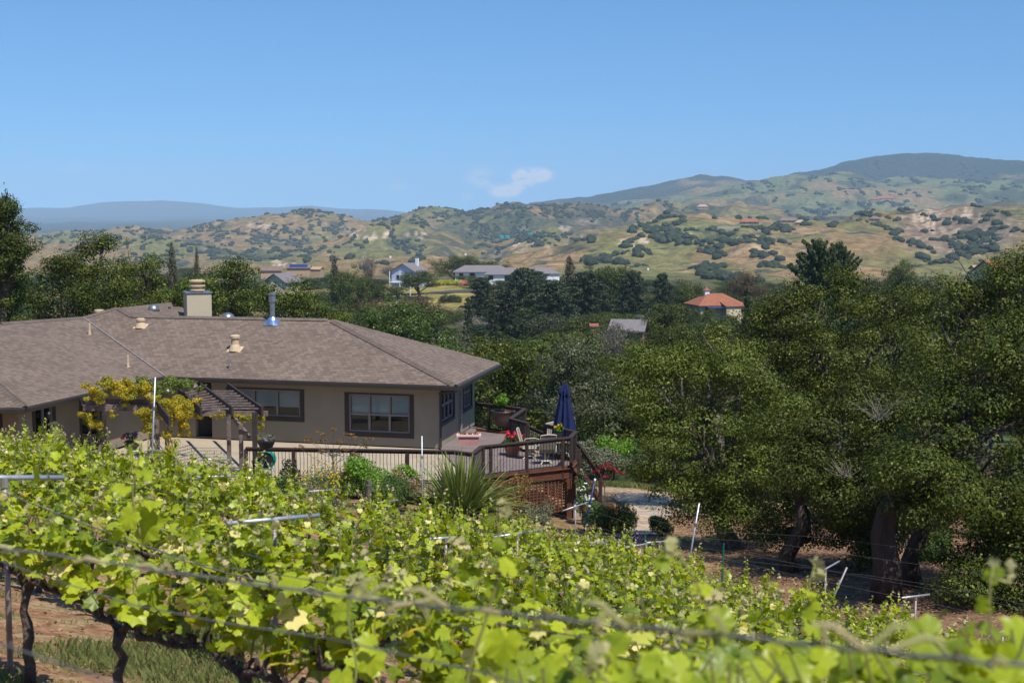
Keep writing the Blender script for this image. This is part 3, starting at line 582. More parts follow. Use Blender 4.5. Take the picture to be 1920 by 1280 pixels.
def window(p0, x, ang, inward, u0, u1, z0, z1, panes, tw=.16, mid=True, blinds=.5, sill=True):
    """timber surround, sashes, glass and blind, all on the wall line"""
    o = Vector((p0.x, p0.y, 0)); w = u1-u0; h = z1-z0
    fr = MB(); 
    for (ua, ub, za, zb) in ((u0-tw, u0, z0-tw, z1+.05), (u1, u1+tw, z0-tw, z1+.05), (u0, u1, z1, z1+.05), (u0, u1, z0-tw, z0)):
        c = o+x*((ua+ub)/2)+inward*.03; c.z = (za+zb)/2; fr.box(c, (ub-ua, .1, zb-za), ang)
    wobj = H(fr.build('window', 'trim'))
    sb = MB(); pw = w/panes; gl = MB(); 
    for i in range(panes+1):
        c = o+x*(u0+min(max(i*pw, .03), w-.03))+inward*.06; c.z = (z0+z1)/2; sb.box(c, (.075 if 0 < i < panes else .06, .06, h-.002), ang)
    for zz in ([z0+.035, z1-.03]+([z0+h*.47] if mid else [])):
        for i in range(panes):
            c = o+x*(u0+(i+.5)*pw)+inward*.062; c.z = zz; sb.box(c, (pw-.07, .05, .07 if zz < z1-.1 else .06), ang)
    sb.build('sash', 'sash').parent = wobj
    c = o+x*((u0+u1)/2)+inward*.085; c.z = (z0+z1)/2; gl.box(c, (w-.05, .008, h-.06), ang); gl.build('glass', 'glass').parent = wobj
    if blinds:
        bl = MB(); hh = h*blinds
        for i in range(panes):
            c = o+x*(u0+(i+.5)*pw)+inward*.14; c.z = z1-hh/2-.02; bl.box(c, (pw-.09, .012, hh), ang)
        bl.build('blind', 'blind').parent = wobj
    return wobj
def wz(py, px): return zat(py, A4, A3, px)
ZW0, ZW1 = ZF-.02, ZE-.14
u = lambda px: upos(px, A4, A3)
wins = [(u(768), u(654), wz(811, 710), wz(740, 710), 3, True, .52), (u(563), u(432), wz(781, 520), wz(731, 520), 3, False, .62)]
door_u = (u(397), u(366)); ops = [(min(a, b), max(a, b), z0, z1) for a, b, z0, z1, *_ in wins]+[(door_u[0], door_u[1], ZF, ZF+2.1)]
ops = [(a, b, min(z0, z1), max(z0, z1)) for a, b, z0, z1 in ops]
wl, wx_, wa_ = wall(A4, A3, ZW0, ZW1, ops, nin)
for (a, b, z0, z1), w_ in zip(ops, wins): window(A4, wx_, wa_, nin, a, b, z0, z1, w_[4], mid=w_[5], blinds=w_[6])
us_ = lambda px: upos(px, A4, A5); LS_ = (A5-A4-vx*.2).length; sides = [(us_(828), us_(851), 3), (LS_-1.75, LS_-.35, 3)]
sz0, sz1 = ZF+.85, ZW1-.1; ops2 = [(a, b, sz0, sz1) for a, b, n in sides]
wl, wx2, wa2 = wall(A4+vx*.2, A5, ZW0, ZW1, [(a-.2, b-.2, c, d) for a, b, c, d in ops2], Vector((-vx.y, vx.x, 0)))
for a, b, n in sides: window(A4+vx*0, wx2, wa2, Vector((-vx.y, vx.x, 0)), a, b, sz0, sz1, n, mid=True, blinds=0, tw=.14)
wx_w = (A3-A1); Lw = wx_w.length
opw = [(.7, 1.7, ZF+.9, ZF+2.05), (3.4, 4.6, ZF+.02, ZF+2.1)]
wl, wx3, wa3 = wall(A1+nW*.2, A3, ZW0, ZW1, opw, ninW)
window(A1+nW*.2, wx3, wa3, ninW, *opw[0], 2, mid=False, blinds=0); window(A1+nW*.2, wx3, wa3, ninW, *opw[1], 2, mid=False, blinds=0, tw=.12)
opf = [(.75, 1.9, ZF+.95, ZF+2.05)]
wl, wx4, wa4 = wall(A1, A0, ZW0, ZW1, opf, nin); window(A1, wx4, wa4, nin, *opf[0], 2, mid=False, blinds=0)
bw = MB(); bw.prism([(A5.x, A5.y), (A6.x, A6.y), (A6.x, A6.y+.2), (A5.x, A5.y+.2)], ZW0, ZW1); H(bw.build('wall', 'stucco'))
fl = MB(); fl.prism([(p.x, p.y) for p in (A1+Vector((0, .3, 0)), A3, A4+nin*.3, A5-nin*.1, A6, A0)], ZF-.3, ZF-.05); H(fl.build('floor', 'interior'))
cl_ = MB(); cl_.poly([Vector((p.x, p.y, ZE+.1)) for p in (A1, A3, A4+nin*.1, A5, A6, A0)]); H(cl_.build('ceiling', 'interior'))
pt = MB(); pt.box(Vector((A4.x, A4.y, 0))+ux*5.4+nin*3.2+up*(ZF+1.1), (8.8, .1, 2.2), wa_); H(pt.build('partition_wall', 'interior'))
# door: dark timber leaf standing ajar
dr = MB(); c = Vector((A4.x, A4.y, 0))+wx_*((door_u[0]+door_u[1])/2)+nin*.5; c.z = ZF+1.03; dr.box(c, (.9, .05, 2.05), wa_+.5); H(dr.build('door', 'trim'))
# corner boards and downspout on the side wall
ds = MB(); p = A4+vx*upos(860, A4, A5)/1-Vector((-vx.y, vx.x, 0))*.07; ds.tube([p+up*(-2.3), p+up*(-.5), E4+vx*.55+up*-.2], .05, 8); H(ds.build('downspout', 'rustpipe'))
ds = MB(); p = A4-nin*.05-Vector((-vx.y, vx.x, 0))*.05; ds.tube([Vector((p.x, p.y, ZF)), Vector((p.x, p.y, ZE-.45)), Vector((p.x, p.y, ZE-.38))-nin*.1, E4-up*.2+nin*.08], .045, 8); H(ds.build('downspout', 'gutter'))
# chimney
def cyl(name, m_, px, py, zoff, prof, parent=None, pl=(None, None)):
    o_, n_ = pl; p = pplane(px, py, o_ or E4, n_ or nmain); mb = MB(); mb.lathe(prof, 18, p+up*zoff); ob = mb.build(name, m_, smooth=False); 
    if parent: ob.parent = parent
    else: H(ob)
    return ob
rz_ = math.atan2(wx_.y, wx_.x)
cpt = P(371, 600, 58.3); R_ = rz_+.62
ch = MB(); zt = P(368, 549, 58.3).z; ch.box((cpt.x, cpt.y, (cpt.z-1+zt)/2), (1.0, 1.02, zt-cpt.z+1), R_); cho = H(ch.build('chimney', 'stucco_chimney', bevel=.015))
cb = MB(); cb.box((cpt.x, cpt.y, zt+.028), (1.08, 1.1, .05), R_); cb.build('chimney_flashing', 'lead').parent = cho
cc = MB(); zc = zt+.05
for r, z0, z1 in ((.23, 0, .04), (.31, .04, .10), (.24, .10, .17), (.23, .17, .21), (.32, .21, .28), (.20, .28, .33), (.20, .33, .4), (.33, .40, .46), (.27, .46, .49)): cc.lathe([(r*.96, z0+.001), (r, z0+.012), (r, z1-.012), (r*.93, z1-.001)], 22, (cpt.x, cpt.y, zc))
cc.build('chimney_cap', 'tanvent').parent = cho
# vents
def fl_plate(mb, c, w): mb.beam(c-ux*w+up*.02-nin*0, c+ux*w+up*.02, w*1.6, .02, up=nmain)
def vent(px, py, r, h, cap=True, pl=None, m_='tanvent'):
    o_, n_ = pl or (E4, nmain); p = pplane(px, py, o_, n_); mb = MB(); z = p.z
    mb.beam(p-ux*r*1.9+n_*.012, p+ux*r*1.9+n_*.012, r*2.9, .012, up=n_)
    mb.lathe([(r*1.7, -.05), (r*1.25, .12), (r, .2), (r, h), (r*1.28 if cap else r, h+.01), (r*1.32 if cap else r, h+.1), (r*.9, h+.13)], 18, p); return H(mb.build('roof_vent', m_, smooth=False))
vent(441, 655, .15, .42); vent(264, 612, .14, .2); vent(431, 692, .035, .34, False, m_='rustpipe'); 
vent(168, 628, .04, .34, False, (E1, nw)); vent(240, 689, .04, .33, False, (E1, nw))
p = P(186, 590, 58); mb = MB(); mb.lathe([(.13, -.3), (.13, .1), (.2, .12), (.2, .2), (.1, .22)], 18, p); H(mb.build('roof_vent', 'tanvent'))
p = pplane(511, 604, E4, nmain); mb = MB(); mb.beam(p-ux*.3+nmain*.012, p+ux*.3+nmain*.012, .6, .015, up=nmain); mb.lathe([(.26, -.08), (.2, .1), (.13, .2)], 18, p); fo = H(mb.build('flue', 'flashing'))
mb = MB(); mb.lathe([(.1, .15), (.1, .8), (.14, .8), (.14, 1.02), (.115, 1.03), (.115, 1.06), (.155, 1.07), (.155, 1.12), (.1, 1.14)], 18, p); mb.build('flue_pipe', 'lead').parent = fo
for (px, py, d, r) in ((288, 583, 59, .24), (427, 599, 57, .28)):
    p = P(px, py, d); mb = MB(); mb.lathe([(r*.8, -.45), (r*.8, 0), (r*1.05, .0), (r, .1), (r*.8, .2), (r*.4, .27), (.02, .29)], 18, p); H(mb.build('roof_vent', 'lead', smooth=True))
# wall lamp by the left wing
p = P(92, 779, 44.5); mb = MB(); mb.lathe([(.02, -.12), (.05, -.08), (.07, .06), (.02, .13)], 8, p); H(mb.build('wall_lamp', 'blackplastic'))

# patio in front of the house
PA = PZ(455, 900, ZF); PB = PZ(850, 907, ZF)
pm = MB(); r0 = PZ(455, 895, ZF); r1_ = PZ(848, 902, ZF); G0 = PZ(888, 905, ZF)
pm.prism([(p.x, p.y) for p in (r0+Vector((-14, 2, 0)), r0+Vector((-10, -3, 0)), r0+Vector((-.3, -3, 0)), r0, r1_, PZ(889, 905, ZF), A4+Vector((.3, 0, 0)), A3+nin*0, A1+Vector((0, -1.5, 0)))], ZF-.5, ZF-.06)
o = pm.build('patio', 'concrete'); o['kind'] = 'structure'

# ------------------------------------------------------------------ deck
F1 = PZ(903, 897, ZF); F2 = PZ(1069, 878, ZF); F3 = PZ(1079, 866, ZF); F4 = PZ(1022, 851, ZF); F5 = PZ(990, 848, ZF); F6 = PZ(957, 838, ZF); F7 = PZ(984, 817, ZF); F8 = PZ(893, 808, ZF); G1 = PZ(887, 912, ZF)
dk = thing('timber_deck', 'raised brown timber deck with lattice skirt at the right corner of the tan house', 'deck', (F2.x, F2.y, gz(F2.x, F2.y)))
def K(o): o.parent = dk; o.matrix_parent_inverse = Matrix.Translation(-dk.location); return o
dpoly = [G1, F1, F2, F3, F4, F5, F6, F7, F8+Vector((-.2, 1.2, 0)), F8+Vector((-.3, .5, 0)), A4+Vector((.0, .02, 0))]
K(uvpoly('deck_floor', [[Vector((p.x, p.y, ZF)) for p in dpoly]], 'deckboards', uaxis=Vector((.93, -.36, 0))))
db = MB(); db.prism([(p.x, p.y) for p in dpoly], ZF-.16, ZF-.006); K(db.build('joists', 'railwood'))
rb = MB()
for a, b in ((F1, F2), (F2, F3), (F3, F4), (F4, F5), (F5, F6), (F6, F7), (F7, F8)): 
    rb.beam(a-up*.1, b-up*.1, .05, .42, up=(0, 0, 1))
K(rb.build('rim_board', 'redwood', bevel=.006))
nosing = MB()
for a, b in ((F1, F2), (F2, F3), (F3, F4)): nosing.beam(a+up*.016, b+up*.016, .2, .03)
K(nosing.build('edge_board', 'redwood'))
gl_ = gz(F2.x, F2.y)-.1
for q in (F2+Vector((-.05, -.02, 0)),): 
    mb = MB(); mb.box((q.x, q.y+.05, (gl_+ZF-.33)/2), (.22, .2, ZF-.33-gl_)); K(mb.build('deck_post', 'redwood', bevel=.008))
mb = MB(); q = F2+Vector((.25, .1, 0)); mb.box((q.x, q.y, gl_+.22), (.28, .28, .5)); K(mb.build('concrete_pier', 'stone', bevel=.02))
# lattice
la = MB(); x = (F2-F1).normalized(); Lf = (F2-F1).length; a0 = F1+x*0.0; zb = gl_+.35
nl = 24
for i in range(nl+1):
    uu_ = Lf*(i/nl)*.985; p = F1+x*uu_; la.box((p.x, p.y+.03, (ZF-.32+zb)/2), (.045, .02, ZF-.32-zb), math.atan2(x.y, x.x))
for j in range(11):
    z = zb+(ZF-.34-zb)*(j+.5)/11; p = F1+x*Lf*.5; la.box((p.x, p.y+.052, z), (Lf*.97, .02, .045), math.atan2(x.y, x.x))
K(la.build('lattice', 'redwood'))
la2 = MB(); x2 = (F4-F3)
for (a, b) in ((F2, F3), (F3, F4)):
    xx = b-a; n_ = max(2, int(xx.length/.14))
    for i in range(n_+1): p = a+xx*(i/n_); la2.box((p.x, p.y, (ZF-.32+zb)/2), (.045, .02, ZF-.32-zb), math.atan2(xx.y, xx.x))
    for j in range(11): la2.beam(a+up*(zb-a.z+(ZF-.34-zb)*(j+.5)/11)+Vector((0, .025, 0)), b+up*(zb-b.z+(ZF-.34-zb)*(j+.5)/11)+Vector((0, .025, 0)), .02, .045)
K(la2.build('lattice', 'redwood'))
# railings
def railing(label, pts, posts, bal=.115, hgt=1.05, group='railings of the deck and patio', zoff=0, low=.09, bow=False):
    pts = [Vector(p) for p in pts]; root = thing('railing', label, 'railing', pts[0], group=group); o = pts[0]
    def A(ob): ob.parent = root; ob.matrix_parent_inverse = Matrix.Translation(-root.location); return ob
    tr_ = MB(); lr = MB(); bb = MB()
    for a, b in zip(pts[:-1], pts[1:]):
        tr_.beam(a+up*(hgt-.02), b+up*(hgt-.02), .14, .045); tr_.beam(a+up*(hgt-.085), b+up*(hgt-.085), .04, .08)
        lr.beam(a+up*low, b+up*low, .04, .05); n_ = max(1, int((b-a).length/bal)); rj = random.Random(3)
        for i in range(1, n_):
            p = a+(b-a)*(i/n_)
            if bow: w1, w2 = [rj.uniform(-.012, .012) for _ in range(2)]; bb.tube([p+up*low, p+up*(low+.3)+Vector((w1, 0, 0)), p+up*(low+.6)+Vector((w2, 0, 0)), p+up*(hgt-.05)], .009, 5)
            else: bb.tube([p+up*low, p+up*(hgt-.05)], .009, 5)
    A(tr_.build('top_rail', 'railwood')); A(lr.build('bottom_rail', 'railwood')); A(bb.build('balusters', 'iron'))
    for p in posts:
        pm_ = MB(); pm_.box(Vector(p)+up*(hgt/2-.2+zoff), (.1, .1, hgt+.28), rz_); A(pm_.build('post', 'railwood', bevel=.006))
    return root
def at(a, b, t): return a+(b-a)*t
GB = PZ(850, 907, ZF)
garden = [PZ(462, 900, ZF), GB, G1]
railing('long low timber railing with thin iron balusters along the patio below the house windows', garden, [at(garden[0], GB, (552-462)/388), at(garden[0], GB, (661-462)/388), at(garden[0], GB, (765-462)/388), garden[0]], bow=True)
railing('front deck railing with dark posts bolted to the rim board, left of the blue umbrella', [G1, F1, F2, F3], [G1, F1+Vector((.05, 0, 0)), at(F1, F2, .1), at(F1, F2, (986-903)/166), at(F1, F2, (1054-903)/166), F2+Vector((.03, 0, 0)), F3])
railing('short deck railing behind the patio chairs and the closed umbrella', [F3, F4], [F4])
railing('rear deck railing behind the big glazed pot, beside the house corner', [F8+Vector((0, .55, 0)), F7, F6, F5], [at(F8+Vector((0, .55, 0)), F7, .27), F7, F6, at(F6, F5, .5), F5])
def steprail(label, a, b, posts): 
    return railing(label, [a, b], posts, zoff=.0, hgt=.95)
gS = gz(PZ(1135, 950, -9.9).x, PZ(1135, 950, -9.9).y)
SB = PZ(1126, 944, -9.5)+Vector((0, .0, 0)); ST = PZ(1080, 886, ZF-.0)
steprail('sloping stair handrail at the right end of the deck above the red maple', ST+Vector((.05, .3, 0)), SB, [at(ST, SB, .12), SB])
ST2 = ST+Vector((.55, 1.9, -.25)); SB2 = SB+Vector((.0, 1.9, 0))
steprail('sloping handrail descending behind the patio chairs at the back of the deck', F5, F5+Vector((1.6, 1.9, -.95)), [F5+Vector((1.6, 1.9, -.95))])
st = thing('deck_stairs', 'short timber flight of steps going down from the deck beside white flowers', 'stairs', (SB.x, SB.y, SB.z))
for i in range(6):
    t = (i+.5)/6; p = at(ST+Vector((.1, .9, 0)), SB+Vector((0, .9, 0)), t); mb = MB(); mb.box(p-up*.06, (.3, 1.2, .05), .1); o = mb.build('tread', 'redwood'); o.parent = st; o.matrix_parent_inverse = Matrix.Translation(-st.location)
mb = MB(); mb.beam(ST+Vector((0, .35, -.2)), SB+Vector((0, .3, -.12)), .06, .26); mb.beam(ST+Vector((0, 1.5, -.2)), SB+Vector((0, 1.5, -.12)), .06, .26); o = mb.build('stringer', 'redwood'); o.parent = st; o.matrix_parent_inverse = Matrix.Translation(-st.location)

# ------------------------------------------------------------------ patio umbrella
ub = PZ(1058, 858, ZF); ubz = ZF
um = thing('patio_umbrella', 'closed navy blue patio umbrella standing at the corner of the deck', 'umbrella', ub)
def U_(mb, n, m_, **k): o = mb.build(n, m_, um, **k); return o
U_(MB().tube([(0, 0, 0), (0, 0, 2.6)], .022, 8), 'pole', 'iron'); U_(MB().lathe([(.26, 0), (.26, .05), (.05, .09), (.04, .35)], 20), 'base', 'iron')
def foldcloth(z0, z1, r0_, r1_, nf, tw):
    mb = MB(); n = 48; rows = 12
    for i in range(rows+1):
        t = i/rows; z = z0+(z1-z0)*t; r = r0_+(r1_-r0_)*t**.8
        for k in range(n):
            a = 2*math.pi*k/n; rr_ = r*(.78+.26*math.cos(nf*a+tw*t)+.07*math.sin(2.3*a+t)); zz = z-(.05*math.cos(nf*a+tw*t) if i == rows else 0)-(.10*max(0, math.sin(a*1.5)) if i == rows else 0); mb.v.append(Vector((rr_*math.cos(a), rr_*math.sin(a), zz)))
    for i in range(rows):
        for k in range(n): mb.f.append([i*n+k, i*n+(k+1) % n, (i+1)*n+(k+1) % n, (i+1)*n+k])
    return mb
U_(foldcloth(2.44, .86, .07, .40, 8, .9), 'canopy', 'navycloth', smooth=True); U_(foldcloth(2.6, 2.28, .02, .21, 8, .3), 'vent_cap', 'navycloth', smooth=True); U_(MB().lathe([(.03, 2.58), (.035, 2.62), (.01, 2.66)], 10), 'finial', 'iron')
# chairs
def chair(loc, rz, label, scale=1):
    c = thing('patio_chair', label, 'chair', loc, rz, 'patio chairs on the deck')
    fm = MB()
    for s_ in (-1, 1):
        fm.tube([(s_*.28, -.26, .40), (s_*.28, .2, .38), (s_*.27, .3, .6), (s_*.27, .42, 1.02)], .016, 6)
        fm.tube([(s_*.30, .25, .42), (s_*.33, .2, .62), (s_*.33, -.1, .66), (s_*.32, -.28, .62), (s_*.29, -.28, .4)], .016, 6)
    fm.tube([(-.27, .42, 1.02), (0, .44, 1.05), (.27, .42, 1.02)], .016, 6); fm.build('frame', 'creammetal', c)
    b_ = MB(); n = 8
    path = [(-.27, .40), (-.1, .385), (.12, .37), (.2, .385), (.27, .52), (.34, .75), (.42, 1.03)]
    for y, z in path: b_.v += [Vector((-.26, y, z)), Vector((.26, y, z))]
    for i in range(3): b_.f.append([2*i, 2*i+1, 2*i+3, 2*i+2])
    b_.build('seat', 'slingcloth', c); b2 = MB()
    for y, z in path[3:]: b2.v += [Vector((-.26, y, z)), Vector((.26, y, z))]
    for i in range(3): b2.f.append([2*i, 2*i+1, 2*i+3, 2*i+2])
    b2.build('backrest', 'slingcloth', c)
    bs = MB(); bs.tube([(0, 0, .38), (0, 0, .1)], .03, 8)
    for k in range(4):
        a = k*math.pi/2+.78; bs.tube([(0, 0, .14), (.16*math.cos(a), .16*math.sin(a), .09), (.3*math.cos(a), .3*math.sin(a), .015)], .018, 6)
    bs.lathe([(.17, .10), (.19, .115), (.17, .13)], 16); bs.build('swivel_base', 'creammetal', c); return c
cz = PZ(1022, 869, ZF); chair(cz, math.pi+.25, 'beige sling swivel chair with its back to the front deck railing')
chair(PZ(1040, 853, ZF)+Vector((.15, .35, 0)), .5, 'beige sling chair facing the camera across the patio table')
chair(PZ(1002, 864, ZF)+Vector((-.15, .5, 0)), 1.45, 'pale sling chair turned sideways left of the patio table')
tb = thing('patio_table', 'round cream metal patio table under the closed umbrella', 'table', PZ(1047, 861, ZF))
tp = MB(); tp.lathe([(.52, .70), (.53, .715), (.52, .73), (.3, .728)], 28); tp.build('tabletop', 'creammetal', tb)
for k in range(4):
    a = k*math.pi/2+.4; MB().tube([(.42*math.cos(a), .42*math.sin(a), .7), (.3*math.cos(a), .3*math.sin(a), .35), (.42*math.cos(a), .42*math.sin(a), 0)], .016, 6).build('leg', 'creammetal', tb)

# ------------------------------------------------------------------ small leafy plants in pots
def puff(name, m_, parent, centers, n, size, seed=1, tpl=DIAMOND, upb=.5, spread=.7, shell=.55):
    """leaves through a set of (centre, radius) lobes"""
    rng = np.random.default_rng(seed); c = []; nn = []
    w = np.array([np.mean(r)**2 if np.ndim(r) else r*r for _, r in centers]); w = w/w.sum()
    for (cc_, r), ww in zip(centers, w):
        k = max(3, int(n*ww)); d = rng.normal(size=(k, 3)); d /= np.linalg.norm(d, axis=1, keepdims=True); rr = (shell+(1-shell)*rng.random(k)**.6)[:, None]
        c.append(np.array(cc_)+d*rr*np.array(r)); nn.append(d+np.array([0, 0, upb]))
    c = np.concatenate(c); nn = np.concatenate(nn); t, b, v = frames(len(c), rng, nn/np.linalg.norm(nn, axis=1, keepdims=True), spread)
    return link(name, leaves(name, c, t, b, v, size*(.6+.8*rng.random(len(c))), m_, tpl), parent)
def rlobes(n, rx, ry, rz, z, r, seed):
    rj = random.Random(seed); o = []
    for _ in range(n):
        a = rj.uniform(0, 6.28); q = rj.uniform(.3, 1)**.6; h = rj.uniform(-1, 1); k = math.sqrt(max(0, 1-h*h*.8)); o.append(((rx*q*k*math.cos(a), ry*q*k*math.sin(a), z+rz*h*q), r*rj.uniform(.65, 1.25)))
    return o
gp = thing('potted_plant', 'big brown glazed pot with a lime green shrub on the far end of the deck', 'potted plant', PZ(944, 811, ZF))
MB().lathe([(.22, .22), (.36, .34), (.42, .6), (.43, .78), (.47, .82), (.46, .86), (.40, .85), (.37, .7), (.1, .69)], 26).build('pot', 'brownglaze', gp, smooth=True)
mb = MB()
for k in range(3): a = k*2.1; mb.tube([(.25*math.cos(a), .25*math.sin(a), 0), (.2*math.cos(a), .2*math.sin(a), .26)], .015, 6)
mb.lathe([(.24, .22), (.26, .235), (.24, .25)], 16); mb.build('stand', 'iron', gp)
puff('foliage', 'limeleaf', gp, rlobes(9, .26, .26, .28, 1.22, .16, 3), 800, .085, 3)
gp = thing('potted_plant', 'terracotta pot of bright red geraniums on the deck', 'potted plant', PZ(961, 853, ZF))
MB().lathe([(.2, 0), (.3, .3), (.33, .3), (.34, .38), (.29, .38), (.28, .32), (.05, .3)], 22).build('pot', 'terracotta', gp)
puff('foliage', 'shrubgreen', gp, rlobes(8, .28, .24, .14, .5, .13, 5), 420, .08, 5)
puff('flowers', 'redflower', gp, rlobes(13, .36, .28, .15, .68, .055, 6), 700, .06, 6, shell=.2)
gp = thing('potted_plant', 'small dark pot of yellow and orange flowers on the patio table', 'potted plant', PZ(1047, 861, ZF)+up*.732)
MB().lathe([(.12, 0), (.18, .2), (.15, .2), (.02, .18)], 18).build('pot', 'blackplastic', gp); puff('foliage', 'limeleaf', gp, rlobes(6, .14, .14, .12, .34, .09, 8), 200, .06, 8); puff('flowers', 'yellowflower', gp, rlobes(7, .16, .16, .13, .42, .045, 9), 170, .05, 9, shell=.2)
gp = thing('flower_box', 'pink plastic flower box of succulents resting on the end of the patio railing', 'planter', PZ(879, 833, ZF+1.07))
mb = MB(); b0 = len(mb.v)
for (w_, d_2, z) in ((.27, .10, 0), (.34, .13, .30)):
    for sx_, sy_ in ((-1, -1), (1, -1), (1, 1), (-1, 1)): mb.v.append(Vector((sx_*w_, sy_*d_2, z)))
mb.f += [[0, 3, 2, 1], [0, 1, 5, 4], [1, 2, 6, 5], [2, 3, 7, 6], [3, 0, 4, 7]]; mb.build('box', 'pinkplastic', gp)
mb = MB(); mb.box((0, -.14, .3), (.76, .05, .06)); mb.box((0, .14, .3), (.76, .05, .06)); mb.box((-.36, 0, .3), (.05, .23, .06)); mb.box((.36, 0, .3), (.05, .23, .06)); mb.build('rim', 'pinkrim', gp)
MB().box((0, 0, .26), (.64, .22, .02)).build('soil', 'soil', gp); puff('foliage', 'rusty', gp, rlobes(8, .26, .08, .04, .34, .06, 11), 220, .05, 11)
gp = thing('hanging_basket', 'black hanging basket of grasses and pink flowers beside the pergola post', 'hanging basket', PZ(499, 832, ZF+1.25))
MB().lathe([(.08, -.2), (.2, -.1), (.27, .05), (.28, .1), (.25, .09), (.05, .05)], 20).build('basket', 'blackplastic', gp)
puff('foliage', 'sage', gp, rlobes(7, .24, .2, .14, .24, .12, 12), 300, .08, 12, NEEDLE); puff('flowers', 'pinkflower', gp, rlobes(4, .2, .1, .05, .12, .05, 13), 90, .06, 13, shell=.2)
mb = MB(); mb.tube([(0, 0, .1), (0, .0, 1.0), (-.05, 0, 1.1)], .006, 5); mb.build('chain', 'iron', gp)
hr = thing('hose_reel', 'teal garden hose wound on a reel behind the patio railing', 'hose reel', PZ(500, 889, ZF))
mb = MB(); rr_ = []
for k in range(220): a = k*.35; q = .26+.03*math.sin(k*.07); rr_.append((q*math.cos(a), -.12+.0011*k, .48+q*math.sin(a)))
mb.tube(rr_, .018, 6); mb.build('hose', 'hosegreen', hr); dm_ = MB().lathe([(.2, -.13), (.2, .13)], 18, (0, 0, 0)).build('drum', 'blackplastic', hr); dm_.rotation_euler = (math.pi/2, 0, 0); dm_.location = (0, 0, .48)
mb = MB()
for s_ in (-.16, .16): mb.tube([(-.26, s_, 0), (0, s_, .5), (.26, s_, 0)], .014, 6); 
mb.tube([(0, -.2, .5), (0, .2, .5)], .014, 6); mb.build('frame', 'galv', hr)

# ------------------------------------------------------------------ pergola with creeper
ZP = -6.12
pg = thing('pergola', 'weathered dark timber pergola with slatted top in front of the house door', 'pergola', PZ(453, 880, ZF))
def G(o): o.parent = pg; o.matrix_parent_inverse = Matrix.Translation(-pg.location); return o
rafters = []
for (xa, ya, xb, yb) in ((276, 729, 318, 782), (335, 728, 377, 764), (376, 718, 436, 763), (427, 718, 492, 763)):
    a = PZ(xa, ya, ZP); b = PZ(xb, yb, ZP); b = a+(b-a).normalized()*min((b-a).length, 7.4); mb = MB(); mb.beam(a-up*.14, b-up*.14, .07, .30); G(mb.build('rafter', 'darkbeam', bevel=.006)); rafters.append((a, b))
for (r1a, r1b), (r2a, r2b) in ((rafters[1], rafters[2]), (rafters[2], rafters[3])):
    sl_ = MB()
    for i in range(9):
        t = .14+i*.1
        if (r1a, r2a) == (rafters[2][0], rafters[3][0]) and t < .2: continue
        a = at(r1a, r1b, t); b = at(r2a, r2b, t); d_ = (b-a).normalized(); sl_.beam(a+d_*.04-up*.10, b-d_*.04-up*.10, .06, .05)
    G(sl_.build('slats', 'oldwood'))
a = PZ(368, 775, ZP-.33); b = PZ(502, 775, ZP-.33); mb = MB(); mb.beam(a, b, .1, .16); G(mb.build('crossbeam', 'oldwood', bevel=.006))
a = PZ(152, 748, ZP); b = PZ(290, 748, ZP); mb = MB(); mb.beam(a-up*.08, b-up*.08, .06, .16); mb.beam(a+Vector((.1, -.16, -.27)), b+Vector((0, -.16, -.27)), .06, .2); mb.beam(a+Vector((.05, -.07, -.18)), b+Vector((0, -.07, -.18)), .14, .04); G(mb.build('front_beam', 'oldwood', bevel=.005))
for (px, py0, py1, w_) in ((197, 776, 858, .15), (296, 776, 873, .16), (430, 777, 868, .15), (453, 795, 884, .15), (479, 772, 896, .17)):
    q = PZ(px, py1, ZF); zt_ = P(px, py0, q.y).z; mb = MB(); mb.box((q.x, q.y, (ZF-.2+zt_)/2), (w_*.85, w_*.85, zt_-ZF+.2)); G(mb.build('post', 'darkbeam' if px in (197, 479) else 'oldwood', bevel=.008))
mb = MB(); mb.beam(P(441, 786, 46.2), P(468, 820, 45.4), .1, .12); G(mb.build('brace', 'oldwood'))
rgc = np.random.default_rng(21)
def loosen(L, seed, k=6):
    rj = random.Random(seed); o = []
    for c, r in L:
        for _ in range(k):
            a = [rj.gauss(0, .55) for _ in range(3)]; q = rj.uniform(.22, .55); o.append(((c[0]+a[0]*r[0]*1.15, c[1]+a[1]*r[1]*.8, c[2]+a[2]*r[2]*1.1), (r[0]*q, r[1]*q, r[2]*q*.9)))
        o.append((c, (r[0]*.6, r[1]*.6, r[2]*.6)))
    return o
def pxlobe(px, py, r, d, ry=1): p = P(px, py, d); return ((p.x, p.y, p.z), (r*d/FPX, r*d/FPX*1.3, r*d/FPX*ry))
cr1 = thing('climbing_vine', 'yellow flowering creeper sprawling over the pergola front beam', 'creeper', P(197, 855, 46.5), group='creepers on the pergola')
def kid(o, r): o.parent = r; o.matrix_parent_inverse = Matrix.Translation(-r.location); return o
kid(puff('foliage', 'creeper', None, loosen([pxlobe(*q) for q in ((175, 730, 18, 46.4, .7), (200, 722, 20, 46.5, .8), (228, 735, 22, 46.5, .7), (255, 728, 20, 46.6, .8), (275, 740, 16, 46.5, .8), (190, 743, 18, 46.2, .6), (240, 745, 20, 46.3, .5), (165, 782, 16, 46.5, 1), (185, 795, 12, 46.5, 1), (150, 776, 10, 46.5, 1), (210, 779, 8, 46.3, .8), (205, 712, 9, 46.7, 1.2), (238, 716, 8, 46.7, 1.2))], 9), 11000, .062, 21, upb=.3), cr1)
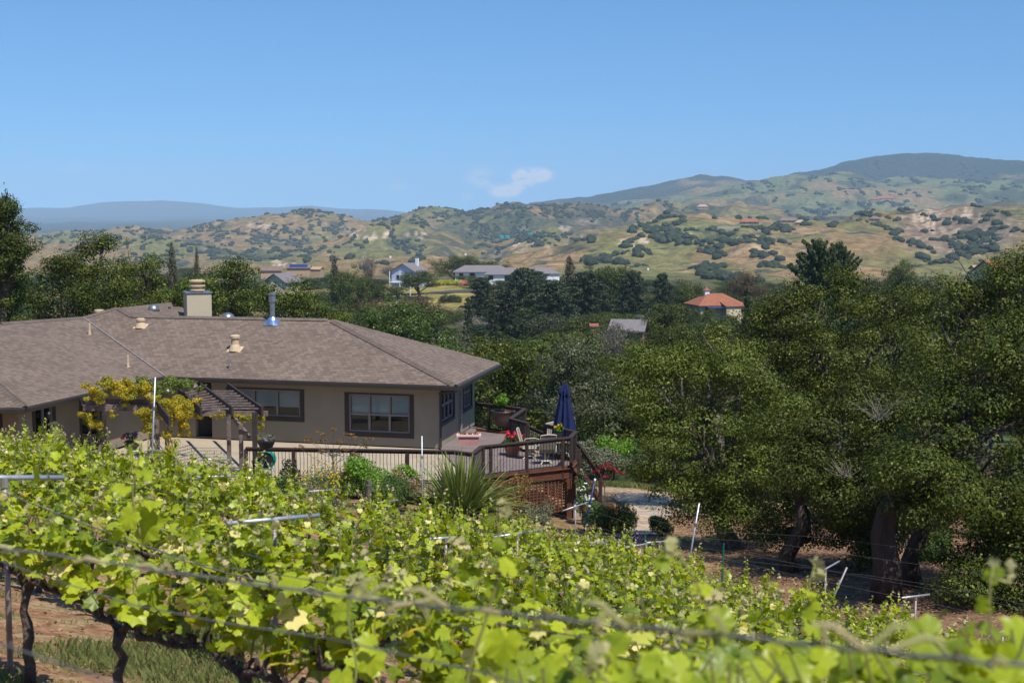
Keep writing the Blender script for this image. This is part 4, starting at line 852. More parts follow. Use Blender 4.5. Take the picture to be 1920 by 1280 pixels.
kid(puff('foliage', 'creeperdark', None, loosen([pxlobe(*q) for q in ((285, 722, 22, 48, .8), (320, 720, 24, 48, .6), (350, 722, 20, 48, .5), (300, 735, 20, 47.5, .5), (172, 790, 20, 46.8, 1.2), (375, 728, 12, 48, .5), (262, 715, 10, 48, 1))], 9), 6500, .062, 22, upb=.3), cr1)
kid(puff('flowers', 'pinkflower', None, [pxlobe(*q) for q in ((188, 708, 2.5, 46.4), (367, 723, 3.5, 47), (314, 732, 2, 47), (281, 738, 2, 46), (290, 730, 2, 46))], 60, .07, 23, shell=.2), cr1)
cr2 = thing('climbing_vine', 'creeper with yellow leaves hanging down the middle pergola post', 'creeper', P(296, 870, 46), group='creepers on the pergola')
kid(puff('foliage', 'creeper', None, loosen([pxlobe(*q) for q in ((310, 755, 22, 45.8, .7), (335, 760, 24, 45.8, .8), (355, 775, 20, 45.6, .9), (320, 780, 20, 45.6, 1), (345, 795, 14, 45.6, 1.3), (300, 765, 16, 45.8, 1), (275, 780, 18, 45.8, 1), (262, 775, 14, 45.8, .8), (280, 800, 14, 45.8, 1.1), (310, 815, 11, 45.6, 1.4), (318, 840, 9, 45.6, 1.4), (340, 808, 7, 45.6, 1.3), (375, 780, 9, 45.6, .9), (372, 752, 9, 46, .8))], 9), 12000, .06, 24, upb=.2), cr2)
mb = MB(); rj = random.Random(5)
for k in range(16):
    a = P(rj.uniform(285, 312), 875, 45.8); b = P(rj.uniform(278, 320), rj.uniform(790, 830), 45.8); mb.tube([a, (a+b)/2+Vector((rj.uniform(-.2, .2), 0, 0)), b], rj.uniform(.01, .022), 5)
kid(mb.build('stems', 'twiggrey'), cr2)
cr3 = thing('climbing_vine', 'thin yellow creeper climbing the right pergola post next to the hanging basket', 'creeper', P(479, 890, 45.2), group='creepers on the pergola')
kid(puff('foliage', 'creeper', None, loosen([pxlobe(*q) for q in ((455, 782, 11, 45, .6), (470, 785, 9, 45, .8), (490, 785, 7, 45, .9), (488, 800, 6, 45, 1.3), (482, 820, 7, 45, .9), (486, 850, 6, 45, 1.2), (478, 870, 8, 45, 1), (484, 885, 6, 45, 1), (415, 778, 9, 45.2, .6), (398, 780, 7, 45.3, .7), (440, 780, 5, 45.1, .7))], 9), 2600, .058, 25, upb=.2), cr3)
gp = thing('hanging_basket', 'basket of red and purple flowers in the shade behind the pergola', 'hanging basket', P(248, 828, 47.5))
MB().lathe([(.12, -.28), (.26, -.1), (.28, 0), (.05, -.02)], 16).build('basket', 'brownglaze', gp); puff('foliage', 'shrubgreen', gp, rlobes(6, .3, .25, .12, .12, .12, 30), 220, .08, 30); puff('flowers', 'purpleflower', gp, rlobes(5, .2, .2, .1, .24, .08, 31), 130, .07, 31, shell=.2); puff('flowers', 'redflower', gp, [((-.28, 0, .2), .1), ((-.34, 0, .12), .07)], 60, .07, 32, shell=.2)
# wire fence panels behind the vines
wf = thing('wire_fence', 'thin wire mesh fence stretched across the patio entrance below the pergola', 'fence', P(330, 880, 44))
mb = MB()
for i in range(26): a = P(322+i*4.2, 828+i*.9, 44.3); b = P(322+i*4.2, 884, 44.3); mb.tube([a, b], .0035, 3)
for j in range(9): a = P(322, 828+j*6.6, 44.3); b = P(428, 851+j*4.4, 44.3); mb.tube([a, b], .0035, 3)
kid(mb.build('mesh', 'wire'), wf)
# ================================================================== vineyard: posts, wires, vines, ground litter
URX = Vector((CA, -SA, 0)); UQ = Vector((SA, CA, 0))      # along a row (towards the camera and right), across the rows
RANG = math.atan2(URX.y, URX.x)
ordn = ['first', 'second', 'third', 'fourth', 'fifth', 'sixth', 'seventh', 'eighth', 'ninth', 'tenth', 'eleventh']
PLAB = ['blurred steel trellis post with rusty joint at the left frame edge', 'steel T-post rising between the vines in front of the wood stump, left of centre', 'steel T-post with long crossarm in the middle of the vineyard below the deck',
 'steel T-post with grey crossarm in front of the pergola, just below its middle post', 'steel T-post with crossarm between the pergola and the left frame edge', 'highest steel T-post at the far left, in front of the left wing windows',
 'steel T-post with short crossarm below the right end of the deck', 'steel T-post with slightly bent crossarm beside the green stake', 'rearmost steel T-post crossarm beside the round yellow flowered bush',
 'steel T-post with arm tilted up in front of the leaning oak trunk', 'steel T-post with level arm below the double oak trunk', 'steel T-post low at the right frame edge', 'steel T-post with tilted arm against the corner post of the deck',
 'steel T-post arm in front of the spiky flax clump', 'short steel T-post arm half hidden by leaves near the middle of the vineyard', 'steel T-post arm below the yellow daisies', 'thin steel T-post arm below the house door', 'thin steel T-post arm tied to the wooden post under the creeper']
armpt = []
for (px, py, r, tl), lab in zip(POSTS, PLAB):
    p = postpt(px, py, r); g = gz(p.x, p.y); t = thing('trellis_post', lab, 'trellis post', (p.x, p.y, g), group='steel T-posts of the vine trellis'); h = p.z-g
    near = p.y < 12; t.rotation_euler = (0, 0, RANG+math.pi/2)
    MB().tube([(0, 0, -.2), (0, 0, h-.02)], .021, 8).build('post', 'rustpipe', t, smooth=True)
    td = tl/.64*.64-.10; L = .86 if px != 836 else .5
    a = MB(); a.tube([(-L/2, 0, h-td*-L/2*-1 if False else h-td*L/2*-1*-1), (L/2, 0, h+td*L/2)], .019, 8); a.build('crossarm', 'galv', t, smooth=True)
    MB().tube([(0, 0, h-.07), (0, 0, h+.0)], .028, 8).build('bracket', 'rustpipe', t); armpt.append((p, r))
poles = [('tall_pole', 'tall straight galvanised pole standing in front of the creeper', (291, 707), (284, 890), 33.5, .022, 'galv'), ('tall_pole', 'thin upright galvanised pole in front of the long patio railing', (791, 817), (792, 940), 38, .019, 'galv'),
 ('tall_pole', 'leaning galvanised pole at the foot of the oaks', (1311, 943), (1290, 1066), 31, .02, 'galv'), ('slanted_stake', 'short tilted metal stake behind the last crossarm near the oaks', (1588, 1063), (1566, 1112), 26.5, .018, 'rustpipe')]
for nm, lab, a, b, d, r, mm in poles:
    pa = P(*a, d); pb = P(*b, d); root = thing(nm, lab, 'pole', pb); dv = (pa-pb); pb2 = pb-dv.normalized()*.7; kid(MB().tube([pb2, pa], r, 8).build('shaft', mm, smooth=True), root)
    if nm == 'tall_pole': kid(MB().tube([pa-dv*.3, pa-dv*.3-dv.normalized()*.08], r*1.35, 8).build('coupling', 'lead'), root)
pa = P(1116, 897, 38); pb = P(1096, 992, 38); root = thing('tall_pole', 'dark blue pole with white tip leaning in front of the white flowers', 'pole', pb); dv = pa-pb
kid(MB().tube([pb-dv*.3, pa-dv*.06], .026, 8).build('shaft', 'bluepole', smooth=True), root); kid(MB().tube([pa-dv*.06, pa], .029, 8).build('tip', 'whitetip', smooth=True), root); kid(MB().tube([pa-dv*.52, pa-dv*.56], .032, 8).build('clip', 'whitetip', smooth=True), root)
for (x0, y0, y1, d, lab) in ((1210, 996, 1060, 32, 'teal green stake beside the bent crossarm'), (1357, 1018, 1060, 30, 'teal green stake beside the foot of an oak trunk'), (1358, 1108, 1128, 21, 'short teal green stake deep among the vine leaves'), (1203, 1090, 1150, 20, 'teal green stake low among the leaves in the middle')):
    a = P(x0, y0, d); b = P(x0-3, y1+30, d); o = MB().tube([b, a], .022, 5).build('garden_stake', 'greenstake'); tag(o, lab, 'stake', 'green garden stakes')
for (px, y0, y1, d, lab) in ((691, 899, 960, 38, 'weathered grey wooden end post in front of the green bushes'), (302, 844, 905, 33.8, 'weathered grey wooden post with wire wrapped at its top, beside the tall pole')):
    a = P(px, y0, d); b = P(px, y1, d); root = thing('wooden_post', lab, 'post', (a.x, a.y, b.z)); kid(MB().tube([b-up*.8, a-up*.02, a], [.085, .08, .07], 10).build('post', 'greybark'), root)
    kid(MB().tube([a-up*.12, a-up*.16], .09, 10).build('wire_wrap', 'wire'), root)
# wires: each strung along a row following the slope
def rowpt(q, s_, h, off=0):
    """s_: position along the row"""
    p = UQ*(q+off)+URX*s_; return Vector((p.x, p.y, gz(p.x, p.y)+h))
def hill_h(q): return 1.4
for k in range(11):
    q = ROWQ[k]
    if k == 9: q = 1.4+2.25*9.1
    s0 = -26 if k > 3 else -14; s1 = 0.5 if k < 3 else (3 if k < 6 else -.5*0+4)
    for side, nm in ((-.42, 'near'), (.42, 'far')):
        pts = []; n = 26
        for i in range(n+1):
            s_ = s0+(s1-s0)*i/n; p = rowpt(q, s_, 1.4+(0.02*math.sin(i*1.3)), side)
            if p.y > 41: continue
            pts.append(p)
        o = MB().tube(pts, .0024, 4).build('trellis_wire', 'wire', smooth=True); tag(o, f'upper trellis wire on the {nm} side of the {ordn[k]} vine row from the camera', 'wire', 'trellis wires')
    pts = [rowpt(q, s0+(s1-s0)*i/20, .86) for i in range(21)]; pts = [p for p in pts if p.y < 41]
    o = MB().tube(pts, .0022, 4).build('trellis_wire', 'wire'); tag(o, f'lower cordon wire carrying the trunks of the {ordn[k]} vine row from the camera', 'wire', 'trellis wires')
# the two strands that cross the foreground
for (pts, r, lab) in (([(-60, 1018, 3.5), (640, 1118, 2.7), (930, 1148, 2.35), (1400, 1196, 1.95), (1990, 1254, 1.6)], .0034, 'nearest wire, badly out of focus, crossing the whole foreground with a tendril knot'),
                      ([(-40, 905, 9.6), (215, 1003, 8.4), (390, 1064, 7.4), (640, 1128, 6.6), (960, 1195, 5.7), (1280, 1256, 5.0), (1600, 1300, 4.4)], .0042, 'twisted wire wound with dry tendrils in front of the second vine row')):
    P3 = [P(a, b, c) for a, b, c in pts]; fine = []
    for a, b in zip(P3[:-1], P3[1:]):
        for i in range(14): fine.append(at(a, b, i/14)+Vector((0, 0, .0025*math.sin(i*2.1))))
    root = thing('foreground_wire', lab, 'wire', P3[0]); kid(MB().tube(fine, r, 6).build('strand', 'wire', smooth=True), root)
    mb = MB(); rj = random.Random(int(pts[0][2]*10))
    for i in range(26):
        c = fine[rj.randrange(len(fine))]; d = Vector((rj.uniform(-.05, .05), 0, rj.uniform(-.02, .03))); mb.tube([c, c+d+Vector((0, 0, .012)), c+d*1.6], [.004, .005, .002], 5)
    if pts[0][2] < 5:
        for (t0, ln, rr_) in ((930, .05, .006), (1060, .05, .0025), (1380, .07, .006)):
            i = int((t0+60)/2050*len(fine)); mb.tube([fine[i], fine[i]+(fine[i+1]-fine[i]).normalized()*ln], [rr_, rr_*.7], 8)
    kid(mb.build('tendrils', 'vinetip'), root)
# ---- vine prototypes, row along local X
def vine_proto(name, seed, hi, nshoot, width=1.55, extra=1.0, tall=1.0):
    rng = np.random.default_rng(seed); rj = random.Random(seed); root = thing(name, 'x', 'grapevine')
    tk = MB(); h = .80; pts = [Vector((0, 0, -.15))]
    for i in range(1, 8): pts.append(Vector((rj.uniform(-.035, .035), rj.uniform(-.035, .035), h*i/7)))
    tk.tube(pts, [.042]+[.029*rj.uniform(.85, 1.25) for _ in range(6)]+[.044], 9); tk.build('trunk', 'vinebark', root, smooth=True)
    co = MB(); top = pts[-1]
    for s_ in (-1, 1):
        cp = [top-up*.03]; 
        for i in range(1, 9): cp.append(Vector((s_*width*.52*i/8, rj.uniform(-.025, .025), h+.04+rj.uniform(-.025, .025)+.015*i*.3)))
        co.tube(cp, [.036]+[.022*rj.uniform(.8, 1.3) for _ in range(7)]+[.014], 8)
        for i in range(1, 9, 1): # knobbly spurs
            c = cp[i] if i < 9 else cp[-1]; co.tube([c, c+Vector((rj.uniform(-.02, .02), rj.uniform(-.03, .03), .05)), c+Vector((rj.uniform(-.03, .03), rj.uniform(-.04, .04), rj.uniform(.08, .13)))], [.02, .017, .011], 6)
    co.build('cordon', 'vinebark', root, smooth=True)
    cn = MB(); LC = []; LN = []; LS = []; TC = []; TN = []; TS = []
    for k in range(nshoot):
        x0 = (k+.5)/nshoot*width-width/2+rj.uniform(-.05, .05); side = rj.choice((-1, 1)); ln = rj.uniform(.5, .95)*tall*(1.28 if rj.random() < .2 else 1); lean = side*rj.uniform(.05, .55); dx = rj.uniform(-.25, .25)
        n = 8; sp = []
        for i in range(n+1):
            t = i/n; sp.append(Vector((x0+dx*t+.03*math.sin(5*t+k), lean*t**.8*ln*.75, h+.08+ln*t*(1-.25*abs(lean)*t)+.02*math.sin(7*t+k))))
        cn.tube(sp, [.0065-.0045*i/n for i in range(n+1)], 5)
        m_ = int(ln/.056*extra)
        for j in range(m_):
            t = (.14 if hi else .06)+(.86 if hi else .94)*j/m_; i = min(n-1, int(t*n)); f_ = t*n-i; p = sp[i]*(1-f_)+sp[i+1]*f_; a = rj.uniform(0, 6.28); pl_ = rj.uniform(.03, .1)*(1.15-t*.7)
            out_ = Vector((math.cos(a), math.sin(a)+side*.3, rj.uniform(-.1, .5))); c = p+out_*pl_
            sz = (.155 if t < .55 else .125 if t < .8 else .07)*rj.uniform(.7, 1.2)*(1.0 if t < .92 else .6)
            (LC if t < .93 else TC).append(c); (LN if t < .93 else TN).append((out_.x*.5, out_.y*.5+side*.15, .75)); (LS if t < .93 else TS).append(sz if t < .93 else sz*.9)
        for j in range(3): TC.append(sp[-1]+Vector((rj.uniform(-.012, .012), rj.uniform(-.012, .012), rj.uniform(-.02, .03)))); TN.append((rj.uniform(-1, 1), rj.uniform(-1, 1), .3)); TS.append(rj.uniform(.025, .05))
    cn.build('shoots', 'cane', root)
    for nm, c, nn, sz, mm in (('foliage', LC, LN, LS, 'vineleaf'), ('shoot_tips', TC, TN, TS, 'vinetip')):
        c = np.array([tuple(v) for v in c]); nn = np.array(nn); t, b, v = frames(len(c), rng, nn, .55); link(nm, leaves(nm, c, t, b, v, np.array(sz), mm, GRAPE_HI if hi else GRAPE_LO), root)
    return root
PROT = {}
for key, hi, ns, ex in (('hi', True, 17, 1.05), ('lo', False, 20, 1.25)):
    PROT[key] = [vine_proto('grapevine', 40+i+(10 if hi else 0), hi, ns+i % 3, extra=ex) for i in range(4)]
PROT['end'] = [vine_proto('grapevine', 80+i, False, 10, extra=.9, tall=.8) for i in range(2)]
used = set(); nv_ = 0; rj = random.Random(77); VROW = {}
def place_vine(key, i, p, lab, grp, sc=1, zs=1, jitter=True):
    global nv_
    pr = PROT[key][i % len(PROT[key])]
    o = pr if pr.name not in used else copyof(pr); used.add(o.name if o is not pr else pr.name); used.add(pr.name)
    o.location = p; o.rotation_euler = (0, 0, RANG+(math.pi if rj.random() < .5 else 0)+rj.uniform(-.06, .06)); o.scale = (sc*rj.uniform(.94, 1.08), sc*rj.uniform(.92, 1.1), sc*zs*rj.uniform(.92, 1.06)); o['label'] = lab; o['group'] = grp; nv_ += 1; return o
for k in range(1, 11):
    q = ROWQ[k]; s_ = -34+.4*k
    while s_ < 9:
        p = UQ*q+URX*s_; s_ += 1.5
        if p.y < 2.2 or p.y > 39.5: continue
        pxx = 960+p.x/p.y*FPX; 
        if pxx < -110 or pxx > 2010: continue
        if p.y > 30.5 and pxx > 1300: continue
        if p.x > 7.8 or (p.x > 5 and p.y > 28+1.6*(7-p.x)): continue
        g = gz(p.x, p.y)
        if 400-(g+1.62)/p.y*FPX < np.interp(pxx, [0, 200, 330, 450, 560, 700, 800, 950, 1050, 1150, 1250, 1400, 1550, 1700, 1900], [788, 822, 846, 866, 912, 940, 954, 962, 972, 992, 1014, 1050, 1082, 1116, 1180]): continue
        yy = 400-(g+1.4)/p.y*FPX
        if yy > 1420: continue
        if k == 1 and p.y < 4.4: continue
        VROW.setdefault(k, []).append((pxx, 'x')); o_ = place_vine('hi' if p.y < 17 else 'lo', rj.randrange(4), Vector((p.x, p.y, g+(.12 if k == 1 and p.x > -3.4 else 0))), f'leafy grapevine standing in the {ordn[k]} vine row down the slope', f'grapevines of the {ordn[k]} row', zs=.98 if p.y > 16 else .88); VROW[k][-1] = (pxx, o_)
ORD = ordn+['twelfth', 'thirteenth', 'fourteenth', 'fifteenth', 'sixteenth', 'seventeenth', 'eighteenth', 'nineteenth', 'twentieth', 'twenty-first', 'twenty-second', 'twenty-third', 'twenty-fourth', 'twenty-fifth', 'twenty-sixth', 'twenty-seventh', 'twenty-eighth', 'twenty-ninth', 'thirtieth']
for k, lst in VROW.items():
    for i, (q, o_) in enumerate(sorted(lst, key=lambda t: t[0])): o_['label'] = f'leafy grapevine, {ORD[i]} from the left end of the {ordn[k]} vine row down the slope'
print('vines', nv_)
# long single shoots reaching up close to the lens, out of focus
def shoot(px0, py0, px1, py1, d, lab, big=.12, n=9, seed=1, bare=.35, tip=True):
    rj = random.Random(seed); rng = np.random.default_rng(seed); a = P(px0, py0, d); b = P(px1, py1, d+.1); sp = [at(a, b, t/10)+Vector((.02*math.sin(t*.6+seed), 0, 0)) for t in range(11)]
    root = thing('vine_shoot', lab, 'vine shoot', a, group='single shoots rising in the foreground'); kid(MB().tube(sp, [.0055-.0032*i/10 for i in range(11)], 7).build('stem', 'cane', smooth=True), root)
    c = []; nn = []; sz = []
    for j in range(n):
        t = (j+.5)/n*(1-.0); p = at(a, b, t); an = rj.uniform(0, 6.28); o_ = Vector((math.cos(an), .4*math.sin(an), .15)); s_ = big*(1-.75*t)*rj.uniform(.75, 1.2); c.append(p+o_*s_*.75); nn.append((o_.x*.4, -.55+rj.uniform(-.3, .3), .6)); sz.append(s_*1.2)
    c = np.array([tuple(v) for v in c]); t_, b_, v_ = frames(len(c), rng, np.array(nn), .35); kid(link('leaves', leaves('leaves', c, t_, b_, v_, np.array(sz), 'vineleaf', GRAPE_HI)), root)
    if tip:
        c = np.array([tuple(b+Vector((rj.uniform(-.02, .02), rj.uniform(-.02, .02), rj.uniform(-.03, .02)))) for _ in range(7)]); t_, b_, v_ = frames(7, rng, rng.normal(size=(7, 3)), .5); kid(link('tip', leaves('tip', c, t_, b_, v_, rng.uniform(.02, .045, 7), 'vinetip', GRAPE_HI)), root)
shoot(1440, 1420, 1262, 1030, 3.3, 'thick blurred pale shoot rising right of centre in front of the crossarms', .15, 7, 3)
shoot(880, 1330, 940, 950, 3.9, 'tall blurred shoot with forked pink tip near the centre of the photo', .13, 8, 4)
shoot(1790, 1420, 1880, 1060, 2.9, 'big blurred shoot with curling pinkish tip at the lower right', .13, 7, 5)
shoot(1500, 1300, 1535, 1060, 4.0, 'blurred shoot with pale tip in front of the oak shadow', .13, 7, 6)
shoot(655, 1290, 668, 1075, 4.6, 'blurred shoot with creamy tip left of centre', .12, 7, 7)
shoot(255, 1010, 258, 830, 6.5, 'blurred shoot rising left of the pergola with a pink tip', .16, 7, 8)
shoot(90, 900, 100, 795, 8, 'small blurred shoot with pale tip in front of the left wing', .12, 6, 9)
shoot(1700, 1480, 1670, 1250, 3.0, 'leafy blurred shoot beneath the level crossarm at the right', .15, 7, 10)
shoot(1160, 1400, 1120, 1230, 2.6, 'very near blurred shoot at the bottom edge right of centre', .13, 6, 11)
for i, (px, py, w_, d) in enumerate(((1180, 1310, 210, 3.0), (1430, 1330, 220, 2.9), (1640, 1310, 230, 2.9), (1870, 1270, 200, 2.8), (1010, 1330, 170, 3.2))):
    root = thing('vine_foliage', ['spray of big blurred leaves at the bottom edge right of centre', 'spray of big blurred leaves between the bottom edge and the nearest wire', 'widest spray of big blurred leaves under the nearest wire at the lower right', 'spray of big blurred leaves in the bottom right corner', 'spray of blurred leaves at the bottom edge near the middle'][i], 'vine leaves', P(px, py, d), group='nearest leaf sprays')
    rng = np.random.default_rng(60+i); n = 46; ctr = P(px, py, d); r = w_/2*d/FPX; c = np.array(ctr)+np.clip(rng.normal(size=(n, 3)), -1.5, 1.5)*np.array([r*.65, .16, r*.32]); nn = np.tile(np.array([0, -.55, .8]), (n, 1)); t_, b_, v_ = frames(n, rng, nn, .4)
    kid(link('leaves', leaves('leaves', c, t_, b_, v_, rng.uniform(.055, .115, n), 'vineleaf', GRAPE_HI)), root); mb = MB()
    for j in range(6): a = ctr+Vector((rng.normal()*r*.6, 0, -.35)); mb.tube([a, a+Vector((rng.normal()*.05, 0, .25)), a+Vector((rng.normal()*.08, 0, .45))], [.006, .005, .003], 6)
    kid(mb.build('stems', 'cane'), root)
# grass tufts and leaf litter on the visible ground
rng = np.random.default_rng(5); n = 110000; d = rng.uniform(5.5, 24, n)**1.0; x = (rng.uniform(-560+0*d, 300, n)-500)/FPX*d*.75; x = rng.uniform(-.38, .36, n)*d
g_ = fbm(x*.5, d*.5, 4)+.3*fbm(x*2+9, d*2, 4); k_ = g_ > .08; x = x[k_]; d = d[k_]; n = len(x); z = ground(x, d)
T = (np.array([(-.035, 0, 0), (.035, 0, 0), (.02, .15, .6), (-.01, .42, .9)]), np.array([(0, 1, 2, 3)])); a = rng.uniform(0, 6.28, n); t_ = np.stack([np.cos(a), np.sin(a), 0*a], 1); b_ = np.stack([-np.sin(a), np.cos(a), 0*a], 1); v_ = np.tile([0, 0, 1.], (n, 1))
o = link('grass', leaves('grass', np.stack([x, d, z-.005], 1), t_, b_, v_, rng.uniform(.03, .12, n)**1.0*(.6+.8*sstep(-.1, .6, fbm(x*.5, d*.5, 4))), 'grass', T)); tag(o, 'short green and straw coloured grass between the vine rows', 'grass', kind='stuff')
n = 14000; d = rng.uniform(5.5, 26, n); x = rng.uniform(-.38, .36, n)*d; z = ground(x, d)+.012; t_, b_, v_ = frames(n, rng, np.tile([0, 0, 1.], (n, 1)), .35)
o = link('leaf_litter', leaves('leaf_litter', np.stack([x, d, z], 1), t_, b_, v_, rng.uniform(.02, .06, n), 'litter')); tag(o, 'dry orange brown leaves and wood chips strewn on the earth', 'leaf litter', kind='stuff')
n = 16000; d = rng.uniform(27, 48, n); x = rng.uniform(2, 20, n); z = ground(x, d)+.015; t_, b_, v_ = frames(n, rng, np.tile([0, 0, 1.], (n, 1)), .35)
o = link('leaf_litter', leaves('leaf_litter', np.stack([x, d, z], 1), t_, b_, v_, rng.uniform(.04, .1, n), 'litter')); tag(o, 'brown oak leaf litter on the slope beneath the oaks', 'leaf litter', kind='stuff')
# ================================================================== trees and shrubs
def foot(px, py):
    v = ray(px, py); ds = np.linspace(4, 75, 1400); h = ground(ds*v.x/v.y, ds); z = ds*v.z/v.y; i = np.argmax(h >= z); return Vector((ds[i]*v.x/v.y, ds[i], h[i]))
def crown(name, lobes, cr, leaf, cover, m_, seed, tpl=DIAMOND, inner=.62, spread=.34, core=1.0):
    """lobes -> clumps over each lobe -> leaves over each clump"""
    rng = np.random.default_rng(seed); CC = []; CR = []; CN = []
    for (c, r) in lobes:
        r = np.array(r if np.ndim(r) else (r, r, r)); rm = r.mean(); k = max(6, int(3.0*(rm/cr)**2)); d = rng.normal(size=(k, 3)); d /= np.linalg.norm(d, axis=1, keepdims=True)
        d = d[d[:, 2] > -.75]; k = len(d); q = (.68+.40*rng.random(k))[:, None]; CC.append(np.array(c)+d*q*r); CR.append(cr*(.4+.85*rng.random(k))); CN.append(d)
    CC = np.concatenate(CC); CR = np.concatenate(CR); CN = np.concatenate(CN); nl = np.maximum(4, (cover*CR**2*9/(leaf*leaf*.6)).astype(int)); idx = np.repeat(np.arange(len(CC)), nl); n = len(idx)
    d = rng.normal(size=(n, 3)); d /= np.linalg.norm(d, axis=1, keepdims=True); d = d+CN[idx]*.35; q = (inner+(1-inner)*rng.random(n)**.5)[:, None]
    c = CC[idx]+d*q*CR[idx][:, None]*np.array([1, 1, .62])*(1+.18*rng.normal(size=(n, 1))); nn = d+np.array([0, 0, .35]); nn /= np.linalg.norm(nn, axis=1, keepdims=True)
    sz = leaf*(.6+.8*rng.random(n))
    if core:   # dense inner foliage that closes the crown
        for (lc, lr) in lobes:
            lr = np.array(lr if np.ndim(lr) else (lr, lr, lr)); kk = int(core*(lr.mean()/leaf)**2*1.7); d2 = rng.normal(size=(kk, 3)); d2 /= np.linalg.norm(d2, axis=1, keepdims=True); c = np.r_[c, np.array(lc)+d2*(.4+.38*rng.random(kk))[:, None]*lr]; nn = np.r_[nn, d2]; sz = np.r_[sz, leaf*rng.uniform(1.2, 1.8, kk)]
        n = len(c)
    t, b, v = frames(n, rng, nn, spread); return leaves(name, c, t, b, v, sz, m_, tpl)
def limbs(mb, base, mids, targets, r0, seed=1, n=9):
    rj = random.Random(seed); pts = [Vector(base)]+[Vector(m_) for m_ in mids]; k = len(pts); mb.tube(pts, [r0*(1.25-.5*i/max(1, k-1)) if i else r0*1.5 for i in range(k)], n); top = pts[-1]
    if targets:
        cen = sum((Vector(t) for t in targets), Vector())/len(targets); dv = (cen-top)*.22; rr = r0*(.75 if k > 1 else 1.2); mb.tube([top-dv*.12, top, top+dv*.35, top+dv], [rr*.9, rr*1.02, rr*.7, rr*.25], n)
    for t in targets:
        t = Vector(t); m1 = top.lerp(t, .35)+Vector((rj.uniform(-.2, .2), rj.uniform(-.2, .2), -.1))*(t-top).length*.3; m2 = top.lerp(t, .7)+Vector((rj.uniform(-.2, .2), rj.uniform(-.2, .2), .05))*(t-top).length*.3
        ra = r0*.55; mb.tube([top-up*.05, m1, m2, t], [ra, ra*.7, ra*.42, ra*.12], 7)
        for j in range(3):
            e_ = t+Vector((rj.uniform(-1, 1), rj.uniform(-1, 1), rj.uniform(-.3, .8)))*(t-top).length*.28; mb.tube([m2, m2.lerp(e_, .5)+Vector((0, 0, .05)), e_], [ra*.3, ra*.18, ra*.05], 5)
def pxtree(name, label, cat, d, trunk, lobes, leaf=.066, cr=.5, cover=.68, m_='oakleaf', bark='greybark', r0=.22, seed=1, group=None, twigs=0, squash=.82):
    base = P(*trunk[0][:2], d); base.z = gz(base.x, base.y)-(.2 if d > 60 else 0)
    root = thing(name, label, cat, base, group=group); L = []
    for q in lobes:
        dd_ = d+(q[3] if len(q) > 3 else 0); p = P(q[0], q[1], dd_); r = q[2]*dd_/FPX; r *= .93; L.append(((p.x, p.y, p.z), (r, r*1.15, r*squash)))
    kid(link('crown', crown('crown', L, cr, leaf, cover, m_, seed)), root); mb = MB(); mids = [P(a, b, d) for a, b in trunk[1:]]; rj = random.Random(seed)
    tg = [Vector(c) for c, r in L if c[2] > mids[-1].z+.2] or [Vector(c) for c, r in L]; rj.shuffle(tg); limbs(mb, base-up*.3, mids, tg[:9], r0, seed); kid(mb.build('trunk', bark, smooth=True), root)
    if twigs:
        tw = MB()
        for q in twigs:
            c = P(q[0], q[1], d+q[3]); r = q[2]*d/FPX
            for i in range(26):
                a = c+Vector((rj.gauss(0, .25), rj.gauss(0, .25), -.6))*r; e_ = c+Vector((rj.gauss(0, .8), rj.gauss(0, .6), rj.uniform(-.2, 1.1)))*r; m1 = a.lerp(e_, .5)+Vector((rj.gauss(0, .1), 0, rj.gauss(0, .1)))*r; tw.tube([a, m1, e_], [.011, .007, .003], 4)
        kid(tw.build('dead_twigs', 'twiggrey'), root)
    return root
pxtree('oak_tree', 'broad round oak nearest the stone patio, overhanging its right edge', 'oak tree', 38, [(1392, 1062), (1372, 1020), (1352, 985), (1345, 930)],
 [(1235, 730, 62), (1330, 700, 80, .5), (1425, 735, 72), (1225, 805, 62), (1320, 800, 88, -.6), (1420, 830, 80), (1275, 880, 62), (1372, 905, 78, -.5), (1450, 905, 55), (1185, 725, 36), (1310, 945, 40), (1405, 965, 40), (1245, 905, 34), (1275, 690, 50, .7), (1380, 665, 50, .8), (1455, 780, 50), (1190, 680, 34, .8), (1345, 950, 48, -1), (1402, 958, 44, -1), (1300, 925, 44, -1.2), (1250, 850, 50, -.8), (1380, 870, 60, -1.3), (1440, 880, 50, -1)], seed=11, r0=.24, m_='oakolive')
pxtree('oak_tree', 'oak with the leaning forked trunk and bare grey twigs near its top', 'oak tree', 33.5, [(1482, 1096), (1476, 1040), (1508, 985), (1500, 935)],
 [(1560, 865, 66), (1640, 840, 84, -.4), (1722, 865, 66), (1578, 940, 52), (1655, 945, 58), (1550, 790, 62, .6), (1640, 765, 62, .6), (1640, 1000, 30), (1705, 955, 46), (1505, 880, 44), (1585, 990, 30), (1490, 805, 52, .7), (1720, 790, 58, .5), (1600, 905, 60, -.8), (1592, 1010, 40, -.6), (1630, 1035, 30, -.6), (1560, 965, 40, .4), (1690, 1000, 30, .6), (1520, 930, 46, .8), (1470, 960, 36, .9), (1490, 1000, 28, 1.2), (1515, 890, 46, -1), (1552, 945, 40, -1.1), (1620, 960, 46, -1.2), (1670, 900, 56, -1.2), (1440, 1000, 30, 1.5)], seed=12, r0=.19, bark='bark', twigs=[(1652, 765, 34, -1.2), (1585, 880, 24, -1.8)])
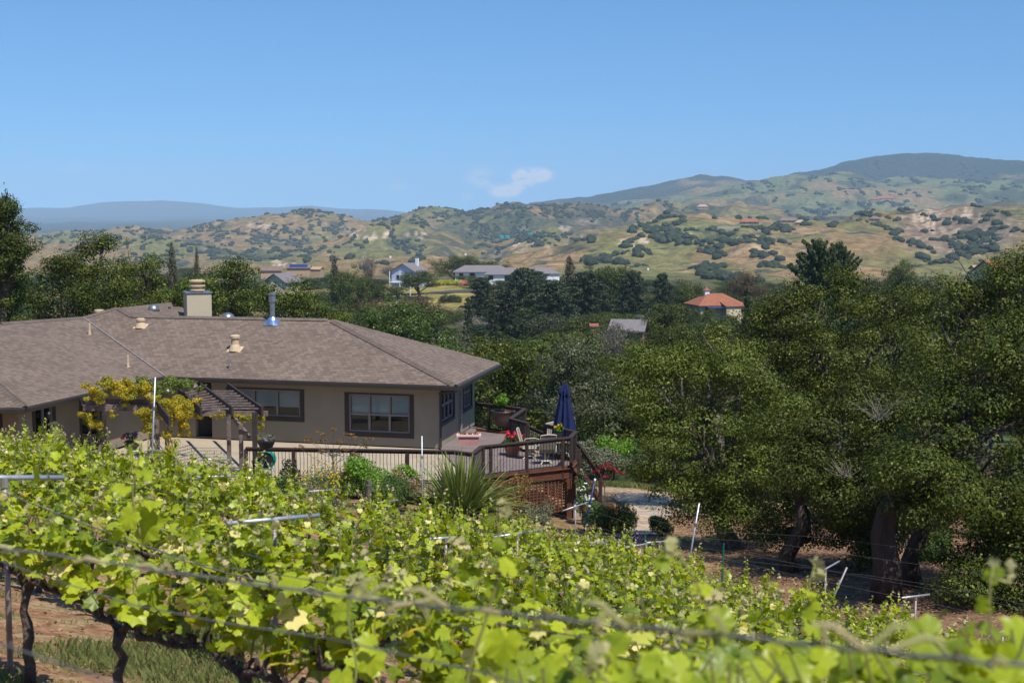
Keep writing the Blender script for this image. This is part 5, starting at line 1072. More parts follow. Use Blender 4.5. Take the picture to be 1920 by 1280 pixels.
pxtree('oak_tree', 'largest oak with a thick twin trunk at the right side of the photo', 'oak tree', 29.5, [(1662, 1112), (1664, 1060), (1655, 1005), (1664, 960), (1690, 915)],
 [(1800, 760, 92, 1), (1885, 710, 100, 1), (1840, 850, 84, .3), (1905, 880, 80), (1765, 885, 52, -.2), (1795, 955, 42, -.5), (1885, 985, 60, -.4), (1850, 1075, 46, -1), (1912, 1105, 42, -1), (1745, 800, 60, .8), (1930, 780, 80, .5), (1920, 1020, 50, -.8), (1810, 1095, 30, -1), (1955, 640, 80, 1.4), (1830, 1010, 55, .2), (1785, 1050, 32, .4), (1900, 1050, 66), (1850, 1140, 40, -1), (1760, 940, 44, .6), (1700, 900, 60, .8), (1660, 900, 46, .9), (1710, 960, 36, -.6), (1740, 860, 60), (1715, 905, 56, -1.3), (1780, 900, 60, -1.2), (1860, 960, 66, -1.2), (1920, 960, 60, -1)], seed=13, r0=.26, bark='bark')
t2 = pxtree('oak_tree', 'second stout oak trunk close behind the thick twin trunk, leaning right', 'oak tree', 30.5, [(1716, 1108), (1706, 1050), (1732, 985), (1742, 930), (1735, 880)], [(1700, 900, 40, 1), (1765, 850, 52, 1.5), (1730, 880, 40, 1)], seed=14, r0=.17, bark='bark')
pxtree('oak_tree', 'dense oak in the middle of the right-hand grove, below the dark conifer', 'oak tree', 52, [(1570, 900), (1565, 780)],
 [(1432, 655, 60), (1500, 610, 72), (1585, 575, 66), (1655, 590, 62), (1465, 705, 56), (1540, 680, 86, -1), (1625, 680, 80, -1), (1700, 650, 70), (1560, 540, 26, .5), (1500, 560, 34), (1600, 740, 70, -1), (1450, 600, 36), (1415, 720, 40), (1710, 575, 44)], leaf=.082, cr=.6, seed=15, r0=.3)
pxtree('oak_tree', 'tall oak rising at the right edge in front of the red roof', 'oak tree', 43, [(1850, 930), (1845, 800)],
 [(1760, 600, 62), (1830, 580, 62), (1890, 560, 60), (1925, 505, 44), (1850, 650, 86, -.6), (1755, 690, 74, -.4), (1905, 650, 86), (1700, 720, 50), (1800, 545, 32), (1960, 560, 60), (1880, 520, 30)], leaf=.078, cr=.58, seed=16, r0=.3, m_='oakolive')
pxtree('oak_tree', 'rounded oak crown behind the patio oak, left part of the grove', 'oak tree', 47, [(1350, 900), (1345, 780)], [(1300, 690, 44), (1360, 660, 50), (1400, 700, 50), (1260, 700, 40), (1210, 690, 38), (1340, 730, 60)], leaf=.078, cr=.58, seed=17, r0=.24)
pxtree('oak_tree', 'oak directly behind the closed navy umbrella', 'oak tree', 63, [(1060, 900), (1055, 800)], [(1040, 690, 62), (1100, 700, 62), (1065, 750, 62, -1), (1120, 760, 56), (1005, 745, 50), (1150, 715, 44), (1080, 650, 40, 1), (1140, 800, 40, -1)], leaf=.10, cr=.66, seed=18, r0=.28, m_='oakgrey', twigs=[(1065, 770, 40, -3)])
pxtree('oak_tree', 'oak between the house corner and the closed umbrella', 'oak tree', 66, [(965, 900), (960, 800)], [(960, 690, 52), (930, 730, 44), (975, 750, 48, -1), (1000, 700, 42), (930, 780, 36), (915, 690, 30)], leaf=.10, cr=.66, seed=19, r0=.25)
pxtree('dark_tree', 'tall dark tree at the left frame edge above the roof', 'tree', 62, [(5, 640), (5, 560)], [(5, 445, 44), (38, 430, 26), (30, 490, 34), (0, 520, 50), (28, 560, 34), (-20, 420, 50), (10, 590, 40), (45, 465, 18), (-30, 480, 60), (15, 400, 22)], leaf=.095, cr=.5, cover=.7, seed=20, m_='oakleaf', r0=.2)
# oaks behind the house roof
BH = [((120, 640), [(85, 540, 42), (120, 520, 44), (70, 580, 40), (140, 570, 44), (105, 500, 24)], 'leafy oak behind the far left of the roof, next to the dark tree'),
 ((190, 640), [(175, 490, 44), (150, 510, 34), (215, 510, 38), (185, 545, 50), (225, 560, 44), (165, 580, 44), (190, 462, 18)], 'tallest oak behind the left wing roof'),
 ((280, 640), [(262, 530, 38), (300, 545, 38), (255, 575, 40), (315, 580, 38), (280, 505, 24)], 'oak behind the roof just left of the chimney, under the brown eucalyptus'),
 ((360, 640), [(350, 550, 38), (385, 545, 32), (330, 575, 32), (375, 585, 40)], 'low oak hidden partly by the tan chimney'),
 ((450, 640), [(425, 525, 34), (465, 520, 34), (440, 560, 42), (480, 565, 38), (408, 560, 34), (445, 503, 16)], 'pointed oak between the chimney and the metal flue'),
 ((540, 640), [(520, 560, 34), (560, 560, 32), (600, 585, 30), (540, 590, 40), (500, 575, 30), (575, 600, 36), (630, 600, 20)], 'low oak behind the metal flue'),
 ]
for i, (b, L, lab) in enumerate(BH): pxtree('oak_tree', lab, 'oak tree', 69+i % 3*2.5, [b, (b[0], 600)], L, leaf=.105, cr=.62, seed=30+i, r0=.25, cover=.6)
pxtree('oak_tree', 'bright green round oak right behind the hip of the roof', 'oak tree', 84, [(760, 700), (758, 650)], [(700, 625, 40), (750, 605, 46), (800, 620, 44), (740, 645, 50), (790, 655, 44), (825, 650, 30), (690, 600, 20), (770, 585, 22)], leaf=.13, cr=.75, seed=40, m_='oakbright', cover=.5)
# ------------------------------------------------------------------ generic trees, built once and copied
def hub(name, parts):
    r = thing(name, 'x', 'tree')
    for nm, me, in parts: link(nm, me, r)
    return r
def mk_oak(seed, m_, leaf=.019, cr=.088, flat=1.0, cover=.5, nl=13):
    rj = random.Random(seed); L = []
    for i in range(nl):
        a = rj.uniform(0, 6.28); q = rj.uniform(.05, .34); z = .66+rj.uniform(-.26, .2)*(1-q)*flat; L.append(((q*math.cos(a), q*math.sin(a), z), (.17*rj.uniform(.7, 1.2),)*2+(.15*rj.uniform(.7, 1.1),)))
    L.append(((0, 0, .6), (.3, .3, .25)))
    tb_ = MB(); limbs(tb_, (0, 0, -.1), [(.01, 0, .15), (-.01, .01, .3)], [c for c, r in L[:8]], .03, seed, 6); me = tb_.build('tmp', 'bark', smooth=True); td_ = me.data; bpy.data.objects.remove(me)
    return hub('oak_tree', [('crown', crown('crown', L, cr, leaf, cover, m_, seed)), ('trunk', td_)])
def mk_branchy(seed, m_, kind, nb=46, leaf=.028):
    rj = random.Random(seed); rng = np.random.default_rng(seed); tb_ = MB(); tb_.tube([(0, 0, -.1), (.01, 0, .5), (0, 0, .97)], [.022, .014, .003], 6); C_ = []; N_ = []; Sz = []
    for i in range(nb):
        t = (i+.5)/nb; a = i*2.4+rj.uniform(-.3, .3)
        if kind == 'fir': z = .08+.9*t; ln = .36*(1-t)**.8*rj.uniform(.7, 1.15)+.02; dz = -.12*ln+.05
        elif kind == 'pine': z = .2+.74*t; ln = (.46*(1-t)**.45+.05)*rj.uniform(.5, 1.15); dz = .12*ln
        elif kind == 'cypress': z = .42+.56*t; ln = (.58*(1-t)**.65+.03)*rj.uniform(.55, 1.1); dz = ln*(.2+.2*t)*rj.uniform(.8, 1.15)
        else: z = .15+.7*t; ln = .14*math.sin(3.14*min(1, t*.9+.1))**.7*rj.uniform(.7, 1.1); dz = .18
        e_ = Vector((ln*math.cos(a), ln*math.sin(a), z+dz)); s_ = Vector((0, 0, z)); m1 = s_.lerp(e_, .5)+Vector((0, 0, -.04*ln if kind == 'cypress' else .06*ln)); tb_.tube([s_, m1, e_], [.008, .005, .001], 4)
        k = int({'fir': 80, 'pine': 150, 'cypress': 170, 'euca': 130}[kind]*(ln+.1)/.3); ts = rng.random(k)**.7
        rad_ = {'fir': .045, 'pine': .075, 'cypress': .034, 'euca': .075}[kind]*(1.25-ts)
        for tt, rr_ in zip(ts, rad_):
            p = s_*(1-tt)**2+m1*(2*tt*(1-tt))+e_*tt*tt; o_ = Vector(rng.normal(size=3)*[1, 1, .55]); C_.append(p+o_*rr_*.6); N_.append((o_.x, o_.y, o_.z+.8)); Sz.append(leaf*rj.uniform(.6, 1.3))
    C_ = np.array([tuple(v) for v in C_]); t, b, v = frames(len(C_), rng, np.array(N_), .6); o = tb_.build('tmp', 'bark'); td_ = o.data; bpy.data.objects.remove(o)
    return hub('conifer' if kind != 'euca' else 'eucalyptus', [('crown', leaves('crown', C_, t, b, v, np.array(Sz), m_, DIAMOND)), ('trunk', td_)])
TP = {'oak': [mk_oak(101+i, 'oakleaf', flat=1+.3*(i % 2)) for i in range(5)], 'grey': [mk_oak(111, 'oakgrey', cover=.3), mk_oak(112, 'oakgrey', cover=.3)], 'bright': [mk_oak(121, 'oakbright')],
 'brown': [mk_oak(131, 'brownleaf', cover=.32, cr=.07), mk_oak(132, 'brownleaf', cover=.32)], 'twig': [mk_oak(141, 'twiggrey', leaf=.02, cover=.18)],
 'euca': [mk_branchy(151, 'euca', 'euca', 60)], 'fir': [mk_branchy(161, 'pineleaf', 'fir', 70), mk_branchy(162, 'pineleaf', 'fir', 60)], 'pine': [mk_branchy(171, 'pineleaf', 'pine', 74), mk_branchy(172, 'pineleaf', 'pine', 66), mk_branchy(173, 'pineleaf', 'pine', 70)], 'cypress': [mk_branchy(181, 'coniferleaf', 'cypress', 84, .026)]}
NM = {'oak': ('oak_tree', 'oak tree'), 'grey': ('grey_tree', 'tree'), 'bright': ('oak_tree', 'oak tree'), 'brown': ('brown_shrub', 'shrub'), 'twig': ('bare_tree', 'bare tree'), 'euca': ('eucalyptus', 'tree'), 'fir': ('conifer', 'conifer'), 'pine': ('pine_tree', 'pine tree'), 'cypress': ('conifer', 'conifer')}
usedt = set(); rt = random.Random(9)
def tree(kind, px, top, wpx, d, label, group=None, i=None, sink=.1):
    pr = TP[kind][rt.randrange(len(TP[kind])) if i is None else i]; o = pr if pr.name not in usedt else copyof(pr); usedt.add(pr.name); usedt.add(o.name)
    v = P(px, top, d); g = gz(v.x, d); h = max(1.5, (v.z-g)); w = wpx*d/FPX*(1.35 if kind == 'pine' else 1.12); o.name = NM[kind][0]; usedt.add(o.name)
    o.location = (v.x, d, g-sink*h*.3); o.scale = (w, w, h*(1+.03*sink)/(.98 if kind in ('oak', 'grey', 'brown', 'bright', 'twig') else 1)); o.rotation_euler = (0, 0, rt.uniform(0, 6.28)); o['label'] = label; o['category'] = NM[kind][1]
    if group: o['group'] = group
    return o
EX = [('euca', 322, 452, 66, 230, 'tall olive brown eucalyptus left of the chimney, wider of the two'), ('euca', 368, 462, 42, 235, 'slim eucalyptus column just left of the chimney cap'), ('brown', 262, 470, 60, 210, 'brownish tree left of the tall eucalyptus'), ('oak', 232, 458, 50, 190, 'dark flat tree top left of the brownish tree'),
 ('pine', 8, 326, 84, 75, 'ragged pine poking above the dark tree at the left frame edge'),
 ('euca', 627, 478, 54, 330, 'rounded brown topped eucalyptus left of the white gabled house'), ('twig', 690, 462, 34, 420, 'thin bare tree left of the white gabled house'), ('oak', 655, 500, 90, 330, 'dark oak at the left shoulder of the grassy knoll'), ('oak', 700, 515, 86, 385, 'flat dark oak just below the left end of the knoll'), ('twig', 735, 495, 60, 520, 'bare greyish tree behind the white gabled house'),
 ('oak', 852, 478, 96, 575, 'widest dark oak on the knoll behind the yellow hedge'), ('oak', 905, 486, 70, 590, 'dark oak behind the long grey roofed house'), ('oak', 945, 492, 50, 590, 'small oak behind the right end of the long grey roofed house'), ('oak', 785, 506, 92, 452, 'dark oak standing right against the white gabled house'),
 ('brown', 700, 553, 96, 255, 'tan brown bush left of the two reddish brown ones'), ('brown', 762, 552, 60, 262, 'dark brown bush between the other brown bushes'), ('brown', 800, 548, 100, 250, 'biggest reddish brown bush below the knoll'),
 ('fir', 878, 555, 64, 190, 'slender dark fir right of the reddish brown bushes'), ('pine', 905, 512, 66, 330, 'dark pine in front of the long grey roofed house, left one'), ('fir', 925, 560, 74, 200, 'fir with pale drooping branches, right of the slender fir'), ('pine', 985, 492, 100, 300, 'broad dark pine in the centre, right of the long grey roofed house'),
 ('pine', 950, 530, 80, 255, 'dark pine standing lower left of the broad central pine'), ('euca', 1068, 478, 84, 330, 'tall tree with brownish top right of the broad central pine'), ('pine', 1040, 515, 110, 270, 'dense dark pine right of centre below the brownish top'), ('pine', 1100, 500, 100, 290, 'rounded dark pine mass in the right half of the central pines'), ('oak', 1140, 492, 90, 320, 'rounded green oak at the right end of the central pines'),
 ('pine', 1185, 498, 70, 310, 'dark pine right of the rounded green oak'), ('pine', 1243, 503, 52, 300, 'single thin pine with side branches against the grassy hill'), ('oak', 1290, 524, 84, 330, 'small dark oak above the red tiled roof'), ('oak', 1262, 560, 120, 205, 'wide dark oak left of the red tiled house'), ('oak', 1330, 595, 120, 190, 'dark oak in front of the red tiled house'),
 ('oak', 1372, 584, 46, 284, 'low oak crown at the right wall of the tile roofed house'), ('oak', 896, 517, 52, 498, 'round oak just left of the middle of the long pale house'), ('pine', 968, 508, 50, 480, 'dark pine in front of the skylight house roof'), ('oak', 745, 536, 40, 445, 'low oak at the foot of the white gabled house'),
 ('oak', 1322, 578, 70, 282, 'oak crown hiding the left wall of the tile roofed house'), ('oak', 872, 516, 44, 515, 'small oak hiding the left end of the long pale house'), ('pine', 1008, 505, 60, 470, 'pine hiding the right end of the long pale houses'), ('oak', 935, 524, 36, 490, 'little oak in front of the middle of the long pale house'), ('oak', 1160, 622, 50, 196, 'oak hiding the left wall of the lone grey roof'), ('oak', 1205, 628, 60, 195, 'oak hiding the right wall of the lone grey roof'),
 ('oak', 1113, 614, 44, 204, 'oak crown just below the tiny orange roof scrap'),
 ('twig', 1225, 560, 70, 215, 'pale grey leafless tree left of the red tiled house'), ('brown', 1408, 500, 88, 330, 'greyish brown tree right of the red tiled house'), ('fir', 1402, 540, 96, 135, 'dark cypress in front of the right end of the red tiled house'), ('cypress', 1535, 440, 170, 165, 'wide dark conifer with spiky fanned top against the hill, left trunk'), ('cypress', 1575, 446, 120, 168, 'right-hand trunk of the spiky fanned conifer pair'),
 ('oak', 1480, 535, 150, 110, 'rounded oak below the spiky fanned conifers'), ('oak', 1645, 512, 80, 230, 'small dark round oak right of the spiky conifers'), ('grey', 1760, 500, 150, 250, 'grey green tree mass left of the far right red roof'), ('oak', 1690, 488, 80, 330, 'distant dark oak above the grey green trees'), ('pine', 1832, 488, 60, 300, 'small pine left of the far right red roof'), ('pine', 1895, 482, 60, 310, 'small pine right of the far right red roof'),
 ('twig', 872, 590, 80, 100, 'grey leafless tree right of the bright green oak'), ('grey', 855, 640, 90, 88, 'grey green shrubby tree behind the right hip of the roof'), ('twig', 1150, 590, 70, 170, 'greyish bare shrub above the small grey roof'), ('oak', 1240, 600, 130, 150, 'dark oak just right of the small grey roof'), ('bright', 1180, 650, 120, 105, 'bright oak below the small grey roof')]
for e_ in EX: tree(*e_)
KEEP = [(725, 790, 498, 550, 450), (855, 1010, 498, 532, 500), (690, 900, 532, 572, 400), (1290, 1392, 542, 594, 290), (1145, 1212, 610, 634, 190), (498, 556, 516, 538, 300), (480, 610, 500, 517, 500), (1843, 1885, 494, 514, 280), (1500, 1620, 440, 530, 160), (690, 860, 545, 590, 245), (290, 400, 450, 520, 225), (1370, 1440, 495, 540, 130)]
TLX = [-100, 0, 60, 130, 200, 260, 300, 340, 400, 450, 520, 560, 600, 640, 700, 760, 850, 900, 950, 1000, 1080, 1150, 1200, 1250, 1300, 1400, 1500, 1600, 1700, 1800, 1900, 2050]
TLY = [500, 505, 500, 485, 480, 488, 505, 490, 510, 510, 528, 520, 500, 500, 508, 545, 540, 530, 515, 512, 505, 508, 515, 522, 532, 518, 525, 522, 508, 518, 492, 490]
nf = 0; FILL = []
LM = [(760, 520, 'the white gabled house'), (905, 515, 'the long pale house'), (1340, 570, 'the tile roofed house'), (1180, 625, 'the lone grey roof'), (1550, 480, 'the spiky conifers'), (530, 527, 'the cream gabled house'), (1058, 740, 'the navy umbrella'), (660, 610, 'the hip of the main roof'), (1862, 505, 'the orange red roof'), (800, 560, 'the reddish brown bushes'), (1140, 495, 'the central pines'), (350, 470, 'the tall eucalyptus pair'), (1650, 520, 'the dark round oak'), (150, 480, 'the oaks behind the left wing')]
KW = {'oak': 'green oak', 'grey': 'grey green oak', 'bright': 'bright green oak', 'pine': 'dark pine', 'brown': 'brown tree', 'twig': 'bare grey tree', 'fir': 'slender fir'}
for (d, wm, grp) in ((74, 8.5, 'near'), (84, 8, 'near'), (96, 8.5, 'near'), (110, 9, 'near'), (126, 9.5, 'middle'), (145, 10, 'middle'), (168, 10.5, 'middle'), (195, 11, 'middle'), (226, 12, 'far'), (262, 12, 'far'), (305, 13, 'far'), (355, 14, 'far'), (600, 16, 'edge'), (650, 18, 'edge'), (720, 18, 'edge'), (800, 20, 'edge')):
    step = wm*(.8 if d < 150 or d > 500 else .55)/d*FPX; px = -80+rt.uniform(0, step)
    while px < 2000:
        dj = d*(1+rt.uniform(-.06, .06)); w = wm*rt.uniform(.75, 1.3)*FPX/dj; x_ = (px-960)/FPX*dj; g = gz(x_, dj); hmax = rt.uniform(6, 9.5) if grp != 'edge' else rt.uniform(7, 11); ytop = 400-(g+hmax)/dj*FPX; ytl = float(np.interp(px, TLX, TLY))+rt.uniform(2, 22); ytop = max(ytop, ytl)
        cpx = px; px += step*rt.uniform(.75, 1.25); ok = True
        if d < 80 and (cpx < 870 or cpx > 1250): continue
        if d < 100 and cpx < 640: continue
        if d < 90 and cpx > 1420: continue
        for (a, b, y0, y1, dd_) in KEEP:
            if cpx+w*.42 > a and cpx-w*.42 < b and dj < dd_ and ytop < y1: ytop = max(ytop, y1+rt.uniform(0, 8))
        if grp != 'edge' and 395 < dj < 540 and 690 < cpx < 1010: continue
        v = (400-ytop)/FPX*dj
        if v-g < 2.6: continue
        kind = rt.choices(['oak', 'grey', 'bright', 'pine', 'brown', 'twig', 'fir'], [10, 1.6, 1.6 if dj < 200 else .3, 1.5 if dj > 120 else .1, .25, .35, .5 if dj > 110 else 0])[0]
        FILL.append((kind, cpx, ytop, d)); FO = tree(kind, cpx, ytop, w, dj, {'near': 'leafy crown among the trees filling the near valley beyond the deck', 'middle': 'crown among the trees in the middle of the wooded valley', 'far': 'small crown among the trees in the far part of the wooded valley', 'edge': 'small tree in the distant tree belt at the foot of the hills'}[grp], {'near': 'trees of the near valley', 'middle': 'trees of the middle valley', 'far': 'trees of the far valley', 'edge': 'trees at the foot of the hills'}[grp]); FILL[-1] += (FO, grp); nf += 1
BY = {}
for kind, px, py, d, o, grp in FILL:
    lx, ly, ln_ = min(LM, key=lambda q: math.hypot(q[0]-px, (q[1]-py)*1.6)); dx, dy = px-lx, py-ly
    rel = ('right of' if dx > 0 else 'left of') if abs(dx) > 1.4*abs(dy) else ('below' if dy > 0 else 'above')
    BY.setdefault((kind, rel, ln_, {'near': 'near valley', 'middle': 'middle valley', 'far': 'far valley', 'edge': 'hill foot'}[grp]), []).append((math.hypot(dx, dy), o))
for (kind, rel, ln_, zone), lst in BY.items():
    for i, (_, o) in enumerate(sorted(lst, key=lambda t: t[0])): o['label'] = f"{zone} {KW[kind]}, {ORD[i]} one {rel} {ln_}" if len(lst) > 1 else f"{zone} {KW[kind]} {rel} {ln_}"
print('fill trees', nf)
for k in TP:
    for pr in TP[k]:
        if pr['label'] == 'x':
            for ch in list(pr.children): bpy.data.objects.remove(ch)
            bpy.data.objects.remove(pr)
for k in PROT:
    for pr in PROT[k]:
        if pr['label'] == 'x':
            for ch in list(pr.children): bpy.data.objects.remove(ch)
            bpy.data.objects.remove(pr)
# ------------------------------------------------------------------ shrubs of the garden
def shrub(name, label, cat, px, top, bot, wpx, m_, d=None, n=1800, leaf=.07, seed=1, tpl=DIAMOND, flowers=None, stems=True, cr=None, nl=12, depth=1.0):
    if tpl is NEEDLE: n = int(n*1.8); leaf *= 1.35
    if d is None: b = foot(px, bot)
    else: b = P(px, bot, d); b.z = min(b.z, gz(b.x, b.y)+.3)
    dd_ = b.y; w = wpx*dd_/FPX/2; zt_ = P(px, top, dd_).z; h = zt_-b.z; root = thing(name, label, cat, b); rj = random.Random(seed)
    L = rlobes(nl, w*.68, w*.68*depth, h*.3, h*.56, min(w, h)*.42, seed); puff('foliage', m_, root, [((c), (r, r, r*.9)) for c, r in L], n, leaf, seed, tpl, shell=.35)
    if stems:
        mb = MB()
        for c, r in L[:7]: mb.tube([(0, 0, -.1), (c[0]*.4, c[1]*.4, c[2]*.5), c], [.022, .014, .006], 5)
        mb.build('stems', 'bark', root)
    if flowers:
        fm_, fn, fs = flowers; rng = np.random.default_rng(seed+5); k = rng.integers(0, len(L), fn); d_ = rng.normal(size=(fn, 3)); d_[:, 2] = np.abs(d_[:, 2])+.2; d_[:, 1] -= .4; d_ /= np.linalg.norm(d_, axis=1, keepdims=True)
        cc_ = np.array([L[i][0] for i in k])+d_*np.array([L[i][1] for i in k])[:, None]*1.05; t, bb_, v = frames(fn, rng, d_, .3)
        cc2 = np.repeat(cc_, 3, 0)+rng.normal(size=(fn*3, 3))*fs*.25; link('flowers', leaves('flowers', cc2, np.repeat(t, 3, 0), np.repeat(bb_, 3, 0), np.repeat(v, 3, 0), fs*rng.uniform(.7, 1.2, fn*3), fm_), root)
    return root
# flax: long sword leaves
fx = P(864, 955, 41.3); fx.z = gz(fx.x, fx.y); root = thing('flax_plant', 'big spiky flax clump with green and bronze sword leaves before the patio railing', 'flax plant', fx); rng = np.random.default_rng(3); VV = []; FF = []; rj = random.Random(3)
for i in range(560):
    a = rj.uniform(0, 6.28); ln = rj.uniform(1.2, 2.25); el = rj.uniform(.2, 1.5); wd_ = rj.uniform(.035, .062); r0_ = rj.uniform(0, .3); b = Vector((r0_*math.cos(a), r0_*math.sin(a), 0)); dirh = Vector((math.cos(a+rj.uniform(-.3, .3)), math.sin(a), 0)); dv = dirh*math.cos(el)+up*math.sin(el); sd = dv.cross(up).normalized() if abs(dv.z) < .99 else Vector((1, 0, 0)); base = len(VV); nseg = 6; p = b.copy(); droop = rj.uniform(.1, .95)*(1.5-el*.7)
    for j in range(nseg+1):
        t = j/nseg; w_ = wd_*(1-t**2.2)*(.6+.8*t if t < .5 else 1); VV += [p-sd*w_, p+up*-.012, p+sd*w_]; p = p+(dv*(1)+up*(-droop*t*t*1.6)).normalized()*ln/nseg
    for j in range(nseg):
        q = base+3*j; FF += [(q, q+1, q+4, q+3), (q+1, q+2, q+5, q+4)]
link('leaves', npmesh('leaves', [tuple(v) for v in VV], FF, 'flax'), root)
shrub('round_shrub', 'clipped bright green shrub behind the grey wooden end post', 'shrub', 684, 862, 945, 112, 'limeleaf', 41.8, 6500, .07, 51)
shrub('round_shrub', 'bright green low shrub between the end post and the flax', 'shrub', 752, 864, 935, 84, 'limeleaf', 42.4, 4200, .07, 52)
shrub('round_shrub', 'fine leaved green mound just right of the grey wooden end post', 'shrub', 730, 884, 965, 100, 'shrubgreen', 40.6, 6000, .055, 53, NEEDLE)
shrub('heather_shrub', 'dusty pink heather shrub between the green mound and the flax', 'shrub', 760, 878, 940, 74, 'rusty', 41.3, 1800, .05, 54, flowers=('pinkflower', 130, .03))
shrub('daisy_bush', 'bush of yellow daisies in front of the patio railing', 'flowering bush', 606, 872, 960, 140, 'shrubgreen', 41.4, 3000, .055, 55, flowers=('yellowflower', 190, .05), nl=18)
shrub('daisy_bush', 'smaller clump of yellow daisies at the foot of the thin rusty tree', 'flowering bush', 640, 862, 920, 60, 'shrubgreen', 42.4, 1100, .055, 56, flowers=('yellowflower', 60, .05))
shrub('rose_bush', 'loose dark leaved rose bush against the railing', 'shrub', 543, 848, 930, 50, 'oakgrey', 42.6, 520, .085, 57, nl=9)
shrub('grass_tussock', 'olive green grassy mound below the hose reel', 'shrub', 528, 886, 945, 84, 'shrubgreen', 41.6, 3200, .09, 58, NEEDLE)
shrub('bronze_shrub', 'bronze and orange shrub between the flax and the lattice', 'shrub', 968, 872, 1005, 88, 'rusty', 43.2, 2600, .06, 59, nl=16)
shrub('low_shrub', 'grey green low shrub with a few yellow flowers below the lattice', 'shrub', 1010, 938, 1010, 100, 'sage', 42.8, 2600, .05, 60, NEEDLE, flowers=('yellowflower', 14, .04))
shrub('low_shrub', 'leafy low shrub at the foot of the bronze shrub', 'shrub', 958, 955, 1010, 70, 'shrubgreen', 41.5, 1300, .07, 61)
shrub('dark_shrub', 'dense dark green mound right of the dark blue pole', 'shrub', 1160, 942, 1015, 90, 'oakleaf', 41.5, 4200, .05, 62, NEEDLE, nl=16)
shrub('rosemary_bush', 'yellow green rosemary bush touching the dark blue pole', 'shrub', 1118, 940, 1010, 70, 'shrubgreen', 41.8, 2600, .06, 63, NEEDLE)
shrub('lavender', 'purple lavender at the edge of the vines below the dark mound', 'lavender', 1172, 996, 1040, 66, 'lavender', 38, 1500, .06, 64, NEEDLE, flowers=('purpleflower', 160, .035))
shrub('flowering_shrub', 'small round shrub with yellow flowers on the right edge of the stone path', 'flowering bush', 1240, 963, 1010, 52, 'shrubgreen', 40.5, 2400, .05, 65, NEEDLE, flowers=('yellowflower', 34, .035))
shrub('white_rose', 'white flowering shrub at the foot of the deck stairs', 'flowering bush', 1092, 905, 975, 52, 'shrubgreen', 44.6, 1700, .07, 66, flowers=('whiteflower', 80, .08))
shrub('climbing_rose', 'leafy climber on the stair post beside the deck corner', 'shrub', 1088, 868, 935, 26, 'shrubgreen', 45.3, 620, .07, 67, flowers=('whiteflower', 10, .07))
shrub('red_flowers', 'deep red flowers beside the white ones at the stairs', 'flowers', 1108, 940, 975, 44, 'mapleleaf', 44.2, 420, .06, 68)
pb_ = thing('planter_box', 'brown wooden planter box at the foot of the stairs under the red maple', 'planter', P(1135, 968, 44.8)); q = Vector((0, 0, 0))
mb = MB()
for (x_, y_, a_, b_) in ((0, -.2, .5, .04), (0, .2, .5, .04), (-.25, 0, .04, .36), (.25, 0, .04, .36)): mb.box((x_, y_, .2), (a_, b_, .4))
mb.build('box', 'redwood', pb_); MB().box((0, 0, .34), (.46, .36, .04)).build('soil', 'soil', pb_)
mp_ = P(1133, 950, 44.8); root = thing('maple_tree', 'small red leaved maple in front of the stair handrail', 'maple tree', mp_); mb = MB(); tops = [P(a, b, 44.8)-mp_ for a, b in ((1140, 868), (1158, 885), (1122, 880), (1132, 895))]; mb.tube([(0, 0, -.1), (.02, 0, .4), (.0, 0, .75)], [.025, .02, .015], 6)
for t in tops: mb.tube([(.0, 0, .6), Vector((0, 0, .6)).lerp(t, .5)+Vector((0, 0, .05)), t], [.013, .009, .004], 5)
mb.build('trunk', 'greybark', root)
L = []; rj = random.Random(8)
for (a, b, r) in ((1140, 870, 12), (1157, 884, 12), (1120, 882, 10), (1130, 875, 12), (1168, 888, 7), (1135, 893, 10), (1112, 885, 6), (1148, 878, 11), (1128, 905, 6)): c = P(a, b, 44.8)-mp_; L.append((tuple(c), (r*.014, r*.014, .05)))
puff('foliage', 'mapleleaf', root, L, 650, .055, 70, shell=.1)
rt_ = P(622, 945, 42.3); rt_.z = gz(rt_.x, rt_.y); root = thing('rusty_tree', 'thin grey stemmed small tree with flat rusty brown flower heads before the three pane window', 'small tree', rt_)
mb = MB(); heads = [(575, 822), (600, 812), (625, 806), (655, 812), (668, 820), (590, 830), (612, 824), (640, 826), (680, 835), (560, 838), (650, 842), (600, 848), (668, 852), (628, 850), (690, 822)]
st_ = P(625, 880, 42.3)-rt_; mb.tube([(0, 0, 0), st_*.5+Vector((.02, 0, 0)), st_, P(624, 850, 42.3)-rt_], [.03, .026, .02, .013], 6); L = []; rj = random.Random(6)
for (a, b) in heads:
    e_ = P(a, b, 42.3+rj.uniform(-.3, .3))-rt_; s_ = st_.lerp(P(624, 850, 42.3)-rt_, rj.random()); mb.tube([s_, s_.lerp(e_, .5)+Vector((0, 0, -.06)), e_], [.012, .008, .004], 5)
    for k in range(4): L.append(((e_.x+rj.uniform(-.13, .13), e_.y+rj.uniform(-.1, .1), e_.z+rj.uniform(-.04, .05)), (.08, .08, .03)))
mb.build('trunk', 'twiggrey', root); puff('flower_heads', 'rusty', root, L, 1500, .045, 71, shell=.1)
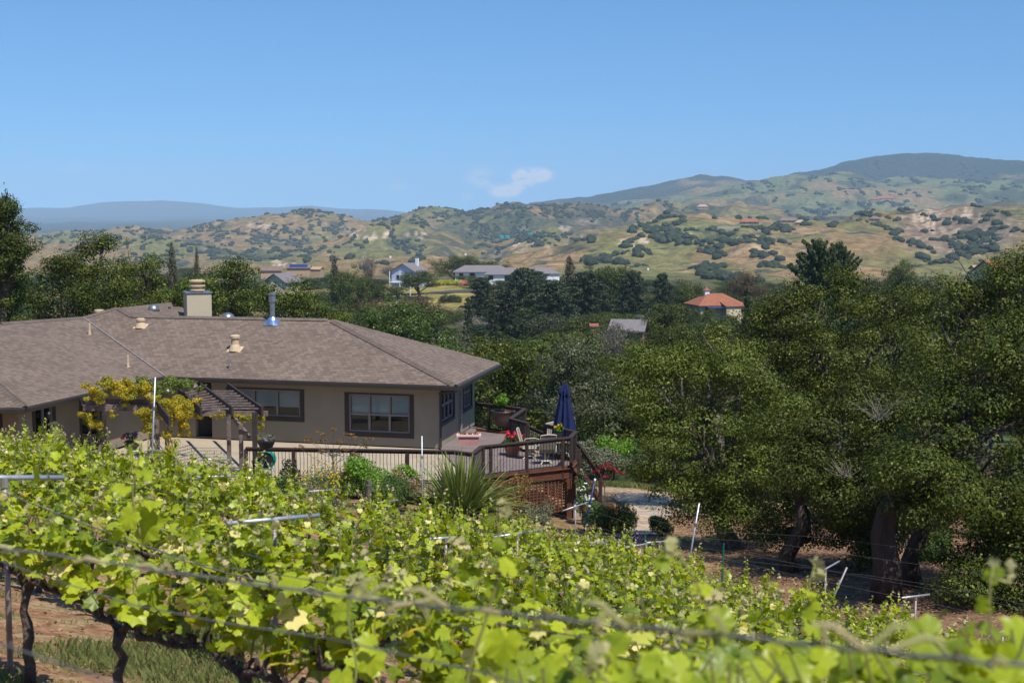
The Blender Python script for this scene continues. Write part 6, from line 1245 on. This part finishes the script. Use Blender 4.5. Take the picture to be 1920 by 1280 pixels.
# slope beyond the patio
for i, (lab, px, top, bot, w, m_, d, n, lf, tp_) in enumerate((
 ('bright lime green bush on the slope beyond the deck stairs', 1150, 812, 880, 96, 'limeleaf', 57, 4200, .085, DIAMOND), ('bright green bush adjoining the lime green one on its right', 1195, 822, 885, 60, 'shrubgreen', 57, 2200, .085, DIAMOND),
 ('silvery sage bush just right of the closed umbrella', 1095, 812, 880, 50, 'sage', 55, 2600, .09, NEEDLE), ('silvery sage bush below the lime green bush', 1125, 840, 895, 90, 'sage', 55, 4600, .09, NEEDLE), ('feathery grey sage bush in front of the shaded oaks', 1215, 850, 905, 90, 'sage', 54, 4400, .09, NEEDLE),
 ('dark sage bush under the left edge of the patio oak', 1262, 862, 915, 76, 'oakgrey', 53, 3200, .09, NEEDLE), ('dark bush under the middle of the patio oak', 1320, 880, 935, 90, 'oakleaf', 52, 3200, .09, DIAMOND), ('green bush behind the rear deck railing', 925, 775, 860, 70, 'shrubgreen', 62, 2600, .1, DIAMOND), ('sage bush behind the potted shrub', 985, 790, 870, 90, 'sage', 61, 3800, .1, NEEDLE), ('green bush right of the umbrella at the foot of the oak', 1045, 800, 880, 80, 'shrubgreen', 61, 3000, .1, DIAMOND),
 ('dark bush filling the shade behind the patio oak trunk', 1400, 925, 1000, 130, 'oakleaf', 49, 4200, .09, DIAMOND), ('dark bush behind the leaning oak trunk', 1510, 930, 1020, 130, 'oakleaf', 47, 4200, .09, DIAMOND), ('dark undergrowth behind the gap of the two middle oaks', 1620, 930, 1035, 130, 'oakleaf', 45, 4200, .09, DIAMOND), ('dark undergrowth behind the thick twin trunk', 1740, 930, 1040, 130, 'oakleaf', 44, 4200, .09, DIAMOND), ('dark undergrowth at the right frame edge', 1870, 950, 1060, 150, 'oakleaf', 42, 4600, .09, DIAMOND),
 ('light green bush seen between the oak trunks at the right', 1752, 990, 1090, 80, 'shrubgreen', 35, 3200, .08, NEEDLE), ('small pale green bush behind the leaning oak trunk', 1620, 1020, 1075, 70, 'shrubgreen', 37, 1600, .08, NEEDLE), ('low green bush at the far side between the twin trunks', 1835, 1060, 1130, 80, 'shrubgreen', 34, 2200, .08, DIAMOND))):
    shrub('bush', lab, 'bush', px, top, bot, w, m_, d, n, lf, 90+i, tp_, nl=14)
rng = np.random.default_rng(15); n = 26000; d = rng.uniform(50.5, 58, n); x = rng.uniform(2, 11, n); z = ground(x, d); k_ = d+.1*(x-3) > 51.7+.3*np.sin(x*2); x, d, z = x[k_], d[k_], z[k_]; n = len(x); a = rng.uniform(0, 6.28, n); t_ = np.stack([np.cos(a), np.sin(a), 0*a], 1); b_ = np.stack([-np.sin(a), np.cos(a), 0*a], 1)
o = link('grass', leaves('grass', np.stack([x, d, z-.01], 1), t_, b_, np.tile([0, 0, 1.], (n, 1)), rng.uniform(.1, .26, n), 'grass', T)); tag(o, 'strip of sunlit green grass between the path and the bushes', 'grass', kind='stuff')
# flagstone path (follows the ground)
def sheet(name, px0, px1, pys, m_, lift=.02, mesh_n=30):
    rows = []
    for py in pys:
        row = []
        for i in range(mesh_n+1):
            px = px0(py)+(px1(py)-px0(py))*i/mesh_n; p = foot(px, py); row.append((p.x, p.y, p.z+lift))
        rows.append(row)
    V = np.array(rows).reshape(-1, 3); return link(name, npmesh(name, V, gridfaces(len(rows), mesh_n+1), m_, smooth=True))
pys = np.linspace(1003, 924, 14)
o = sheet('stone_path', lambda y: 1150+(y-924)*.45+5*math.sin(y*.3), lambda y: 1262-(y-924)*.15+5*math.sin(y*.23), pys, 'flagstone', .035); o['kind'] = 'structure'
o = sheet('gravel_path', lambda y: 1262-(y-924)*.15+5*math.sin(y*.23)+6, lambda y: 1330+6*math.sin(y*.4), np.linspace(968, 938, 9), 'pathgravel', .03); o['kind'] = 'structure'
# ================================================================== far buildings and hill oaks
def gable(name, label, c, L, Wd, hw, hr_, rz, wall='whitewall', roof='greyroof', over=.5, chim=None, hip=False, windows=(), doors=(), stilts=0, cat='house', extra=None, group=None):
    """house centred at c: L along local x (ridge), Wd along y"""
    r = thing(name, label, cat, c, rz, group); hx, hy = L/2, Wd/2
    mb = MB(); b = [(-hx, -hy), (hx, -hy), (hx, hy), (-hx, hy)]; mb.v += [Vector((x, y, -1.5)) for x, y in b]+[Vector((x, y, hw)) for x, y in b]+([] if hip else [Vector((-hx, 0, hw+hr_*.97)), Vector((hx, 0, hw+hr_*.97))]); mb.f += [[0, 1, 5, 4], [2, 3, 7, 6]]+([[1, 2, 6, 5], [3, 0, 4, 7]] if hip else [[1, 2, 6, 9, 5], [3, 0, 4, 8, 7]]); mb.build('wall', wall, r)
    mb = MB(); ox, oy = hx+over, hy+over; ez = hw-over*hr_/hy; t_ = .18
    if hip:
        rx = hx-hy*.8
        for z in (0, t_): mb.v += [Vector((-ox, -oy, ez+z)), Vector((ox, -oy, ez+z)), Vector((ox, oy, ez+z)), Vector((-ox, oy, ez+z)), Vector((-rx, 0, hw+hr_+z)), Vector((rx, 0, hw+hr_+z))]
        mb.f += [[6, 7, 11, 10], [7, 8, 11], [8, 9, 10, 11], [9, 6, 10], [0, 3, 2, 1], [0, 1, 7, 6], [1, 2, 8, 7], [2, 3, 9, 8], [3, 0, 6, 9]]
    else:
        for z in (0, t_): mb.v += [Vector((-ox, -oy, ez+z)), Vector((ox, -oy, ez+z)), Vector((ox, 0, hw+hr_+z)), Vector((-ox, 0, hw+hr_+z)), Vector((ox, oy, ez+z)), Vector((-ox, oy, ez+z))]
        mb.f += [[6, 7, 8, 9], [9, 8, 10, 11], [0, 3, 2, 1], [3, 5, 4, 2], [0, 1, 7, 6], [5, 11, 10, 4], [1, 2, 8, 7], [2, 4, 10, 8], [3, 0, 6, 9], [5, 3, 9, 11]]
    ro = mb.build('roof', roof, r)
    if chim:
        x, y, s_, h = chim[:4]; o = MB().box((x, y, hw+hr_/2+h/2), (s_, s_, hr_+h)).build('chimney', 'whitewall' if wall != 'tanwall' else 'tanwall', r)
        if len(chim) > 4: k = MB(); z = hw+hr_+h; k.v += [Vector((x-s_*.7, y-s_*.7, z-.1)), Vector((x+s_*.7, y-s_*.7, z-.1)), Vector((x+s_*.7, y+s_*.7, z-.1)), Vector((x-s_*.7, y+s_*.7, z-.1)), Vector((x, y, z+s_*.6))]; k.f += [[0, 1, 4], [1, 2, 4], [2, 3, 4], [3, 0, 4], [0, 3, 2, 1]]; k2 = k.build('chimney_cap', roof); k2.parent = o
    for (side, u0, u1, z0, z1) in windows:
        mb = MB()
        if side in 'fb': s_ = -1 if side == 'f' else 1; mb.box(((u0+u1)/2, s_*(hy+.03), (z0+z1)/2), (u1-u0, .08, z1-z0))
        else: s_ = -1 if side == 'l' else 1; mb.box((s_*(hx+.03), (u0+u1)/2, (z0+z1)/2), (.08, u1-u0, z1-z0))
        mb.build('window', 'darkglass', r)
    return r
def onhill(px, py, d=None):
    p = P(px, py, d) if d else hitground(px, py, 400); 
    if d: p.z = gz(p.x, p.y)
    return p
c = P(768, 540, 468); gg = gz(c.x, c.y); c.z = P(768, 528, 468).z
r = gable('gabled_house', 'small white gabled house with raised veranda and white chimney on the knoll', c, 9, 8.5, 3.6, 2.4, 1.15, 'bluegreywall', 'greyroof', .6, (2.5, -1.5, .9, 1.6), windows=(('l', -2.5, -.6, .8, 2.3), ('l', .6, 2.4, .8, 2.3), ('f', -3, -1.6, 1, 2.3)))
mb = MB(); mb.box((-5.6, 0, .0), (2.4, 8, .25)); 
for y in (-3.8, 0, 3.8): mb.box((-6.6, y, -2.4), (.3, .3, 4.8)); mb.box((-6.6, y, 1.8), (.22, .22, 3.6))
mb.build('veranda', 'whitewall', r); mb = MB(); mb.box((-6.7, 0, 1.0), (.08, 8, .08)); mb.box((-6.7, 0, .5), (.08, 8, .06)); mb.build('railing', 'whitewall', r)
c = onhill(905, 520, 545); c.z = P(905, 522, 545).z; gable('long_house', 'long pale house with dark grey hip roof on the knoll behind the yellow hedge', c, 21, 9, 2.9, 2.0, .03, 'whitewall', 'greyroof', .8, hip=True, windows=(('f', -9, -7.4, .8, 2.2), ('f', -5, -3, .3, 2.3), ('f', 1, 2.6, .8, 2.2)))
c = onhill(950, 528, 520); c.z = P(950, 527, 520).z; gable('long_house', 'right wing house with grey hip roof, skylight and blue grey garage door', c, 15, 9, 2.8, 2.0, -.05, 'whitewall', 'greyroof', .7, hip=True, windows=(('f', -6.4, -4.6, .7, 2.2), ('f', -.5, 3.4, .1, 2.2)))
c = onhill(1012, 522, 560); c.z = P(1012, 524, 560).z; gable('long_house', 'far grey roof just right of the skylight house, behind the pines', c, 14, 8, 2.6, 2, .2, 'whitewall', 'greyroof', .6, hip=True)
c = P(1340, 588, 300); c.z = P(1338, 592, 300).z; r = gable('tile_roof_house', 'cream house with orange red tile roof and tiled chimney in the trees', c, 9.4, 7.6, 2.7, 1.9, .25, 'creamwall', 'tileroof', .7, (-1.8, .3, 1.0, .9, 1), hip=True, windows=(('f', -3.6, -2.4, .8, 2.2), ('f', 1.2, 2.6, .8, 2.2)))
r2 = MB(); r2.box((1.9, -5.1, .6), (3.8, 2.6, 3.4)); r2.build('wing', 'creamwall', r); r2 = MB(); r2.beam((1.9, -6.7, 2.35), (1.9, -3.6, 3.1), 4.4, .15, up=(0, 0, 1)); r2.build('roof', 'tileroof', r)
r2 = MB(); r2.box((-2.0, -4.9, 2.2), (3.6, 2.4, .1), R=Matrix.Rotation(.12, 3, 'X')); r2.build('awning', 'solar', r)
c = P(1180, 634, 205); c.z = P(1180, 642, 205).z; gable('grey_roof_house', 'lone grey roof showing between tree crowns in the valley', c, 4.4, 5, 2.0, 1.2, -.25, 'tanwall', 'greyroof', .5)
c = P(1113, 613, 212); gable('tiny_roof', 'tiny orange roof scrap left of the lone grey roof', c, 1.0, 1.4, .1, .25, .1, 'tanwall', 'tileroof', .2)
c = P(530, 538, 330); gable('cream_house', 'small cream gabled house behind the oaks, right of the metal flue', c, 6.5, 5.6, 1.4, 1.7, 1.15, 'creamwall', 'greyroof', .5)
c = P(560, 512, 560); r = gable('solar_house', 'dark house with blue solar panels below the pale cliff', c, 9, 6, 2.2, 1.2, .1, 'tanwall', 'brownroof', .5); MB().box((0, -1.7, 3.0), (7, 2.6, .1), R=Matrix.Rotation(.36, 3, 'X')).build('solar_panel', 'solar', r)
c = P(508, 515, 560); gable('low_house', 'low tan house with a blue panel left of the solar house', c, 8, 6, 1.8, 1.2, .2, 'tanwall', 'brownroof', .5)
c = P(590, 513, 570); gable('low_house', 'low orange tan house right of the solar house', c, 6, 5, 1.8, .8, -.2, 'tanwall', 'tanwall', .3)
c = P(392, 519, 300); gable('low_house', 'strip of red brown roof just right of the slim eucalyptus', c, 5, 4, .8, .6, 0, 'tanwall', 'brownroof', .4)
c = P(1862, 512, 290); gable('red_roof_house', 'orange red roof among trees near the right frame edge', c, 4.6, 5, .9, 1.6, .5, 'creamwall', 'tileroof', .5)
c = P(1835, 512, 296); gable('red_roof_house', 'tiny tan roof left of the orange red one at the right', c, 2.6, 3, .9, .6, .1, 'creamwall', 'tanwall', .3)
for (px, py, L, lab, rf, h) in ((1660, 375, 26, 'red roofed villa crowning the ridge below the highest mountain', 'tileroof', 2.6), (1640, 377, 12, 'small red roofed outbuilding left of the ridge top villa', 'tileroof', 2.2), (1405, 418, 24, 'flat pinkish roofed villa above the retaining wall on the hillside', 'tileroof', 3), (1478, 416, 24, 'brown roofed villa right of the pinkish villa', 'brownroof', 3), (1500, 419, 12, 'tan annex at the right end of the brown roofed villa', 'tanwall', 2.6), (1640, 412, 12, 'grey brown cottage between oaks below the ridge top villa', 'brownroof', 2.4), (1317, 391, 14, 'tiny tan house on the darker ridge left of the villas', 'tanwall', 2.4)):
    v = P(px, py, 1700); z_ = None; p = hitground(px, py+3, 900)
    if p is None: p = P(px, py+3, 1740)
    k = p.y/1700; gable('hill_villa', lab, (p.x, p.y, p.z+.5), L*k*.9, 8*k, 3*k, h*k, rt.uniform(-.2, .2), 'tanwall', rf, 1.2, hip=True, windows=(('f', -L*.35*k, -L*.22*k, .8, 2.4), ('f', -L*.05*k, L*.08*k, .8, 2.4), ('f', L*.2*k, L*.32*k, .8, 2.4)))
p = hitground(1368, 430, 900); root = thing('retaining_wall', 'pale concrete retaining terrace below the pinkish roofed villa', 'wall', p); MB().box((0, 0, 0), (34, 2, 6)).build('wall', 'stone', root); MB().box((12, -2, -4), (14, 3, 5)).build('step', 'stone', root)
for (px, py, r, lab) in ((940, 446, 4, 'teal water tank on the hillside, left one'), (951, 447, 4, 'teal water tank on the hillside, middle one'), (993, 442, 4.5, 'teal water tank half hidden by oaks further right')):
    p = hitground(px, py+2, 900); k = p.y/2200; root = thing('water_tank', lab, 'water tank', p, group='water tanks'); MB().lathe([(r*k, -2), (r*k, 4*k)], 20).build('tank', 'teal', root); MB().lathe([(r*k*1.04, 4*k), (r*k*.5, 4.8*k), (.1, 5*k)], 20).build('roof', 'teal', root)
for (px, py, lab) in ((732, 484, 'tiny white shed on the brown slope behind the knoll'), (873, 479, 'tiny white marker post on the tan slope above the long house'), (1215, 507, 'tiny white building below the thin pine')):
    p = hitground(px, py, 900); k = p.y/1000; gable('shed', lab, p, 1.1*k, .9*k, .9*k, .3*k, .2, 'whitewall', 'whitewall', .1, cat='shed')
# knoll furniture
yh = thing('yellow_hedge', 'low bright yellow green hedge in front of the long grey roofed house', 'hedge', onhill(857, 531, 505)); rj = random.Random(3); L = [((-7+i*1.0+rj.uniform(-.3, .3), rj.uniform(-.7, .7), .9), (1.1*rj.uniform(.7, 1.1), 1.1, 1.1)) for i in range(15)]; puff('foliage', 'yellowhedge', yh, L, 7200, .3, 5)
p = onhill(870, 532, 500); root = thing('parasol', 'magenta parasol beside the driveway on the knoll', 'parasol', p); MB().tube([(0, 0, 0), (0, 0, 2.2)], .05, 6).build('pole', 'iron', root); MB().lathe([(1.3, 1.5), (.9, 2.0), (.1, 2.3)], 14).build('canopy', 'magenta', root)
for (px, w, lab) in ((832, 18, 'small round bush on the grassy knoll, left of three'), (845, 13, 'pale small bush in the middle of three on the knoll'), (857, 16, 'small round bush on the grassy knoll, right of three'), (730, 13, 'small bush at the foot of the white gabled house'), (715, 12, 'little bush on the left of the knoll')):
    p = onhill(px, 552, 440); tree('oak', px, 541 if px > 800 else 537, w*1.5, 442, lab, sink=1.6)
dv = MB(); pts = [onhill(a, 540, b) for a, b in ((735, 452), (790, 474), (850, 486), (905, 492))]
V = []; 
for p in pts:
    for o_ in (-3, 3): V.append((p.x, p.y+o_*1.3, gz(p.x, p.y+o_*1.3)+.25))
o = link('driveway', npmesh('driveway', V, [(0, 2, 3, 1), (2, 4, 5, 3), (4, 6, 7, 5)], 'asphalt')); o['kind'] = 'structure'
# ------------------------------------------------------------------ oaks on the hills
def blobmesh(seed, sub):
    import bmesh
    bm = bmesh.new(); bmesh.ops.create_icosphere(bm, subdivisions=sub, radius=1); rng = np.random.default_rng(seed); co = np.array([v.co[:] for v in bm.verts]); off = rng.uniform(0, 50, 6)
    n_ = perlin(co[:, 0]*1.6+off[0]+co[:, 2], co[:, 1]*1.6+off[1])+.7*perlin(co[:, 0]*4+off[2], co[:, 1]*4+co[:, 2]*4+off[3])+.4*perlin(co[:, 2]*8+off[4], co[:, 0]*8+co[:, 1]*5)
    co = co*(1+.33*n_)[:, None]; co[:, 2] = np.where(co[:, 2] < -.35, -.35, co[:, 2]); F = np.array([[v.index for v in f.verts] for f in bm.faces]); bm.free(); return co, F
BL = [blobmesh(i, 3) for i in range(5)]; BLO = [blobmesh(i+9, 2) for i in range(3)]
BM = [npmesh('crown', co, F, 'hilloak') for co, F in BL]
# where the photograph has oaks: (px, py, half width, half height, count, size)
DEN = [(1350, 455, 90, 28, 42), (1400, 440, 60, 18, 30), (1490, 410, 90, 22, 50), (1580, 400, 90, 20, 60), (1680, 385, 60, 14, 24), (1230, 435, 50, 30, 30), (1260, 445, 30, 18, 20), (1450, 480, 40, 34, 22), (1830, 430, 110, 40, 60), (1730, 440, 70, 60, 20), (1780, 480, 140, 25, 40),
 (1200, 410, 60, 16, 30), (960, 445, 60, 16, 70), (900, 440, 40, 14, 34), (1020, 450, 60, 10, 30), (920, 465, 60, 20, 18), (1180, 470, 60, 14, 20), (1140, 490, 50, 10, 16), (780, 470, 60, 18, 12), (770, 480, 14, 20, 12), (720, 458, 80, 10, 14), (1330, 510, 40, 24, 18), (1140, 400, 120, 22, 70), (1000, 400, 160, 20, 110), (860, 405, 90, 18, 80), (760, 420, 60, 12, 30),
 (130, 455, 80, 22, 60), (250, 440, 110, 26, 90), (380, 440, 110, 30, 110), (500, 440, 110, 30, 110), (620, 430, 80, 26, 70), (450, 480, 120, 16, 60), (560, 470, 80, 16, 40), (300, 480, 100, 18, 40), (420, 405, 120, 8, 50), (600, 400, 80, 8, 40), (520, 396, 40, 5, 20), (680, 490, 60, 14, 12), (1700, 350, 200, 30, 60), (1600, 340, 120, 26, 40), (1430, 350, 120, 20, 26), (1430, 358, 40, 14, 30), (1850, 340, 90, 30, 60)]
pts = []; rj = random.Random(31)
for (cx, cy_, sx, sy, n) in DEN:
    for _ in range(max(2, int(n*.44))):
        px = cx+rj.gauss(0, .5)*sx; py = cy_+rj.gauss(0, .5)*sy
        if not -40 < px < 1960: continue
        p = hitground(px, py, 840)
        if p is None or p.y > 7400: continue
        m_ = 1 if rj.random() < .35 else rj.randint(3, 13); x, y = p.x, p.y; an = rj.uniform(-.5, .5)+(1.57 if rj.random() < .7 else 0); k = 1 if p.y < 4000 else 1.7
        for j in range(m_):
            r = rj.uniform(2.0, 5.4)*k*(1-.35*(j/m_)); pts.append((r/y, x, y, r)); x = p.x+(x-p.x)*.9+math.cos(an)*r*1.3+rj.gauss(0, .9)*r; y += math.sin(an)*r*1.9+rj.gauss(0, 1)*r
# oaks along the skylines
for i in range(150):
    px = rj.uniform(60, 1340); d = 3180; ww = ray(px, 400); p = Vector((ww.x/ww.y*d, d, 0)); p.z = gz(p.x, d); r = rj.uniform(2.5, 6); pts.append((r/d, p.x, d+rj.uniform(-30, 30), r))
pts.sort(reverse=True); big = pts[:290]; rest = pts[290:]
xs_ = np.array([p[1] for p in pts]); ds_ = np.array([p[2] for p in pts]); zs_ = ground(xs_, ds_)
for i, (_, x, y, r) in enumerate(big):
    lab, grp = ('lone round oak dotted on the grassy slopes of the nearer hills', 'oaks on the nearer hills') if y < 2050 else ('tiny round oak dotted on the slopes of the farther hills', 'oaks on the farther hills')
    o = link('hill_oak', BM[i % 5]); o.location = (x, y, zs_[i]+r*.25); o.scale = (r, r*rj.uniform(.85, 1.2), r*rj.uniform(.62, .9)); o.rotation_euler = (0, 0, rj.uniform(0, 6.28)); tag(o, lab, 'oak tree', grp)
V = []; F = []; b0 = 0
for i, (_, x, y, r) in enumerate(rest):
    co, f = BLO[i % 3]; a = rj.uniform(0, 6.28); R2 = np.array([[math.cos(a), -math.sin(a), 0], [math.sin(a), math.cos(a), 0], [0, 0, 1]]); V.append((co@R2.T)*np.array([r, r, r*.75])+np.array([x, y, zs_[290+i]+r*.2])); F.append(f+b0); b0 += len(co)
o = link('hillside_scrub', npmesh('hillside_scrub', np.concatenate(V), np.concatenate(F), 'hilloak')); tag(o, 'countless tiny dark oaks and scrub clumps over the hills', 'scrub', kind='stuff'); print('hill oaks', len(pts))
# ------------------------------------------------------------------ haze
m, nt, out = newmat('air'); pv = N(nt, 'ShaderNodeVolumePrincipled'); pv.inputs['Color'].default_value = (.56, .78, 1, 1); pv.inputs['Density'].default_value = .00008; pv.inputs['Anisotropy'].default_value = -.25
nt.links.new(pv.outputs[0], out.inputs['Volume']); M['air'] = m
hb = MB(); hb.box((0, 7000, 60), (24000, 18400, 720)); o = hb.build('haze', 'air'); o['kind'] = 'stuff'
